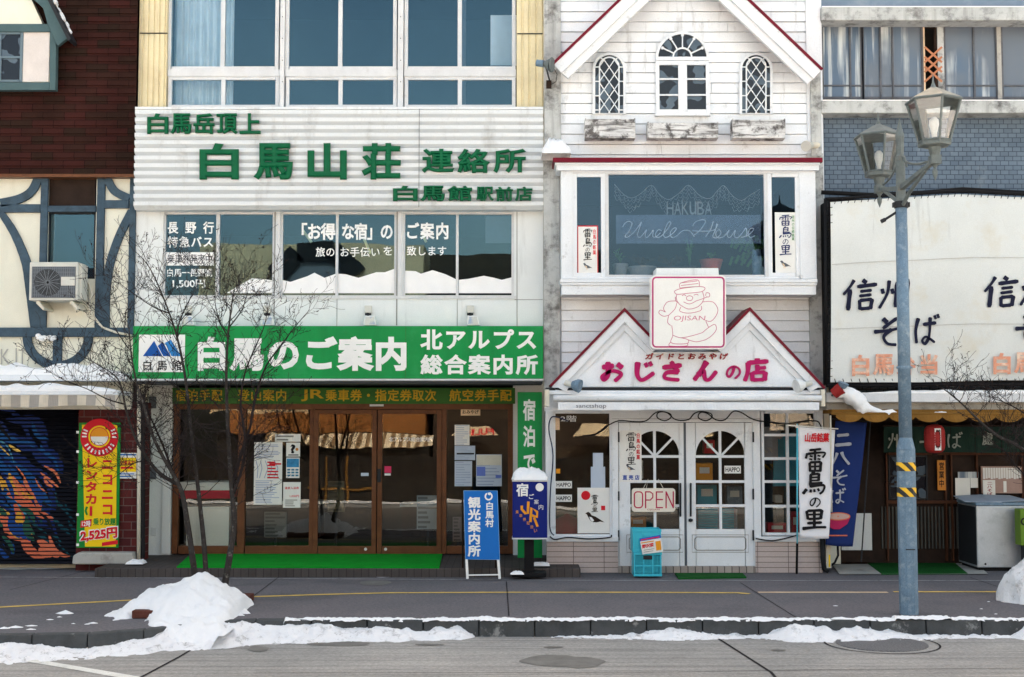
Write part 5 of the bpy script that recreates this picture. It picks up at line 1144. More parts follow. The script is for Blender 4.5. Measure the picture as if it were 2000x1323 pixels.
clump('snow_clump', 1086, 306, SH - .32, .2, .26, 'lump of snow on the left end of the bay roof', seed=3)

# ================================================================== right: grey tiled building with the noodle shop
br = thing('noodle_shop', 'grey tiled old building with dirty windows and a dark noodle shop below', 'building', (9, F, 0))
RX0, RX1 = X(1604, 300, F), 13.0
wz0, wz1 = Z(196, F), Z(46, F)
wx1 = X(2250, 120, F)
m = MB().wall(RX0, RX1, Z(14, F), 11.0, F, .3); obj('upper_wall', m, mat('blue grey render', (122, 138, 156), .8, var=.1, stain=((160, 165, 170), .4, 3, .5, .7)), br)
m = MB().wall(RX0, RX1, Z(800, F), Z(196, F), F, .3); obj('tiled_wall', m, M['tile_grey'], br)
obj('window_bay_back', MB().box(RX0, RX1, F + .3, F + 8, Z(790, F), 11.0), M['dark'], br); obj('rear_wall', MB().box(RX0, RX1, 18.96, F + 8, 0, Z(790, F) - .003), M['dark'], br)
obj('window_bay_end', MB().box(wx1, RX1, F, F + .29, wz0 + .001, wz1 + .2), M['conc_l'], br)
obj('ledge', MB().pb(1604, 14, 2600, 40, F - .3, .32), M['conc'], br, bevel=.01); obj('ledge', MB().pb(1604, 197, 2600, 221, F - .28, .3), M['conc'], br, bevel=.01)
obj('snow_line', MB().pb(1606, 12, 2600, 14, F - .3, .2).pb(1606, 195, 2600, 197, F - .28, .2), M['snow'], br)
Yw = F + .06
xs = [1606, 1661, 1684, 1720, 1744, 1804]
fr_ = M['iron']; wd = mat('weathered window frame', (96, 98, 104), .7, var=.2, vscale=6)
def pane_set(xs, y0, ym, y1, pm='pane_dirty'):
    m = MB(); q = []
    for i, x in enumerate(xs): m.pb(x - (1.6 if i not in (0, len(xs)-1) else 2.5), y0, x + (1.6 if i not in (0, len(xs)-1) else 2.5), y1, Yw, .05)
    for a, b in zip(xs, xs[1:]): m.pb(a + 1.6, y0, b - 1.6, y0 + 4, Yw + .004, .04); m.pb(a + 1.6, y1 - 5, b - 1.6, y1, Yw + .004, .04); m.pb(a + 1.6, ym - 1.2, b - 1.6, ym + 1.2, Yw + .004, .04)
    w = obj('window', m, wd, br)
    for a, b in zip(xs, xs[1:]): obj('pane', MB().pb(a, y0 + 2, b, y1 - 2, Yw + .03, .006), M[pm], w)
pane_set([1606,1661,1684], 44, 167, 194); pane_set([1685.5,1720,1744,1803], 44, 167, 194)
pane_set([1845,1903,1948], 44, 167, 194); pane_set([1957,2030,2100,2180,2250], 44, 167, 194)
obj('window_post', MB().pb(1832, 42, 1844, 196, Yw - .02, .1), M['conc'], br); obj('window_post', MB().pb(1948, 44, 1956, 194, Yw - .01, .06), M['conc_l'], br); obj('window_post', MB().pb(1804, 44, 1807, 194, Yw - .005, .06), M['tact_pale'], br)
obj('open_window_frame', MB().pb(1826, 54, 1831, 194, Yw, .05).pb(1807, 50, 1826, 55, Yw, .05), M['wood'], br)
m = MB()
for i in range(-2, 6):
    y = 92 + i * 19
    for s in (1, -1):
        a, b = (1806, y), (1840, y + 30)
        if s < 0: a, b = (1806, y + 30), (1840, y)
        if max(a[1], b[1]) < 172 and min(a[1], b[1]) > 88: m.bar(a, b, 4, Yw - .03 + .006 * s, .005)
m2 = MB()
for i in range(3): m2.band([(1787 + 11 * (q % 2), 93 + i * 24 + q * 12) for q in range(3)], 3.5, Yw + .02, .005)
solo('trellis', m, M['lattice'], 'brown expanding trellis standing in the open upper window', 'trellis'); 
# canvas sign
t = thing('canvas_sign', 'wide cream canvas sign with brush lettering laced to a black frame', 'sign', pt(1900, 748, F - .4))
YK = F - .78
def ctop(px): return 395 - 10 * min(1, max(0, (px - 1622) / 160)) - 5 * min(1, max(0, (px - 1780) / 90)) + 6 * max(0, (px - 1880) / 120)
m = MB(); nx, nz = 110, 24; vs = []
for i in range(nx + 1):
    px = 1622 + (2500 - 1622) * i / nx
    for j in range(nz + 1):
        py = ctop(min(px, 2050)) + (747 - 4 * (px > 1800) * min(1, (px - 1800) / 150) - ctop(min(px, 2050))) * j / nz
        bul = -.035 * sin(pi * j / nz) + .012 * noise.noise(Vector((px * .015, py * .01, 1))) + .006 * sin(px * .09) * (1 - sin(pi * j / nz))
        vs.append((X(px, py, YK), YK + bul, Z(py, YK)))
m.add(vs, [(i*(nz+1)+j, i*(nz+1)+j+1, (i+1)*(nz+1)+j+1, (i+1)*(nz+1)+j) for i in range(nx) for j in range(nz)]); obj('canvas', m, M['canvas'], t, smooth=True)
xl = X(1622, 570, YK)
obj('frame_body', MB().box(xl + .012, X(2500, 570, YK), YK + .06, F - .003, Z(750, YK), Z(388, YK)), M['black'], t)
m = MB(); fp = [pt(x, ctop(min(x, 2050)) - 6, YK + .02) for x in range(1612, 2500, 20)]
m.tube(fp, .022, 8).tube([pt(1612, 388, YK + .02), pt(1614, 752, YK + .02)], .022, 8).tube([pt(1614, 753, YK + .02), pt(2500, 748, YK + .02)], .025, 8).tube([pt(1604, 376, YK + .2), pt(1700, 381, YK+.1), pt(1800, 377, YK+.05), pt(1880, 370, YK + .05), pt(2000, 377, YK + .05), pt(2300, 380, YK+.1)], .03, 8); obj('frame', m, M['black'], t, smooth=True)
m = MB()
for x in range(1630, 2400, 13): m.tube([pt(x, ctop(min(x, 2050)) + 4, YK - .01), pt(x + 3, ctop(min(x, 2050)) - 6, YK)], .006, 4)
for y in range(405, 740, 15): m.tube([pt(1626, y, YK - .01), pt(1614, y + 2, YK)], .006, 4)
for x in range(1630, 2400, 16): m.tube([pt(x, 740, YK - .01), pt(x + 3, 750, YK)], .006, 4)
obj('lacing', m, M['black'], t)
obj('seam', MB().band([(1625,517),(1700,512),(1800,508),(1900,503),(2300,505)], .9, YK - .052, .003).band([(1625,643),(1760,638),(1900,633),(2300,634)], .8, YK - .052, .003), M['conc_l'], t)
YL = YK - .05
for dx, dy in ((0, 0), (276, -6), (552, -6)):
    m = MB()
    for ch, q in (('信', (1647,547,1712,608)), ('州', (1716,545,1776,603)), ('そ', (1707,620,1763,675)), ('ば', (1786,617,1830,674))):
        brush(m, ch, q[0]+dx, q[1]+dy, q[2]+dx, q[3]+dy, YL, 1.4, .003, 4)
    obj('lettering', m, M['navy'], t)
    m = MB()
    for ch, q in (('白', (1664,693,1698,735)), ('馬', (1704,692,1746,733)), ('弁', (1751,693,1788,733)), ('当', (1797,692,1832,732))): put(m, ch, q[0]+dx, q[1]+dy*.6, q[2]+dx, q[3]+dy*.6, YL, weight=.035)
    obj('small_lettering', m, M['faded'], t)
# eaves ledge, boards, awning
obj('flashing', MB().pb(1614, 767, 2500, 786, F - .75, .75), M['alu'], br, bevel=.01); obj('soffit_board', MB().pb(1614, 786.5, 2500, 801, F - .6, .6), M['conc_l'], br); obj('side_wall', MB().pb(1611, 752, 1621, 1110, F - .2, .3), M['pvc'], br)
snow_ridge(1680, 2400, 768, F - .75, .4, .05, 'thin snow along the metal flashing over the noodle shop', 5.1)
t = thing('ochre_awning', 'ochre awning with scalloped valance over the noodle shop', 'awning', pt(1820, 825, F - .75))
YO2 = F - .85
obj('roll', MB().tube([pt(1624, 808, YO2), pt(2400, 811, YO2)], .02, 10), M['awn_yellow'], t, smooth=True)
obj('canopy', MB().pp([(1625,800),(2400,800),(2400,810),(1625,808)], YO2 + .05, .5), M['awn_yellow'], t)
m = MB(); px = 1632.0; top = []; 
pts_b = []
while px < 2390:
    for q in range(9): pts_b.append((px + 52 * q / 8, 815 + 10 * sin(pi * q / 8) ** .7))
    px += 52
vs = []
for x, y in pts_b: vs += [(X(x, 809, YO2), YO2 - .015, Z(809, YO2)), (X(x, y, YO2), YO2 - .02 + .012 * sin(x * .12), Z(y, YO2))]
m.add(vs, [(2*i, 2*i+1, 2*i+3, 2*i+2) for i in range(len(pts_b) - 1)]); obj('valance', m, M['awn_yellow'], t)
obj('rod', MB().tube([pt(1622, 812, YO2 + .05), pt(1624, 1000, YO2 + .4)], .012, 6), M['pvc'], t)
def lump(path, rads, Y, label, seed):
    c = crom(path, 6); n = len(c); m = MB(); P_ = [pt(x, y, Y) for x, y in c]; rr = [interp_(rads, i / (n - 1)) for i in range(n)]
    m.tube(P_, rr, 14)
    m.v = [tuple(Vector(v) + Vector((noise.noise(Vector(v) * 9 + Vector((seed, 0, 0))), noise.noise(Vector(v) * 9 + Vector((0, seed, 0))), noise.noise(Vector(v) * 9 + Vector((0, 0, seed))))) * .035) for v in m.v]
    return solo('snow_clump', m, M['snow'], label, 'snow', smooth=True)
def interp_(r, t): k_ = t * (len(r) - 1); i = min(int(k_), len(r) - 2); return r[i] + (r[i+1] - r[i]) * (k_ - i)
lump([(1634,768),(1650,768),(1668,778),(1684,792),(1700,801),(1728,804),(1760,808)], [.07,.1,.11,.1,.09,.05,.03,.02], F - .82, 'large lump of snow sliding diagonally onto the ochre awning', 8)
clump('snow_clump', 1836, 808, YO2 + .05, .09, .035, 'tiny patch of snow on the ochre awning behind the post', seed=18, d=.06)
t = thing('red_lamp', 'tilted lamp with a red shade at the corner of the canvas sign', 'lamp', pt(1638, 772, F - .8))
obj('shade', MB().tube([pt(1628, 770, F-.85), pt(1644, 758, F-.9)], [.07, .085], 14), M['lantern'], t); obj('reflector', MB().tube([pt(1644, 757, F-.9), pt(1648, 748, F-.92)], [.05, .075], 14), M['galv'], t); obj('arm', MB().tube([pt(1628, 770, F-.85), pt(1616, 780, F-.4)], .015, 6), M['iron'], t)
# ground floor of the noodle shop
YZ = 18.75
nx0 = X(1612, 950, YZ)
obj('shop_front', MB().wall(nx0, RX1, 0, Z(800, F), YZ, .2), M['wood'], br)
obj('side_wall', MB().pb(1612, 1064, 1642, 1102, YZ - .25, .2), M['stucco'], br)
m = MB()
for a, b in ((1735, 1815), (1850, 1862), (1862, 1905), (1912, 2000), (2000, 2200)): m.pb(a - 3, 886, a, 1096, YZ - .06, .06)
m.pb(1735, 884, 2200, 889, YZ - .055, .05); m.pb(1735, 978, 2200, 984, YZ - .055, .05); obj('door_frame', m, mat('reddish wood', (84, 52, 36), .6, var=.2), br)
m = MB()
for x in range(1722, 1900, 7): m.pb(x, 990, x + 2.6, 1072, YZ - .03, .03)
obj('slats', m, mat('grey slat', (84, 84, 80), .7, var=.2), br)
w = window(br, 1736, 890, 1812, 976, YZ - .03, 3, (1775,), (930,), 3, .03, fm='iron', gm='pane_dark', rec=.02)
m = MB()
for i in range(5): m.pb(1728 + i*10, 940 + (i%2)*4, 1737 + i*10, 944 + (i%2)*4, YZ - .04, .03)
obj('slot_board', m, M['wood'], br)
t = thing('shop_curtain', 'dark green shop curtain with pale characters under the ochre awning', 'curtain', pt(1860, 886, YZ - .35))
obj('rod', MB().tube([pt(1724, 832, YZ - .35), pt(2100, 832, YZ - .35)], .014, 8), M['wood'], t)
for i, (a, b) in enumerate(((1726,1772),(1773,1812),(1813,1856),(1857,1904),(1905,1956),(1957,2060))):
    m = MB(); n = 10; vs = []
    for q in range(n + 1):
        px = a + (b - a) * q / n; yy = YZ - .35 + .012 * sin(q * .9 + i)
        vs += [(X(px, 832, YZ-.35), YZ - .35, Z(832, YZ-.35)), (X(px, 884, YZ-.35), yy, Z(884 + .8*sin(i*2.), YZ-.35))]
    m.add(vs, [(2*j, 2*j+1, 2*j+3, 2*j+2) for j in range(n)]); obj('cloth', m, M['noren'], t)
m = MB(); Yn = YZ - .37
for ch, q in (('州', (1733,845,1766,876)), ('そ', (1796,846,1830,880)), ('ば', (1850,846,1878,876))): brush(m, ch, *q, Yn, 1.2)
put(m, '處', 1918, 845, 1940, 870, Yn, weight=.02); obj('lettering', m, mat('faded white dye', (150, 158, 152), .9), t)
t = thing('paper_lantern', 'red paper lantern with a white lettered panel under the awning', 'lantern', pt(1826, 887, YO2 + .3))
cL = pt(1826, 886, YO2 + .3); zz = Z(829, YO2 + .3) - cL.z; prof = []
for i in range(25):
    u = i / 24; r_ = .105 * (1 - abs(2 * u - 1) ** 4.5) ** .5 * (1 + .02 * (i % 2)) + .03; prof.append((r_, u * zz))
obj('body', MB().lathe(cL, prof, 24), M['lantern'], t, smooth=False); obj('ring', MB().lathe(cL + Vector((0,0,zz)), [(.045, 0), (.045, .02)], 16).lathe(cL - Vector((0,0,.015)), [(.04, 0), (.04, .02)], 16), M['black'], t)
obj('cord', MB().tube([cL + Vector((0,0,zz)), cL + Vector((0,0,zz+.12))], .006, 6), M['black'], t)
pm = obj('panel', MB().pb(1826, 837, 1838, 880, YO2 + .17, .05), M['paper'], t); m = MB(); put_col(m, '営業中', 1827.5, 839, 1837, 878, YO2 + .17, weight=.03); obj('lettering', m, M['ink'], t)
t = thing('wooden_plate', 'upright orange wooden plate with dark characters by the noodle shop door', 'sign', pt(1839, 958, YZ - .08)); obj('board', MB().pb(1831, 899, 1847, 958, YZ - .08, .02), M['wood_o'], t, bevel=.003); m = MB(); put_col(m, '営業中', 1834, 903, 1844, 952, YZ - .08, weight=.02); obj('lettering', m, M['ink'], t)
t = paper('notice', (1866, 934, 1895, 974), YZ - .06, 'tall white sheet pinned beside the noodle shop door', 'paper', 'notice'); paper('notice', (1895.5, 934, 1910, 953), YZ - .06, 'short white sheet pinned next to the tall one', 'paper', 'notice'); obj('pane', MB().pb(1871, 922, 1911, 934, YZ - .058, .003), M['pane_dirty'], t)
t = thing('menu_board', 'framed menu board with paper strips on the noodle shop front', 'board', pt(1956, 965, YZ - .1)); obj('board', MB().pb(1917, 911, 1996, 964, YZ - .1, .03), mat('pinkish board', (168, 140, 130), .7), t, bevel=.004)
m = MB()
for i in range(15): m.pb(1920 + i*5, 914, 1924 + i*5, 936 - (i % 3), YZ - .104, .004)
m.pb(1960, 940, 1966, 962, YZ - .104, .004); obj('paper_strips', m, M['paper'], t)
t = paper('notice', (1920, 938, 1944, 970), YZ - .12, 'small poster with red and black characters under the menu board', 'paper', 'notice'); m = MB(); put_col(m, '二八そば', 1928, 941, 1938, 968, YZ - .123, gap=.1, weight=.02, thick=.001); obj('lettering', m, M['maroon'], t)
t = thing('steel_freezer', 'stainless steel chest with a sloping lid in front of the noodle shop', 'freezer', pt(1955, 1107, 17.9))
YX = 17.85
xa, xb = X(1908, 1050, YX), X(2040, 1050, YX); zT = Z(988, YX)
obj('cabinet', MB().box(xa, xb, YX, YX + .75, .05, zT), M['steel'], t, bevel=.012); obj('rim', MB().box(xa - .01, xb + .01, YX - .012, YX + .76, zT + .002, zT + .045), M['galv'], t, bevel=.008); obj('base', MB().box(xa + .03, xb - .03, YX + .04, YX + .7, 0, .05), M['black'], t)
obj('side_panel', MB().box(xa - .004, xa - .001, YX + .02, YX + .72, .08, zT - .02), M['iron'], t); obj('plug', MB().disc(1925, 1102, 2, YX - .01, .01, 10), M['black'], t)
m = MB(); m.add([(xa - .12, YX + .1, zT + .05), (xa + .35, YX - .02, zT + .05), (xa + .3, YX + .6, zT + .12), (xa - .1, YX + .62, zT + .1)], [(0,1,2,3)]); m.add([(xa + .2, YX - .01, zT + .055), (xa + .75, YX + .02, zT + .07), (xa + .7, YX + .6, zT + .11), (xa + .25, YX + .6, zT + .12)], [(0,1,2,3)])
o_ = solo('newspaper', m, M['paper_b'], 'loose sheets of paper lying on the steel chest', 'paper'); md = o_.modifiers.new('solid', 'SOLIDIFY'); md.thickness = .006
t = thing('green_box', 'yellow green box with a dark round mark at the right edge', 'box', pt(2010, 1066, 17.6)); obj('body', MB().pb(1993, 995, 2060, 1066, 17.55, .2), flat('lime', (104, 136, 46)), t, bevel=.01); m = MB().ring(2001, 1019, 6, 3, 17.546, .003); obj('mark', m, M['ink'], t); obj('stand', MB().pb(2000, 1066.5, 2050, 1112, 17.6, .1), M['iron'], t)
solo('white_board', MB().pb(1644, 1003, 1703, 1075, YZ - .18, .03), M['panel'], 'blank white board leaning behind the blue flag', 'board', bevel=.004)
solo('plinth', MB().pb(1640, 1076, 1706, 1098, YZ - .16, .12), M['wood'], 'dark wooden plinth under the blank white board', 'plinth')
solo('yellow_stick', MB().tube([pt(1620, 1108, 17.5), pt(1620, 1084, 17.55)], .012, 8), M['yellow'], 'short yellow stick standing at the corner of the shop', 'stick', smooth=True)
solo('black_pipe', MB().tube([pt(x, y, 17.6) for x, y in ((1606,1052),(1607,1090),(1610,1112),(1618,1116))], .035, 10).tube([pt(x, y, 17.75) for x, y in ((1636,1066),(1637,1085),(1630,1100),(1620,1106))], .016, 8), M['blackpipe'], 'thick black pipe at the lower right corner of the white shop', 'pipe', smooth=True)
solo('concrete_slab', MB().add([gp(1625,1102,.012),gp(1905,1100,.012),gp(1930,1121,.012),gp(1640,1122,.012)], [(3,2,1,0)]), M['conc_l'], 'grey concrete slab in front of the noodle shop', 'slab', kind='structure')

# ------------------------------------------------------------------ flags
def flag(corners, Y, m_, parent, wav=.02, seed=0, folds=2.0):
    m = MB(); n, q = 14, 30; vs = []
    (a, b, c_, e) = corners
    for j in range(q + 1):
        v = j / q
        for i in range(n + 1):
            u = i / n; px = (a[0]*(1-u)+b[0]*u)*(1-v) + (e[0]*(1-u)+c_[0]*u)*v; py = (a[1]*(1-u)+b[1]*u)*(1-v) + (e[1]*(1-u)+c_[1]*u)*v
            py += 1.5 * sin(pi*u) * v
            vs.append((X(px, py, Y), Y + wav * sin(u * folds * pi + seed + v * 2) * (.3 + v) * u + wav * .4 * noise.noise(Vector((u*2, v*5, seed))), Z(py, Y)))
    m.add(vs, [(j*(n+1)+i, (j+1)*(n+1)+i, (j+1)*(n+1)+i+1, j*(n+1)+i+1) for j in range(q) for i in range(n)])
    o = obj('cloth', m, m_, parent, smooth=True); md = o.modifiers.new('solid', 'SOLIDIFY'); md.thickness = .003; return o
YFl = 17.36
t = thing('banner', 'white upright banner with black brush characters on a slim pole', 'banner', gp(1556, 1121))
flag(((1559,834),(1631,840),(1619,1052),(1562,1050)), YFl, flat('white cloth', (232, 232, 236), .9), t, .014, .6, 1.2)
obj('pole', MB().tube([pt(1557, 1062, YFl + .01), pt(1557, 828, YFl + .01)], .011, 8), mat('cyan pole', (90, 190, 214), .4), t, smooth=True); obj('stake', MB().tube([gp(1556, 1121), pt(1557, 1061, YFl + .01)], .017, 8), M['black'], t, smooth=True)
obj('rod', MB().tube([pt(1538, 831, YFl), pt(1637, 838, YFl)], .008, 6).lathe(pt(1557, 836, YFl) , [(.02, 0), (.025, .02), (.01, .04)], 10), M['white'], t)
m = MB()
for ch, q in (('雷', (1573,876,1611,922)), ('鳥', (1568,921,1612,966)), ('の', (1580,971,1603,991)), ('里', (1567,996,1614,1033))): brush(m, ch, *q, YFl - .024, 1.3, .002)
obj('lettering', m, M['ink'], t); m = MB(); put_row(m, '山岳銘菓', 1571, 846, 1619, 864, YFl - .02, gap=.02, weight=.035, shear=.1, thick=.002); obj('lettering', m, M['crimson'], t)
YF2 = 17.55
t = thing('banner', 'dark blue slanting flag with grey characters and a red noodle bowl', 'banner', pt(1650, 1110, YF2))
cl = flag(((1632,822),(1693,826),(1666,1068),(1612,1064)), YF2, flat('navy cloth', (32, 50, 104), .9), t, .012, 2.1, 1.0)
obj('pole', MB().tube([pt(1700, 820, YF2 + .1), pt(1682, 1098, YF2 + .1)], .01, 8), M['iron'], t); obj('rod', MB().tube([pt(1626, 818, YF2 + .02), pt(1702, 824, YF2 + .06)], .008, 6), M['iron'], t)
m = MB()
for ch, q in (('二', (1631,846,1663,872)), ('八', (1625,882,1659,908)), ('そ', (1625,918,1655,948)), ('ば', (1622,955,1650,984))): brush(m, ch, *q, YF2 - .03, 1.25, .002)
obj('lettering', m, mat('grey dye', (172, 178, 190), .9), t)
m = MB().pp([(1616,1008),(1661,1010),(1655,1024),(1640,1034),(1628,1034),(1616,1028)], YF2 - .022, .003); obj('bowl_print', m, flat('bowl red', (172, 34, 84)), t)
m = MB().disc(1637, 1009, 23, YF2 - .026, .003, 24, 7); obj('bowl_print', m, flat('noodle', (190, 160, 150)), t); obj('bowl_print', MB().ring(1637, 1009, 1, 1, YF2 - .03, .001).band([(1637 + 23*cos(q*pi/12), 1009 + 7*sin(q*pi/12)) for q in range(25)], 2, YF2 - .028, .003).pb(1616, 1045, 1655, 1047.5, YF2 - .022, .003), flat('bowl orange', (206, 110, 84)), t)

# ------------------------------------------------------------------ standing signs
YA2 = 16.78
t = thing('easel_sign', 'blue standing sign with white characters on white legs', 'sign', gp(942, 1131))
g0 = gp(942, 1131)
def lean(mb, Y0, z1, back):                      # tip a frontal mesh back about its foot
    mb.v = [(x, y + back * max(0, z) / z1, z) for x, y, z in mb.v]; return mb
zt_ = Z(960, YA2)
L_ = lambda mb: lean(mb, YA2, zt_, .14)
obj('board', L_(MB().pp([(905,960),(971,960),(976,1094),(909,1093)], YA2, .02)), M['blue'], t)
for a, b in (((911,1093),(913,1131)),((973,1094),(976,1131))): obj('leg', L_(MB().bar(a, b, 5, YA2, .025)), M['white'], t)
obj('crossbar', L_(MB().bar((913,1124),(974,1123),2.5, YA2 + .003, .015)), M['white'], t)
for a in (903, 968):
    m = MB().tube([(X(a, 985, YA2 + .1), YA2 + .14, zt_ - .1), (X(a, 1128, YA2 + .35), YA2 + .5, 0)], .013, 6); obj('rear_leg', m, M['wood'], t)
m = MB(); put_col(m, '観光案内所', 914, 972, 938, 1088, YA2 - .001, gap=.06, weight=.035, skew=0); m.v = [(x - (1030 - (CY)) * 0, y, z) for x, y, z in m.v]
put_col(m, '白馬村', 948, 982, 964, 1031, YA2 - .001, gap=.08, weight=.03); m.ring(954, 971, 6.5, 3, YA2 - .004, .003, radians(-60), radians(240)); m.pp([(952,964),(958,963),(957,969),(953,968)], YA2 - .004, .003)
obj('lettering', L_(m), M['white'], t)
obj('edge', L_(MB().band([(905,960),(971,960),(976,1094),(909,1093),(905,960)], 1, YA2 - .003, .003)), flat('pale blue edge', (120, 170, 216)), t)
t = thing('light_box_sign', 'dark blue box sign on a black foot with snow on top', 'sign', gp(1036, 1127))
YLb = 16.9
obj('box', MB().pb(1001, 941, 1069, 1051, YLb, .3), M['deep'], t, bevel=.006); obj('trim', MB().pb(1000, 936, 1070, 941, YLb - .01, .32).pb(1000, 1051, 1070, 1054, YLb - .01, .32), M['alu'], t, bevel=.003)
obj('post', MB().pb(1024, 1054.5, 1043, 1120, YLb + .08, .14), M['black'], t); obj('base', MB().pb(1000, 1119, 1067, 1128, YLb - .02, .4), M['black'], t, bevel=.01)
m = MB(); put(m, '宿', 1008, 944, 1032, 970, YLb, weight=.03); put(m, 'ご', 1033, 965, 1043, 975, YLb, weight=.02); put(m, '案', 1043, 976, 1052, 985, YLb, weight=.0); put(m, '内', 1052, 986, 1061, 996, YLb, weight=.0); m.disc(1054, 952, 8, YLb - .003, .003); obj('lettering', m, M['white'], t)
m = MB(); jb = lambda p_: m.band(p_, 5, YLb - .003, .003)
jb([(1032,980),(1031,1003),(1026,1003),(1019,995),(1019,988)]); jb([(1036,1020),(1038,992),(1049,1000),(1049,1010),(1039,1007)]); m.band([(1043,1011),(1047,1021),(1050,1029)], 4.5, YLb - .0036, .003)
for i, ch in enumerate('乗車券取扱い'): put(m, ch, 1007 + i*7.2, 997 + i*7.3, 1013 + i*7.2, 1003.5 + i*7.3, YLb, weight=0, thick=.002)
obj('lettering', m, M['orange'], t)
clump('snow_mound', 1035, 936, YLb + .14, .235, .17, 'rounded cap of snow on the dark blue box sign', seed=21, d=.16)
clump('snow_clump', 1010, 1121, YLb - .02, .09, .04, 'small snow left at the foot of the box sign', seed=23, d=.06); clump('snow_clump', 1056, 1104, 17.3, .12, .05, 'snow remnant behind the box sign foot', seed=24, d=.08)
# car hire banner board on the brick pier
YH = F - .02
t = thing('rental_banner', 'yellow and green banner with red characters fixed to the brick pier', 'banner', pt(192, 1070, YH))
obj('cloth', MB().pb(152, 826, 233, 1070, YH - .02, .03), M['print_green'], t); obj('field', MB().pp([(160,830),(229,830),(226,1068),(166,1068)], YH - .023, .003), M['yellow'], t)
e = obj('emblem', MB().disc(194, 855, 37, YH - .027, .004, 36), M['crimson'], t); obj('emblem_ring', MB().ring(194, 853, 20, 3, YH - .03, .003), M['yellow'], e); obj('emblem_disc', MB().disc(194, 853, 17, YH - .029, .002, 28), M['paper'], e); obj('emblem_disc', MB().pp([(194 + 17*cos(a), 853 + 17*sin(a)) for a in [pi + pi*i/14 for i in range(15)]], YH - .031, .002), M['orange'], e)
m = MB()
for i in range(9):
    a = radians(30 + i * 15); m.bar((194 + 25*cos(a), 855 + 25*sin(a)), (194 + 33*cos(a), 855 + 33*sin(a)), 3, YH - .03, .003)
for a in (180, 192, 204, -25, -12, 2): m.bar((194 + 25*cos(radians(a)), 853 + 25*sin(radians(a))), (194 + 34*cos(radians(a)), 853 + 34*sin(radians(a))), 3, YH - .0305, .003)
obj('emblem_marks', m, M['white_vinyl'], e)
m = MB(); put_col(m, 'ニコニコ', 198, 894, 222, 1008, YH - .024, gap=.12, weight=.04); put_col(m, 'レンタカ', 166, 893, 191, 986, YH - .024, gap=.08, weight=.04); m.pb(175, 989, 180, 1008, YH - .028, .004); obj('lettering', m, M['crimson'], t)
m = MB(); put_row(m, '乗り放題', 182, 1012, 226, 1026, YH - .024, gap=.02, weight=.03); m.band([(170,990),(167,998),(170,1006)], 4, YH - .027, .003); obj('lettering', m, M['print_green'], t)
obj('price_tag', MB().pp([(158,1018),(179,1014),(178,1028),(157,1031)], YH - .027, .003), M['crimson'], t); m = MB(); put(m, '12時', 160, 1017, 177, 1029, YH - .028, weight=.02); obj('lettering', m, M['white_vinyl'], t)
m = MB(); put(m, '2,525円', 155, 1031, 231, 1058, YH - .024, weight=.09, slope=-8); obj('lettering_edge', m, M['white_vinyl'], t); m = MB(); put(m, '2,525円', 157, 1033, 229, 1056, YH - .03, weight=.045, slope=-8); obj('lettering', m, M['crimson'], t)
obj('price_tag', MB().pp([(199,1060),(230,1055),(230,1063),(199,1067)], YH - .027, .003), M['crimson'], t)
m = MB()
for y in (842, 880, 940, 1003, 1062): m.pb(149, y, 154, y + 5, YH - .024, .01)
obj('tie', m, M['white_vinyl'], t)
t = paper('notice', (230, 885, 267, 935), YH + .005, 'small white and yellow printed notice on the brick pier'); obj('print', MB().pb(231, 894, 266, 922, YH, .002), M['yellow'], t); m = MB(); put(m, '空車あり', 235, 900, 262, 909, YH - .001, weight=.03); m.pb(236, 912, 260, 916, YH - .002, .002); obj('print', m, M['crimson'], t); obj('print', MB().pb(231, 887, 266, 890, YH, .002).pb(232, 925, 262, 927, YH, .002).pb(232, 930, 256, 932, YH, .002), M['blue'], t)
# posters on the door glass
YD2 = G + .02
def lines(mb, q, n, Y, frac=.8, hgt=.5):
    x0, y0, x1, y1 = q
    for i in range(n):
        y = y0 + (y1 - y0) * (i + .3) / n; mb.pb(x0 + 2, y, x0 + 2 + (x1 - x0 - 4) * R.uniform(frac * .6, 1), y + (y1 - y0) / n * hgt, Y - .002, .002)
    return mb
t = paper('map_poster', (496, 864, 551, 986), YD2, 'large white map poster on the left door glass')
m = MB()
lines(m, (497, 868, 550, 896), 9, YD2 - .003, .9, .35); lines(m, (497, 938, 550, 984), 14, YD2 - .003, .9, .35)
for i in range(5): m.band([(500 + i * 9, 900), (504 + i * 9 + R.uniform(-4, 4), 915), (500 + i * 9 + R.uniform(-4, 4), 934)], 1.2, YD2 - .005, .002)
obj('print', m, mat('map blue', (130, 150, 190), .7), t); m = MB(); lines(m, (520, 900, 549, 936), 6, YD2 - .003); m.pb(526, 905, 549, 908, YD2 - .007, .002); obj('print', m, M['crimson'], t)
t = paper('poster', (537, 848, 587, 863), YD2, 'white header strip above the question mark poster'); obj('print', lines(MB(), (538, 849, 586, 862), 2, YD2 - .003), M['potgrey'], t)
t = paper('poster', (559, 865, 586, 892), YD2, 'small white poster with a large question mark'); m = MB(); put(m, '?', 567, 868, 577, 886, YD2 - .003, weight=.05, thick=.002); m.pb(563, 888, 583, 890, YD2 - .005, .002); obj('lettering', m, M['ink'], t); obj('mascot_mark', MB().disc(580, 878, 3, YD2 - .005, .002, 10), M['wood_o'], t)
t = paper('poster', (559, 894, 585, 934), YD2, 'white poster with a blue lake photograph on the door glass'); obj('photograph', MB().pb(560, 896, 584, 913, YD2 - .005, .002), mat('lake photo', (60, 140, 190), .5, var=.4, vscale=12), t)
m = MB()
for i in range(3):
    for j in range(3): m.pb(561 + i*8, 916 + j*5.6, 567 + i*8, 919.5 + j*5.6, YD2 - .005, .002)
obj('print', m, mat('small photos', (70, 120, 150), .6), t)
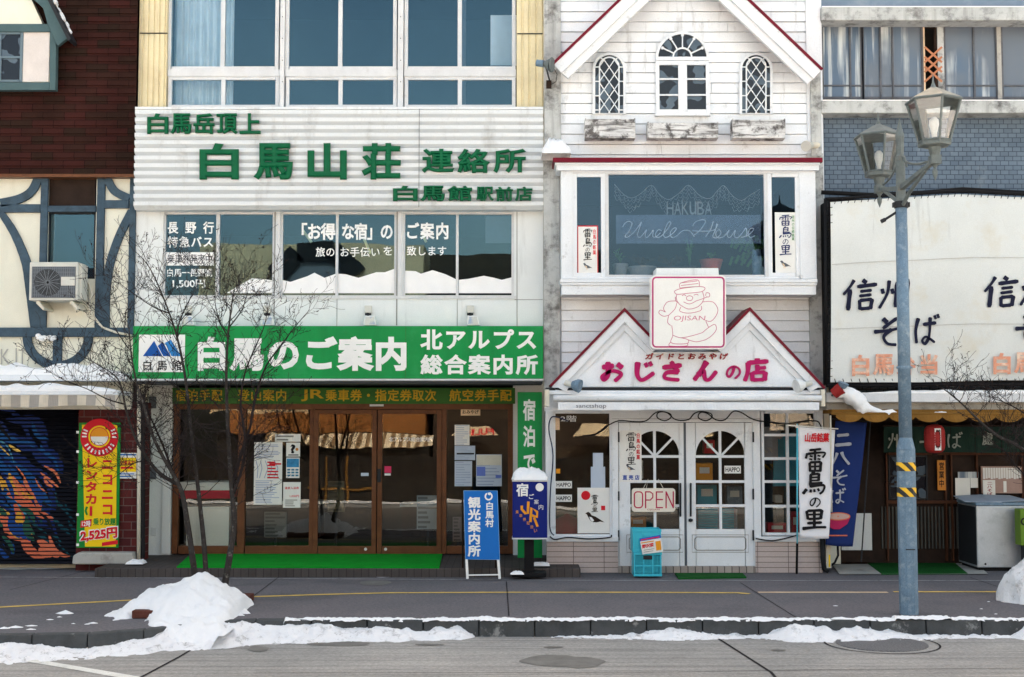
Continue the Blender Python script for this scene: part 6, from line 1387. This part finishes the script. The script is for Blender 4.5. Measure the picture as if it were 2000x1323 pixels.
t = paper('poster', (553, 942, 587, 992), YD2, 'cream notice with red lettering, lowest of the door posters'); m = MB(); put(m, '温泉入浴券', 556, 951, 584, 956, YD2 - .003, weight=.02, thick=.001); put(m, '1,000円', 566, 967, 584, 972, YD2 - .003, weight=.02, thick=.001); obj('lettering', m, M['crimson'], t); obj('print', lines(MB(), (555, 975, 586, 990), 4, YD2 - .003), M['potgrey'], t)
for q, l, mm in (((888, 830, 917, 870), 'blank upper sheet on the right pane', 'paper'), ((888, 871, 928, 899), 'middle printed sheet on the right pane with a dark bar', 'paper_b'), ((888, 901, 922, 950), 'tall pale sheet of small print on the right pane', 'paper_b'), ((930, 888, 980, 950), 'blue and white map sheet behind the standing signs', 'paper_b')):
    t = paper('notice', q, YD2, l, mm, 'notice'); obj('print', lines(MB(), q, 10, YD2 - .003, .8, .3), mat('pale print', (150, 164, 190), .7), t)
    if q[0] == 930: obj('print', MB().pb(931, 912, 948, 930, YD2 - .007, .003).pb(968, 928, 979, 934, YD2 - .007, .003), mat('print blue', (104, 124, 200), .7), t); obj('print', MB().pb(931, 889, 979, 909, YD2 - .007, .003), mat('print beige', (206, 204, 190), .7), t)
    if q[1] == 871: obj('print', MB().pb(892, 885, 926, 888, YD2 - .007, .003), M['ink'], t)
t = paper('notice', (900, 798, 938, 812), YD2, 'small lettered plate at the top of the right pane', 'tact_pale', 'notice'); m = MB(); put(m, 'おみやげ', 903, 801, 935, 809, YD2 - .003, weight=.02, thick=.001); obj('lettering', m, M['ink'], t)
t = paper('sticker', (751, 911, 764, 924), G - .04, 'pink square sticker on the right sliding door', 'pink', 'sticker'); paper('sticker', (751, 925, 763, 929), G - .04, 'thin white strip under the pink sticker', 'paper', 'sticker'); paper('sticker', (705, 924, 720, 930), G - .04, 'small pale strip on the left sliding door', 'paper_b', 'sticker')
for q, l, c_ in (((814, 968, 857, 1034), 'dim pale blue poster standing low behind the right sliding door', (150, 164, 176)), ((884, 1010, 904, 1058), 'dim poster standing low behind the right pane', (120, 110, 112)), ((516, 1000, 560, 1050), 'low grey leaflet rack behind the left door glass', (96, 100, 98)), ((640, 940, 672, 1000), 'dim leaflet stand behind the left sliding door', (88, 84, 70))):
    t = thing('display_board', l, 'board', pt((q[0]+q[2])/2, q[3], G + .3)); obj('board', MB().pb(*q, G + .3, .03), flat('display board', c_, .8), t); obj('print', lines(MB(), q, 7, G + .299, .7, .5), flat('dim print', tuple(int(x * .7) for x in c_), .8), t); obj('stand', MB().pb((q[0]+q[2])/2 - 2, q[3] + .3, (q[0]+q[2])/2 + 2, 1066, G + .31, .02), M['iron'], t)
# crates
for i, (y0, y1, l) in enumerate(((1079, 1126, 'lower turquoise crate with open mesh sides by the white doors'), (1034, 1079, 'upper turquoise crate with a solid front and a taped leaflet'))):
    YCr = 17.06 + .02 * i; t = thing('plastic_crate', l, 'crate', pt(1264, y1, YCr), 'turquoise crates stacked by the door')
    x0, x1 = (1238, 1292) if i == 0 else (1236, 1291.5); D_ = .34
    xa, xb, za, zb = X(x0, 1080, YCr), X(x1, 1080, YCr), max(Z(y1, YCr), 0), Z(y0, YCr)
    if i: za = Z(1079, YCr) + .004
    m = MB(); w_ = .012
    m.box(xa, xb, YCr + w_, YCr + D_, za, za + .012)
    for (a, b, c_, e) in ((xa, xa + w_, YCr + w_, YCr + D_), (xb - w_, xb, YCr + w_, YCr + D_), (xa + w_, xb - w_, YCr + D_ - w_, YCr + D_)): m.box(a, b, c_, e, za + .013, zb - .002)
    obj('body', m, M['crate'], t); m = MB(); h_ = zb - za
    m.box(xa - .006, xb + .006, YCr - .006, YCr + w_, zb - .035, zb); m.box(xa - .004, xb + .004, YCr - .004, YCr + w_, za, za + .03)
    for xx in (xa, xa + (xb - xa) * .33, xa + (xb - xa) * .66, xb - .018): m.box(xx, xx + .018, YCr - .003, YCr + w_, za + .03, zb - .035)
    if i == 0:
        m.box(xa, xb, YCr - .0025, YCr + w_, za + h_ * .42, za + h_ * .47)
        for c_ in range(18): m.box(xa + .012 + c_ * (xb - xa - .03) / 18, xa + .018 + c_ * (xb - xa - .03) / 18, YCr, YCr + .006, za + .03, zb - .036)
        for c_ in range(14): m.box(xa + .01, xb - .01, YCr + .0005, YCr + .0055, za + .04 + c_ * (h_ - .08) / 14, za + .046 + c_ * (h_ - .08) / 14)
    else: m.box(xa + .01, xb - .01, YCr + .002, YCr + w_ - .001, za + .03, zb - .036)
    obj('front', m, M['crate'], t, bevel=.002)
    obj('handle_plate', MB().box((xa+xb)/2 - .06, (xa+xb)/2 + .06, YCr - .005, YCr + .004, zb - .095, zb - .045), M['crate'] if i else M['iron'], t)
YLf = 17.03
t = thing('leaflet', 'printed leaflet with red lettering taped to the upper turquoise crate', 'leaflet', pt(1270, 1083, YLf))
obj('sheet', MB().pp([(1249,1052),(1290,1045),(1296,1078),(1255,1083)], YLf, .004), M['paper'], t); obj('print', MB().pp([(1249,1052),(1290,1045),(1291,1051),(1250,1058)], YLf - .003, .003), flat('print blue strong', (66, 96, 190)), t); obj('print', MB().pp([(1252,1060),(1277,1056),(1277,1058),(1252,1062)], YLf - .003, .003).pp([(1280,1058),(1290,1056),(1292,1074),(1282,1076)], YLf - .003, .003), M['orange'], t)
m = MB(); put(m, '野沢菜', 1254, 1062, 1277, 1070, YLf - .001, weight=.04, slope=-4, thick=.003); m.bar((1252,1055),(1288,1049), 2, YLf - .006, .003); obj('lettering', m, M['crimson'], t); obj('print', MB().bar((1257,1075),(1278,1072), 1, YLf - .004, .003).bar((1257,1079),(1276,1076), 1, YLf - .004, .003), M['potgrey'], t)

# ------------------------------------------------------------------ street lamp
YPo = 13.75
b0 = gp(1779, 1200); YPo = b0.y; pxm = lambda px, py: pt(px, py, YPo)
t = thing('street_lamp', 'blue grey lamp post with two old-fashioned glass lanterns', 'street lamp', b0)
xp = b0.x - .02; S_ = .9
def oct_(mb, z0, z1, r0, r1): mb.lathe((xp, YPo, 0), [(r0, z0), (r1, z1)], 8, pi / 8); return mb
zA, zB = Z(878, YPo), Z(855, YPo)
obj('base_post', oct_(MB(), 0, zA, .1, .098), M['galv'], t, bevel=.003); obj('collar', oct_(MB(), zA + .001, zB, .098, .069), M['galv'], t)
obj('pole', MB().lathe((xp, YPo, 0), [(.069, zB + .001), (.063, Z(400, YPo))], 20), M['galv'], t, smooth=True); obj('upper_pole', MB().lathe((xp, YPo, 0), [(.052, Z(400, YPo)), (.05, Z(315, YPo)), (.055, Z(314, YPo)), (.055, Z(306, YPo)), (.02, Z(303, YPo))], 16), M['lamp_metal'], t)
k = NT('hazard tape'); co = k.coord((1, 1, 1), (0, radians(45), 0)); g = k.n('ShaderNodeSeparateXYZ'); k.l(co, g.inputs[0]); k.l(k.mix(k.ramp(k.mth('FRACT', k.mth('MULTIPLY', g.outputs[0], 12.0)), [(.48, g1(0)), (.5, g1(1))]), S(236, 186, 30), S(28, 28, 32)), k.b.inputs['Base Color']); M['hazard'] = k.m
for y0, y1 in ((903, 920), (952, 970)): obj('hazard_tape', MB().lathe((xp, YPo, 0), [(.1015, Z(y1, YPo)), (.1015, Z(y0, YPo))], 8, pi / 8), M['hazard'], t)
obj('band', MB().lathe((xp, YPo, 0), [(.072, Z(721, YPo)), (.074, Z(718, YPo)), (.072, Z(715, YPo))], 16).box(xp - .085, xp + .085, YPo - .02, YPo + .01, Z(720, YPo), Z(716, YPo)), M['galv'], t)
obj('hatch', MB().box(xp - .05, xp + .05, YPo - .098, YPo - .09, Z(1073, YPo), Z(1071, YPo)), M['iron'], t)
m = MB().lathe((xp, YPo, 0), [(.072, Z(407, YPo)), (.075, Z(404, YPo)), (.075, Z(396, YPo)), (.07, Z(394, YPo))], 16).box(xp - .09, xp + .09, YPo - .03, YPo + .03, Z(405, YPo), Z(396, YPo)); m.tube([pxm(1760, 409), pxm(1727, 430)], .014, 8).tube([pxm(1729, 429), pxm(1721, 433)], .022, 8); obj('clamp', m, M['iron'], t)
for (px, Yl, ztop) in ((1823, 12.95, 0), (1717, 14.6, 0)):
    zb_ = 4.885; xc = X(px + (2 if px > 1780 else 0), 280 if px > 1780 else 341, Yl)
    la = obj('lantern', MB().lathe((xc, Yl, zb_), [(.115, -.01), (.165, 0), (.172, .03), (.155, .04)], 6, pi/6), M['lamp_metal'], t)
    r0, r1, hL = .155, .27, .46; m = MB()
    ps = lambda r_, z_, a: Vector((xc + r_ * cos(a), Yl + r_ * sin(a), zb_ + z_))
    A_ = [pi/6 + pi/3 * q for q in range(6)]
    for a in A_: m.tube([ps(r0, .04, a), ps(r1, hL, a)], .013, 5)
    for i in range(6): m.tube([ps(r1, hL, A_[i]), ps(r1, hL, A_[(i+1) % 6])], .012, 5); m.tube([ps(r0, .05, A_[i]), ps(r0, .05, A_[(i+1) % 6])], .012, 5)
    obj('lantern_frame', m, M['lamp_metal'], la)
    for i in range(6):
        a, b = A_[i], A_[(i+1) % 6]; obj('glass', MB().quad(ps(r0-.004, .05, a), ps(r0-.004, .05, b), ps(r1-.004, hL, b), ps(r1-.004, hL, a)), M['glass_l'], la)
    obj('lantern_roof', MB().lathe((xc, Yl, zb_ + hL), [(.27, -.01), (.292, 0), (.288, .015), (.06, .135), (.03, .15), (.012, .2), (.003, .29)], 6, pi/6), M['lamp_metal'], la)
    obj('bulb', MB().lathe((xc, Yl, zb_ + .06), [(.025, 0), (.025, .06), (.03, .08), (.05, .16), (.045, .21), (.02, .24)], 14), mat('bulb glass', (210, 214, 216), .3), la, smooth=True)
    obj('neck', MB().lathe((xc, Yl, zb_ - .2), [(.03, 0), (.055, .02), (.06, .09), (.05, .1), (.07, .19)], 8).lathe((xc, Yl, zb_ - .36), [(.002, 0), (.025, .06), (.03, .1), (.012, .13), (.03, .16)], 8).box(xc - .05, xc + .05, Yl - .06, Yl + .05, zb_ - .19, zb_ - .1), M['lamp_metal'], la)
    pA, pB = Vector((xc, Yl, zb_ - .15)), Vector((xp, YPo, zb_ - .26))
    obj('arm', MB().tube([pA, pB], [.028, .038], 4), M['lamp_metal'], t)
    obj('brace', MB().tube([pA.lerp(pB, .25) - Vector((0, 0, .02)), pA.lerp(pB, .75) - Vector((0, 0, .12)), pB - Vector((0, 0, .22))], .022, 6), M['lamp_metal'], t)
    cc = [pA.lerp(pB, u) + Vector((0, 0, .04 + .3 * u * u)) for u in (.2, .4, .6, .75, .88, .92, .86, .8)]; cc[-3].z += .04; cc[-2].z += .03; cc[-1].z -= .05
    obj('scroll', MB().tube(cc, .013, 6), M['lamp_metal'], t, smooth=True)
obj('finial', MB().lathe((xp, YPo, Z(312, YPo)), [(.055, 0), (.055, .02), (.04, .06), (.045, .2), (.05, .26), (.025, .36), (.004, .46)], 8), M['lamp_metal'], t)

# ------------------------------------------------------------------ trees
def tree(limbs, label, base, Yt, leafy, dens, seed, twl=.55, name='street_tree', spread_=1.0):
    rr = random.Random(seed); t = thing(name, label, 'tree', base); tw = MB(); lf = MB(); cnt = [0]
    def twig(p, d, l, r_, lev):
        n = 4; pts_ = [p]; q = p.copy(); dd = d.normalized()
        for i in range(n):
            dd = (dd + Vector((rr.uniform(-.3, .3), rr.uniform(-.3, .3), rr.uniform(-.12, .3)))).normalized(); q = q + dd * l / n; pts_.append(q.copy())
            if lev > 0 and rr.random() < .8:
                s = dd.orthogonal().normalized(); s.rotate(__import__('mathutils').Quaternion(dd, rr.uniform(0, 2*pi))); twig(q, dd * .8 + s * rr.uniform(.5, 1.0), l * rr.uniform(.4, .7), r_ * .55, lev - 1)
        tw.tube(pts_, [max(.0021, r_ * (1 - .7 * i / n)) for i in range(n + 1)], 4 if r_ > .004 else 3, False); cnt[0] += 1
        if rr.random() < leafy:
            for k_ in range(rr.randint(1, 3)):
                e = pts_[rr.randint(2, n)]; a = Vector((rr.uniform(-1,1), rr.uniform(-1,1), rr.uniform(-1,1))).normalized() * rr.uniform(.009, .02); b = a.orthogonal().normalized() * rr.uniform(.004, .009); lf.add([e, e + a + b, e + a * 2, e + a - b], [(0,1,2,3)])
    for pts_, r0, r1, dep in limbs:
        c = crom(pts_, 5); n = len(c); P_ = []
        for i, (x, y) in enumerate(c): P_.append(pt(x, y, Yt + dep * i / n + .05 * noise.noise(Vector((i * .3, r0 * 50, seed)))))
        rad = [r0 + (r1 - r0) * (i / (n - 1)) ** .8 for i in range(n)]
        obj('trunk' if r0 > .03 else 'limb', MB().tube(P_, [.78 * q * (1 + .06 * noise.noise(Vector((i * .9, seed, r0)))) for i, q in enumerate(rad)], 8), M['bark'] if r0 > .03 else M['twig'], t, smooth=True)
        for i in range(2, n):
            if P_[i].z < 1.0: continue
            for _ in range(dens if rr.random() < .9 else dens + 1):
                if rr.random() > .6: continue
                tdir = (P_[min(i+1, n-1)] - P_[i-1]).normalized(); side = Vector((rr.choice((-1, 1)) * rr.uniform(.4, 1.1) * spread_, rr.uniform(-.9, .9), rr.uniform(-.1, .7)))
                twig(P_[i], tdir * .5 + side, twl * rr.uniform(.5, 1.2) * (1.1 - .4 * i / n), min(.0062, rad[i] * .45), 2)
    obj('branches', tw, M['twig'], t); obj('leaves', lf, M['leaf'], t); return t
tree([
 ([(384,1150),(376,1090),(366,1020),(356,965),(340,930),(318,892),(298,850),(280,790),(266,745),(256,690),(252,640)], .052, .008, -.5),
 ([(345,945),(312,925),(284,890),(262,850),(246,800),(238,760),(225,735),(190,712),(150,690)], .032, .005, -.3),
 ([(340,930),(318,870),(296,820),(276,770),(262,742)], .02, .006, .4),
 ([(404,1150),(399,1070),(392,1000),(384,930),(374,850),(366,770),(358,715),(346,660),(330,610),(310,560),(290,520),(268,495)], .042, .005, .3),
 ([(346,664),(350,630),(368,590),(384,560),(392,535)], .014, .004, .2), ([(330,612),(300,600),(262,575),(235,555)], .012, .003, -.2),
 ([(436,1160),(448,1090),(457,1020),(452,950),(447,870),(443,790),(442,720),(446,650),(452,600),(458,560)], .055, .007, .0),
 ([(453,950),(470,890),(488,835),(500,770),(520,715),(545,680),(575,640),(605,605)], .03, .004, .35),
 ([(455,965),(474,910),(478,850),(470,790),(478,730),(498,680),(515,640),(524,600)], .026, .004, -.35),
 ([(446,660),(430,630),(420,590),(424,560)], .012, .003, .2), ([(447,640),(470,610),(480,585),(486,560)], .012, .003, -.1),
 ([(290,900),(262,905),(235,925),(205,945)], .012, .003, -.4), ([(244,790),(210,780),(170,760),(120,740),(80,715)], .012, .003, -.3), ([(250,680),(230,650),(214,620),(190,590)], .01, .003, -.2),
], 'bare three-trunked young tree rising from the snow heap', gp(405, 1150), 14.45, .3, 1, 5)
tree([([(2060,1180),(2062,1050),(2050,960),(2020,900),(1985,870),(1945,850),(1905,815),(1880,790),(1850,765),(1828,752)], .05, .004, -.2), ([(2050,960),(2010,935),(1980,905),(1960,880),(1925,870)], .02, .004, .2), ([(2062,1050),(2070,930),(2050,860),(2010,815),(1970,790),(1930,775)], .03, .004, .1)], 'bare tree reaching in from the right edge with fine twigs', gp(2060, 1180), 14.5, .3, 1, 9, .5)

# ------------------------------------------------------------------ snow on the street
def interp(tab, x):
    if x <= tab[0][0]: return tab[0][1]
    for (a, ya), (b, yb) in zip(tab, tab[1:]):
        if x <= b: return ya + (yb - ya) * (x - a) / (b - a)
    return tab[-1][1]
# gutter snow: width in front of the kerb (m) and height against it, by photograph column
WID = [(-400,.5),(0,.55),(60,.6),(150,.55),(230,.42),(300,.45),(350,.5),(400,.66),(470,.66),(520,.5),(600,.42),(700,.36),(780,.3),(860,.22),(905,.2),(935,.0),(1060,.0),(1090,.1),(1180,.12),(1250,.2),(1310,.26),(1380,.2),(1460,.14),(1500,.2),(1530,.34),(1600,.36),(1660,.33),(1720,.26),(1790,.2),(1850,.14),(1960,.12),(1990,.3),(2050,.4),(2400,.3)]
HGT = [(-400,.1),(0,.1),(40,.12),(100,.08),(150,.05),(200,.05),(260,.09),(300,.1),(330,.16),(480,.18),(520,.13),(560,.13),(600,.15),(650,.14),(690,.09),(740,.12),(800,.1),(830,.06),(850,.12),(900,.12),(935,.0),(1060,0),(1090,.02),(1180,.03),(1260,.06),(1300,.11),(1320,.1),(1380,.05),(1480,.03),(1510,.09),(1540,.14),(1600,.13),(1620,.07),(1640,.13),(1680,.12),(1720,.07),(1790,.04),(1960,.035),(1990,.13),(2060,.18),(2400,.1)]
m = MB(); N, Mv = 620, 14; vs = []; hs_ = []
for i in range(N + 1):
    px = -400 + 2800 * i / N
    for j in range(Mv + 1):
        v = j / Mv; w_ = interp(WID, px); h0 = interp(HGT, px); y0 = kerbY(px) + .03; xx = kx(px)
        nz = noise.noise(Vector((px * .02, v * 2.5, 3))) + .6 * noise.noise(Vector((px * .07, v * 6, 9))) + .35 * noise.noise(Vector((px * .2, v * 14, 1)))
        f = max(0, (1 - v)) ** .8
        h = h0 * (f + .5 * nz * (1 - abs(2 * v - .8))) - .014 + .012 * noise.noise(Vector((px * .6, v * 30, 2))) + (.03 * noise.noise(Vector((px * .05, v * 8, 5))) if w_ > .05 else 0)
        if w_ < .03: h = -.05
        vs.append((xx, y0 - (w_ + .03) * v * (1 + .25 * noise.noise(Vector((px * .03, 7, 2)))), ROADZ + h)); hs_.append(h)
fs = []
for i in range(N):
    for j in range(Mv):
        q = (i*(Mv+1)+j, i*(Mv+1)+j+1, (i+1)*(Mv+1)+j+1, (i+1)*(Mv+1)+j)
        if max(hs_[a] for a in q) > -.008: fs.append(q)
m.add(vs, fs); o_ = obj('gutter_snow', m, M['snow_dirty'], loc=(0, 13.2, ROADZ), smooth=True); tag(o_, 'trampled snow lying along the kerb', 'snow', None, 'stuff')
# thin snow on top of the kerb
m = MB(); N = 700; Mv = 6; vs = []; hs_ = []
for i in range(N + 1):
    px = 480 + 1900 * i / N
    for j in range(Mv + 1):
        v = j / Mv; h = .022 * (1 - (2*v-1) ** 2) + .022 * noise.noise(Vector((px * .03, v * 2, 4))) + .012 * noise.noise(Vector((px * .12, v * 5, 8))) - .008 + (.02 if 1740 < px < 1850 else 0) - (.03 if px < 560 else 0) - .014 * max(0, noise.noise(Vector((px * .008, 0, 20))))
        vs.append((kx(px), kerbY(px) + .0 + .15 * v, .012 + h)); hs_.append(h)
fs = []
for i in range(N):
    for j in range(Mv):
        q = (i*(Mv+1)+j, (i+1)*(Mv+1)+j, (i+1)*(Mv+1)+j+1, i*(Mv+1)+j+1)
        if max(hs_[a] for a in q) > .0005: fs.append(q)
m.add(vs, fs); tag(obj('kerb_snow', m, M['snow'], loc=(0, 13.5, 0), smooth=True), 'thin line of snow along the top of the kerb', 'snow', None, 'stuff')
# the heap over the planter
RID = [(222,.0),(232,.05),(250,.055),(268,.12),(282,.18),(296,.22),(315,.26),(335,.29),(350,.3),(365,.33),(385,.355),(405,.36),(425,.32),(445,.26),(462,.2),(474,.14),(482,.06),(490,.0)]
m = MB(); N, Mv = 90, 60; vs = []; ok = []
for i in range(N + 1):
    px = 216 + (500 - 216) * i / N; x_ = (px - CX) / FPX * 14.15; hR = interp(RID, px)
    for j in range(Mv + 1):
        v = j / Mv; Yy = 14.95 - (14.95 - 12.72) * v
        front = interp([(216,13.55),(250,13.5),(320,13.45),(335,13.1),(350,12.9),(400,12.8),(500,12.75)], px)
        pr = [(12.3, ROADZ - .06), (front, (ROADZ - .02) if px > 328 else -.02), (front + .25, (-.06 if px > 328 else 0) + hR * .22), (13.75, hR * .6), (14.1, hR * .95), (14.35, hR), (14.7, hR * .6), (14.95, -.03)]
        z_ = interp(pr, Yy); nz = .06 * noise.noise(Vector((x_ * 2.2, Yy * 2.2, 1))) + .05 * noise.noise(Vector((x_ * 6, Yy * 6, 4))) + .026 * noise.noise(Vector((x_ * 16, Yy * 16, 6)))
        e_ = min(1, hR / .12)
        z_ = z_ * e_ + nz * e_ - .03 * (1 - e_)
        vs.append((x_ * (1 + .0 * v), Yy, z_)); ok.append(z_ > (-.02 if Yy > kerbY(px) + .1 else ROADZ - .03))
fs = [q for i in range(N) for j in range(Mv) for q in [(i*(Mv+1)+j, i*(Mv+1)+j+1, (i+1)*(Mv+1)+j+1, (i+1)*(Mv+1)+j)] if any(ok[a] for a in q)]
m.add(vs, fs); o_ = obj('snow_heap', m, M['snow'], smooth=True); tag(o_, 'large heap of clean snow piled around the tree trunks', 'snow')
pl = gp(232, 1228); m = MB(); xa, xb = pl.x - .06, X(468, 1200, 14.2)
for q in ((xa, xb, 13.62, 13.74), (xa, xb, 14.9, 15.0), (xa, xa + .12, 13.74, 14.9), (xb - .12, xb, 13.74, 14.9)): m.box(q[0], q[1], q[2], q[3], .0, .085)
solo('tree_planter', m, mat('planter brick', (92, 56, 48), .9, var=.3, vscale=8, bump=.5, bscale=50), 'low reddish brown planter border buried under the snow heap', 'planter', bevel=.012)
def heap(px, py, w, d, h, label, seed):
    c_ = gp(px, py); mb = MB(); nx, ny = 40, 24; vs = []
    for i in range(nx + 1):
        for j in range(ny + 1):
            u, v = i / nx * 2 - 1, j / ny * 2 - 1; q = max(0, 1 - u*u - v*v)
            n_ = .16 * noise.noise(Vector((u*2.4, v*2.4, seed))) + .1 * noise.noise(Vector((u*6, v*6, seed))) + .05 * noise.noise(Vector((u*14, v*14, seed)))
            vs.append((c_.x + u * w * (1 + n_), c_.y + v * d * (1 + n_), h * (q ** .5 * (1 + n_)) - .02))
    mb.add(vs, [(i*(ny+1)+j, (i+1)*(ny+1)+j, (i+1)*(ny+1)+j+1, i*(ny+1)+j+1) for i in range(nx) for j in range(ny)])
    return solo('snow_heap', mb, M['snow_dirty'], label, 'snow', smooth=True)
heap(2030, 1174, .44, .45, .52, 'tall lumpy snow heap cut off by the right edge', 31)
m = MB(); vs = []
def flake(px, py, rx, h, seed):
    c_ = gp(px, py); n = 12; vs = [(c_.x + rx * cos(2*pi*i/n) * (1 + .4*noise.noise(Vector((i*.9, seed, 1)))), c_.y + .6 * rx * sin(2*pi*i/n) * (1 + .4*noise.noise(Vector((i*.9, seed, 5)))), .002) for i in range(n)] + [(c_.x, c_.y, h)]
    m.add(vs, [(i, (i+1) % n, n) for i in range(n)])
for i, (x, y, r_, h) in enumerate(((128,1199,.09,.04),(116,1206,.03,.012),(98,1211,.04,.01),(62,1223,.06,.012),(30,1226,.08,.02),(60,1230,.05,.012),(182,1218,.05,.015),(170,1220,.03,.01),(143,1219,.02,.01),(8,1228,.06,.02),(1632,1184,.03,.008),(1931,1176,.02,.008),(1917,1190,.02,.008),(1945,1200,.02,.008),(478,1199,.06,.06),(470,1203,.04,.03))): flake(x, y, r_, h, i * 2.7)
tag(obj('scattered_snow', m, M['snow'], loc=(-4, 13.5, 0)), 'scattered scraps of snow on the pavement', 'snow', None, 'stuff')
def slab_snow(px0, px1, y0, y1, z, label, seed, h=.02):
    mb = MB(); n = 50; a = []
    for i in range(n + 1):
        u = i / n; px = px0 + (px1 - px0) * u; e = min(1, 6 * min(u, 1 - u)) * (.75 + .5 * noise.noise(Vector((u * 8, seed, 0)))); ym = (y0 + y1) / 2
        for s in (-1, 0, 1):
            p_ = gp(px, ym + s * (y1 - y0) / 2 * e, z); a.append((p_.x, p_.y, z + (h * e if s == 0 else -.004)))
    mb.add(a, [(3*i+j, 3*i+j+1, 3*i+3+j+1, 3*i+3+j) for i in range(n) for j in (0, 1)]); return solo('snow_strip', mb, M['snow'], label, 'snow', smooth=True)
slab_snow(-300, 130, 1092, 1101, .02, 'snow strip at the foot of the painted shutter', 2.0, .03); slab_snow(-200, 134, 1109, 1113, .0, 'narrow snow strip on the pavement below the shutter', 4.0); slab_snow(180, 210, 1109, 1114, 0, 'small snow scrap before the brick pier', 5.0); slab_snow(235, 292, 1110, 1114, 0, 'thin snow scrap before the entrance step', 6.5); slab_snow(150, 250, 1098, 1101, .0, 'snow line along the concrete base stone', 8.5); clump('snow_clump', 266, 1100, 17.6, .12, .06, 'small drift of snow at the foot of the ivory pipe', seed=41, d=.12)
slab_snow(930, 1000, 1110, 1116, 0, 'snow line behind the blue easel sign', 9.5)
solo('forecourt_slab', MB().add([gp(-400,1088,.02),gp(150,1090,.02),gp(150,1106,.02),gp(-400,1108,.02),gp(-400,1111,-.01),gp(150,1109,-.01)], [(3,2,1,0),(4,5,2,3)]), M['conc_l'], 'grey concrete strip in front of the painted shutter', 'slab', kind='structure')

# ------------------------------------------------------------------ across the street, behind the camera: seen only as reflections
YOp = -9.0
m = MB(); m.quad((-60,-40,ROADZ+.03),(60,-40,ROADZ+.03),(60,3.5,ROADZ+.03),(-60,3.5,ROADZ+.03)); tag(obj('bounce_snow', m, M['snow'], loc=(0,0,ROADZ)), 'added sunlit snow sheet out of view, bouncing light onto the shop fronts', None, None, 'structure')  # unseen snow sheet, added to throw sunlight back onto the shaded fronts
def rx(px): return (px - CX) / FPX * 46.0
def rz(py): return H + (820 - py) * 46.0 / FPX
bo = thing('station_building', 'beige building across the street, seen mirrored in the windows', 'building', (-7, YOp, ROADZ))
m = MB(); m.box(rx(400), rx(832), YOp - 8, YOp, rz(805), rz(482)); obj('wall', m, mat('sunlit beige wall', (186, 164, 132), .8), bo); obj('shop_front', MB().box(rx(400), rx(832), YOp - 7, YOp - 1.2, ROADZ, rz(846)), M['dark'], bo)
obj('brick_band', MB().box(rx(440), rx(826), YOp - 6, YOp + .05, rz(846), rz(806)), brick('orange brick', (156, 104, 56), (140, 90, 48), (120, 92, 64), .5, .25), bo)
m = MB(); 
for a, b in (((548,548),(592,503)),((592,503),(660,500)),((660,500),(706,545))):
    xa, za, xb, zb = rx(a[0]), rz(a[1]), rx(b[0]), rz(b[1]); dx, dz = xb-xa, zb-za; l = hypot(dx, dz); nx_, nz_ = -dz/l*.35, dx/l*.35
    m.prism([(xa+nx_,za+nz_),(xb+nx_,zb+nz_),(xb-nx_,zb-nz_),(xa-nx_,za-nz_)], YOp + .1, .4)
obj('roof_truss', m, M['black'], bo); obj('porch', MB().prism([(rx(552),rz(560)),(rx(594),rz(506)),(rx(660),rz(504)),(rx(702),rz(560))], YOp + .02, .3), M['grille'], bo)
m1, m2 = MB(), MB()
for i in range(40):
    x0 = rx(520) + i * .15; (m1 if i % 2 else m2).add([(x0, YOp + .2, rz(848)), (x0 + .15, YOp + .2, rz(848)), (x0 + .15, YOp + 1.3, rz(872)), (x0, YOp + 1.3, rz(872))], [(0,1,2,3)])
obj('awning', m1, flat('awning white', (226, 214, 188)), bo); obj('awning', m2, flat('awning brown', (130, 110, 84)), bo)
ob2 = thing('wooden_house', 'dark brown boarded house across the street, seen mirrored in the windows', 'building', (-1, YOp, ROADZ))
obj('wall', MB().box(rx(842), rx(1180), YOp - 8, YOp - .5, ROADZ, rz(500)), brick('brown boards', (64, 54, 44), (54, 46, 40), (34, 28, 24), 6, .3), ob2)
for a in (926, 1164, 1330): 
    m = MB().prism([(rx(a-48), rz(853)), (rx(a+48), rz(853)), (rx(a+32), rz(829)), (rx(a-32), rz(829))], YOp + .3, .3); cs_ = obj('canopy_sign', m, mat('beige canopy', (206, 190, 160), .7), ob2)
    if a == 926:
        m = MB(); v_, f_ = glyphs('FULINA', .02); w_ = max(q[0] for q in v_)
        m.add([(rx(926) + .75 - q[0] / w_ * 1.5, YOp + .62 + q[2] * .1, rz(851) + q[1] * .4) for q in v_], f_); obj('lettering', m, M['crimson'], cs_)
ob3 = thing('flat_roofed_shop', 'low grey shop across the street, seen mirrored in the right windows', 'building', (7, YOp, ROADZ)); obj('wall', MB().box(rx(1200), rx(1900), YOp - 8, YOp - .2, rz(840), rz(640)), mat('grey beige wall', (170, 160, 148), .8), ob3); obj('shop_front', MB().box(rx(1200), rx(1900), YOp - 7, YOp - 1.2, ROADZ, rz(842)), M['dark'], ob3)

t = thing('lattice_fence', 'lattice fence with yellow rails mirrored in the door glass, its dark panel added to block the bright snow', 'fence', (-2, 2.4, ROADZ))
obj('panel', MB().box(-15, 13, 2.4, 2.46, ROADZ, 1.12), M['dark'], t)  # long solid panel, added to keep the bright snow out of the door reflections
m = MB()
for i in range(140): x = -15 + i * .2; m.box(x, x + .05, 2.47, 2.49, .55, .95)
obj('lattice', m, M['wood'], t)
obj('rail', MB().box(-5.6, -3.6, 2.495, 2.54, .18, .24), M['awn_yellow'], t)
for x in (-5.1, -4.5): obj('post', MB().box(x, x + .05, 2.545, 2.6, ROADZ, 1.1), M['awn_yellow'], t)
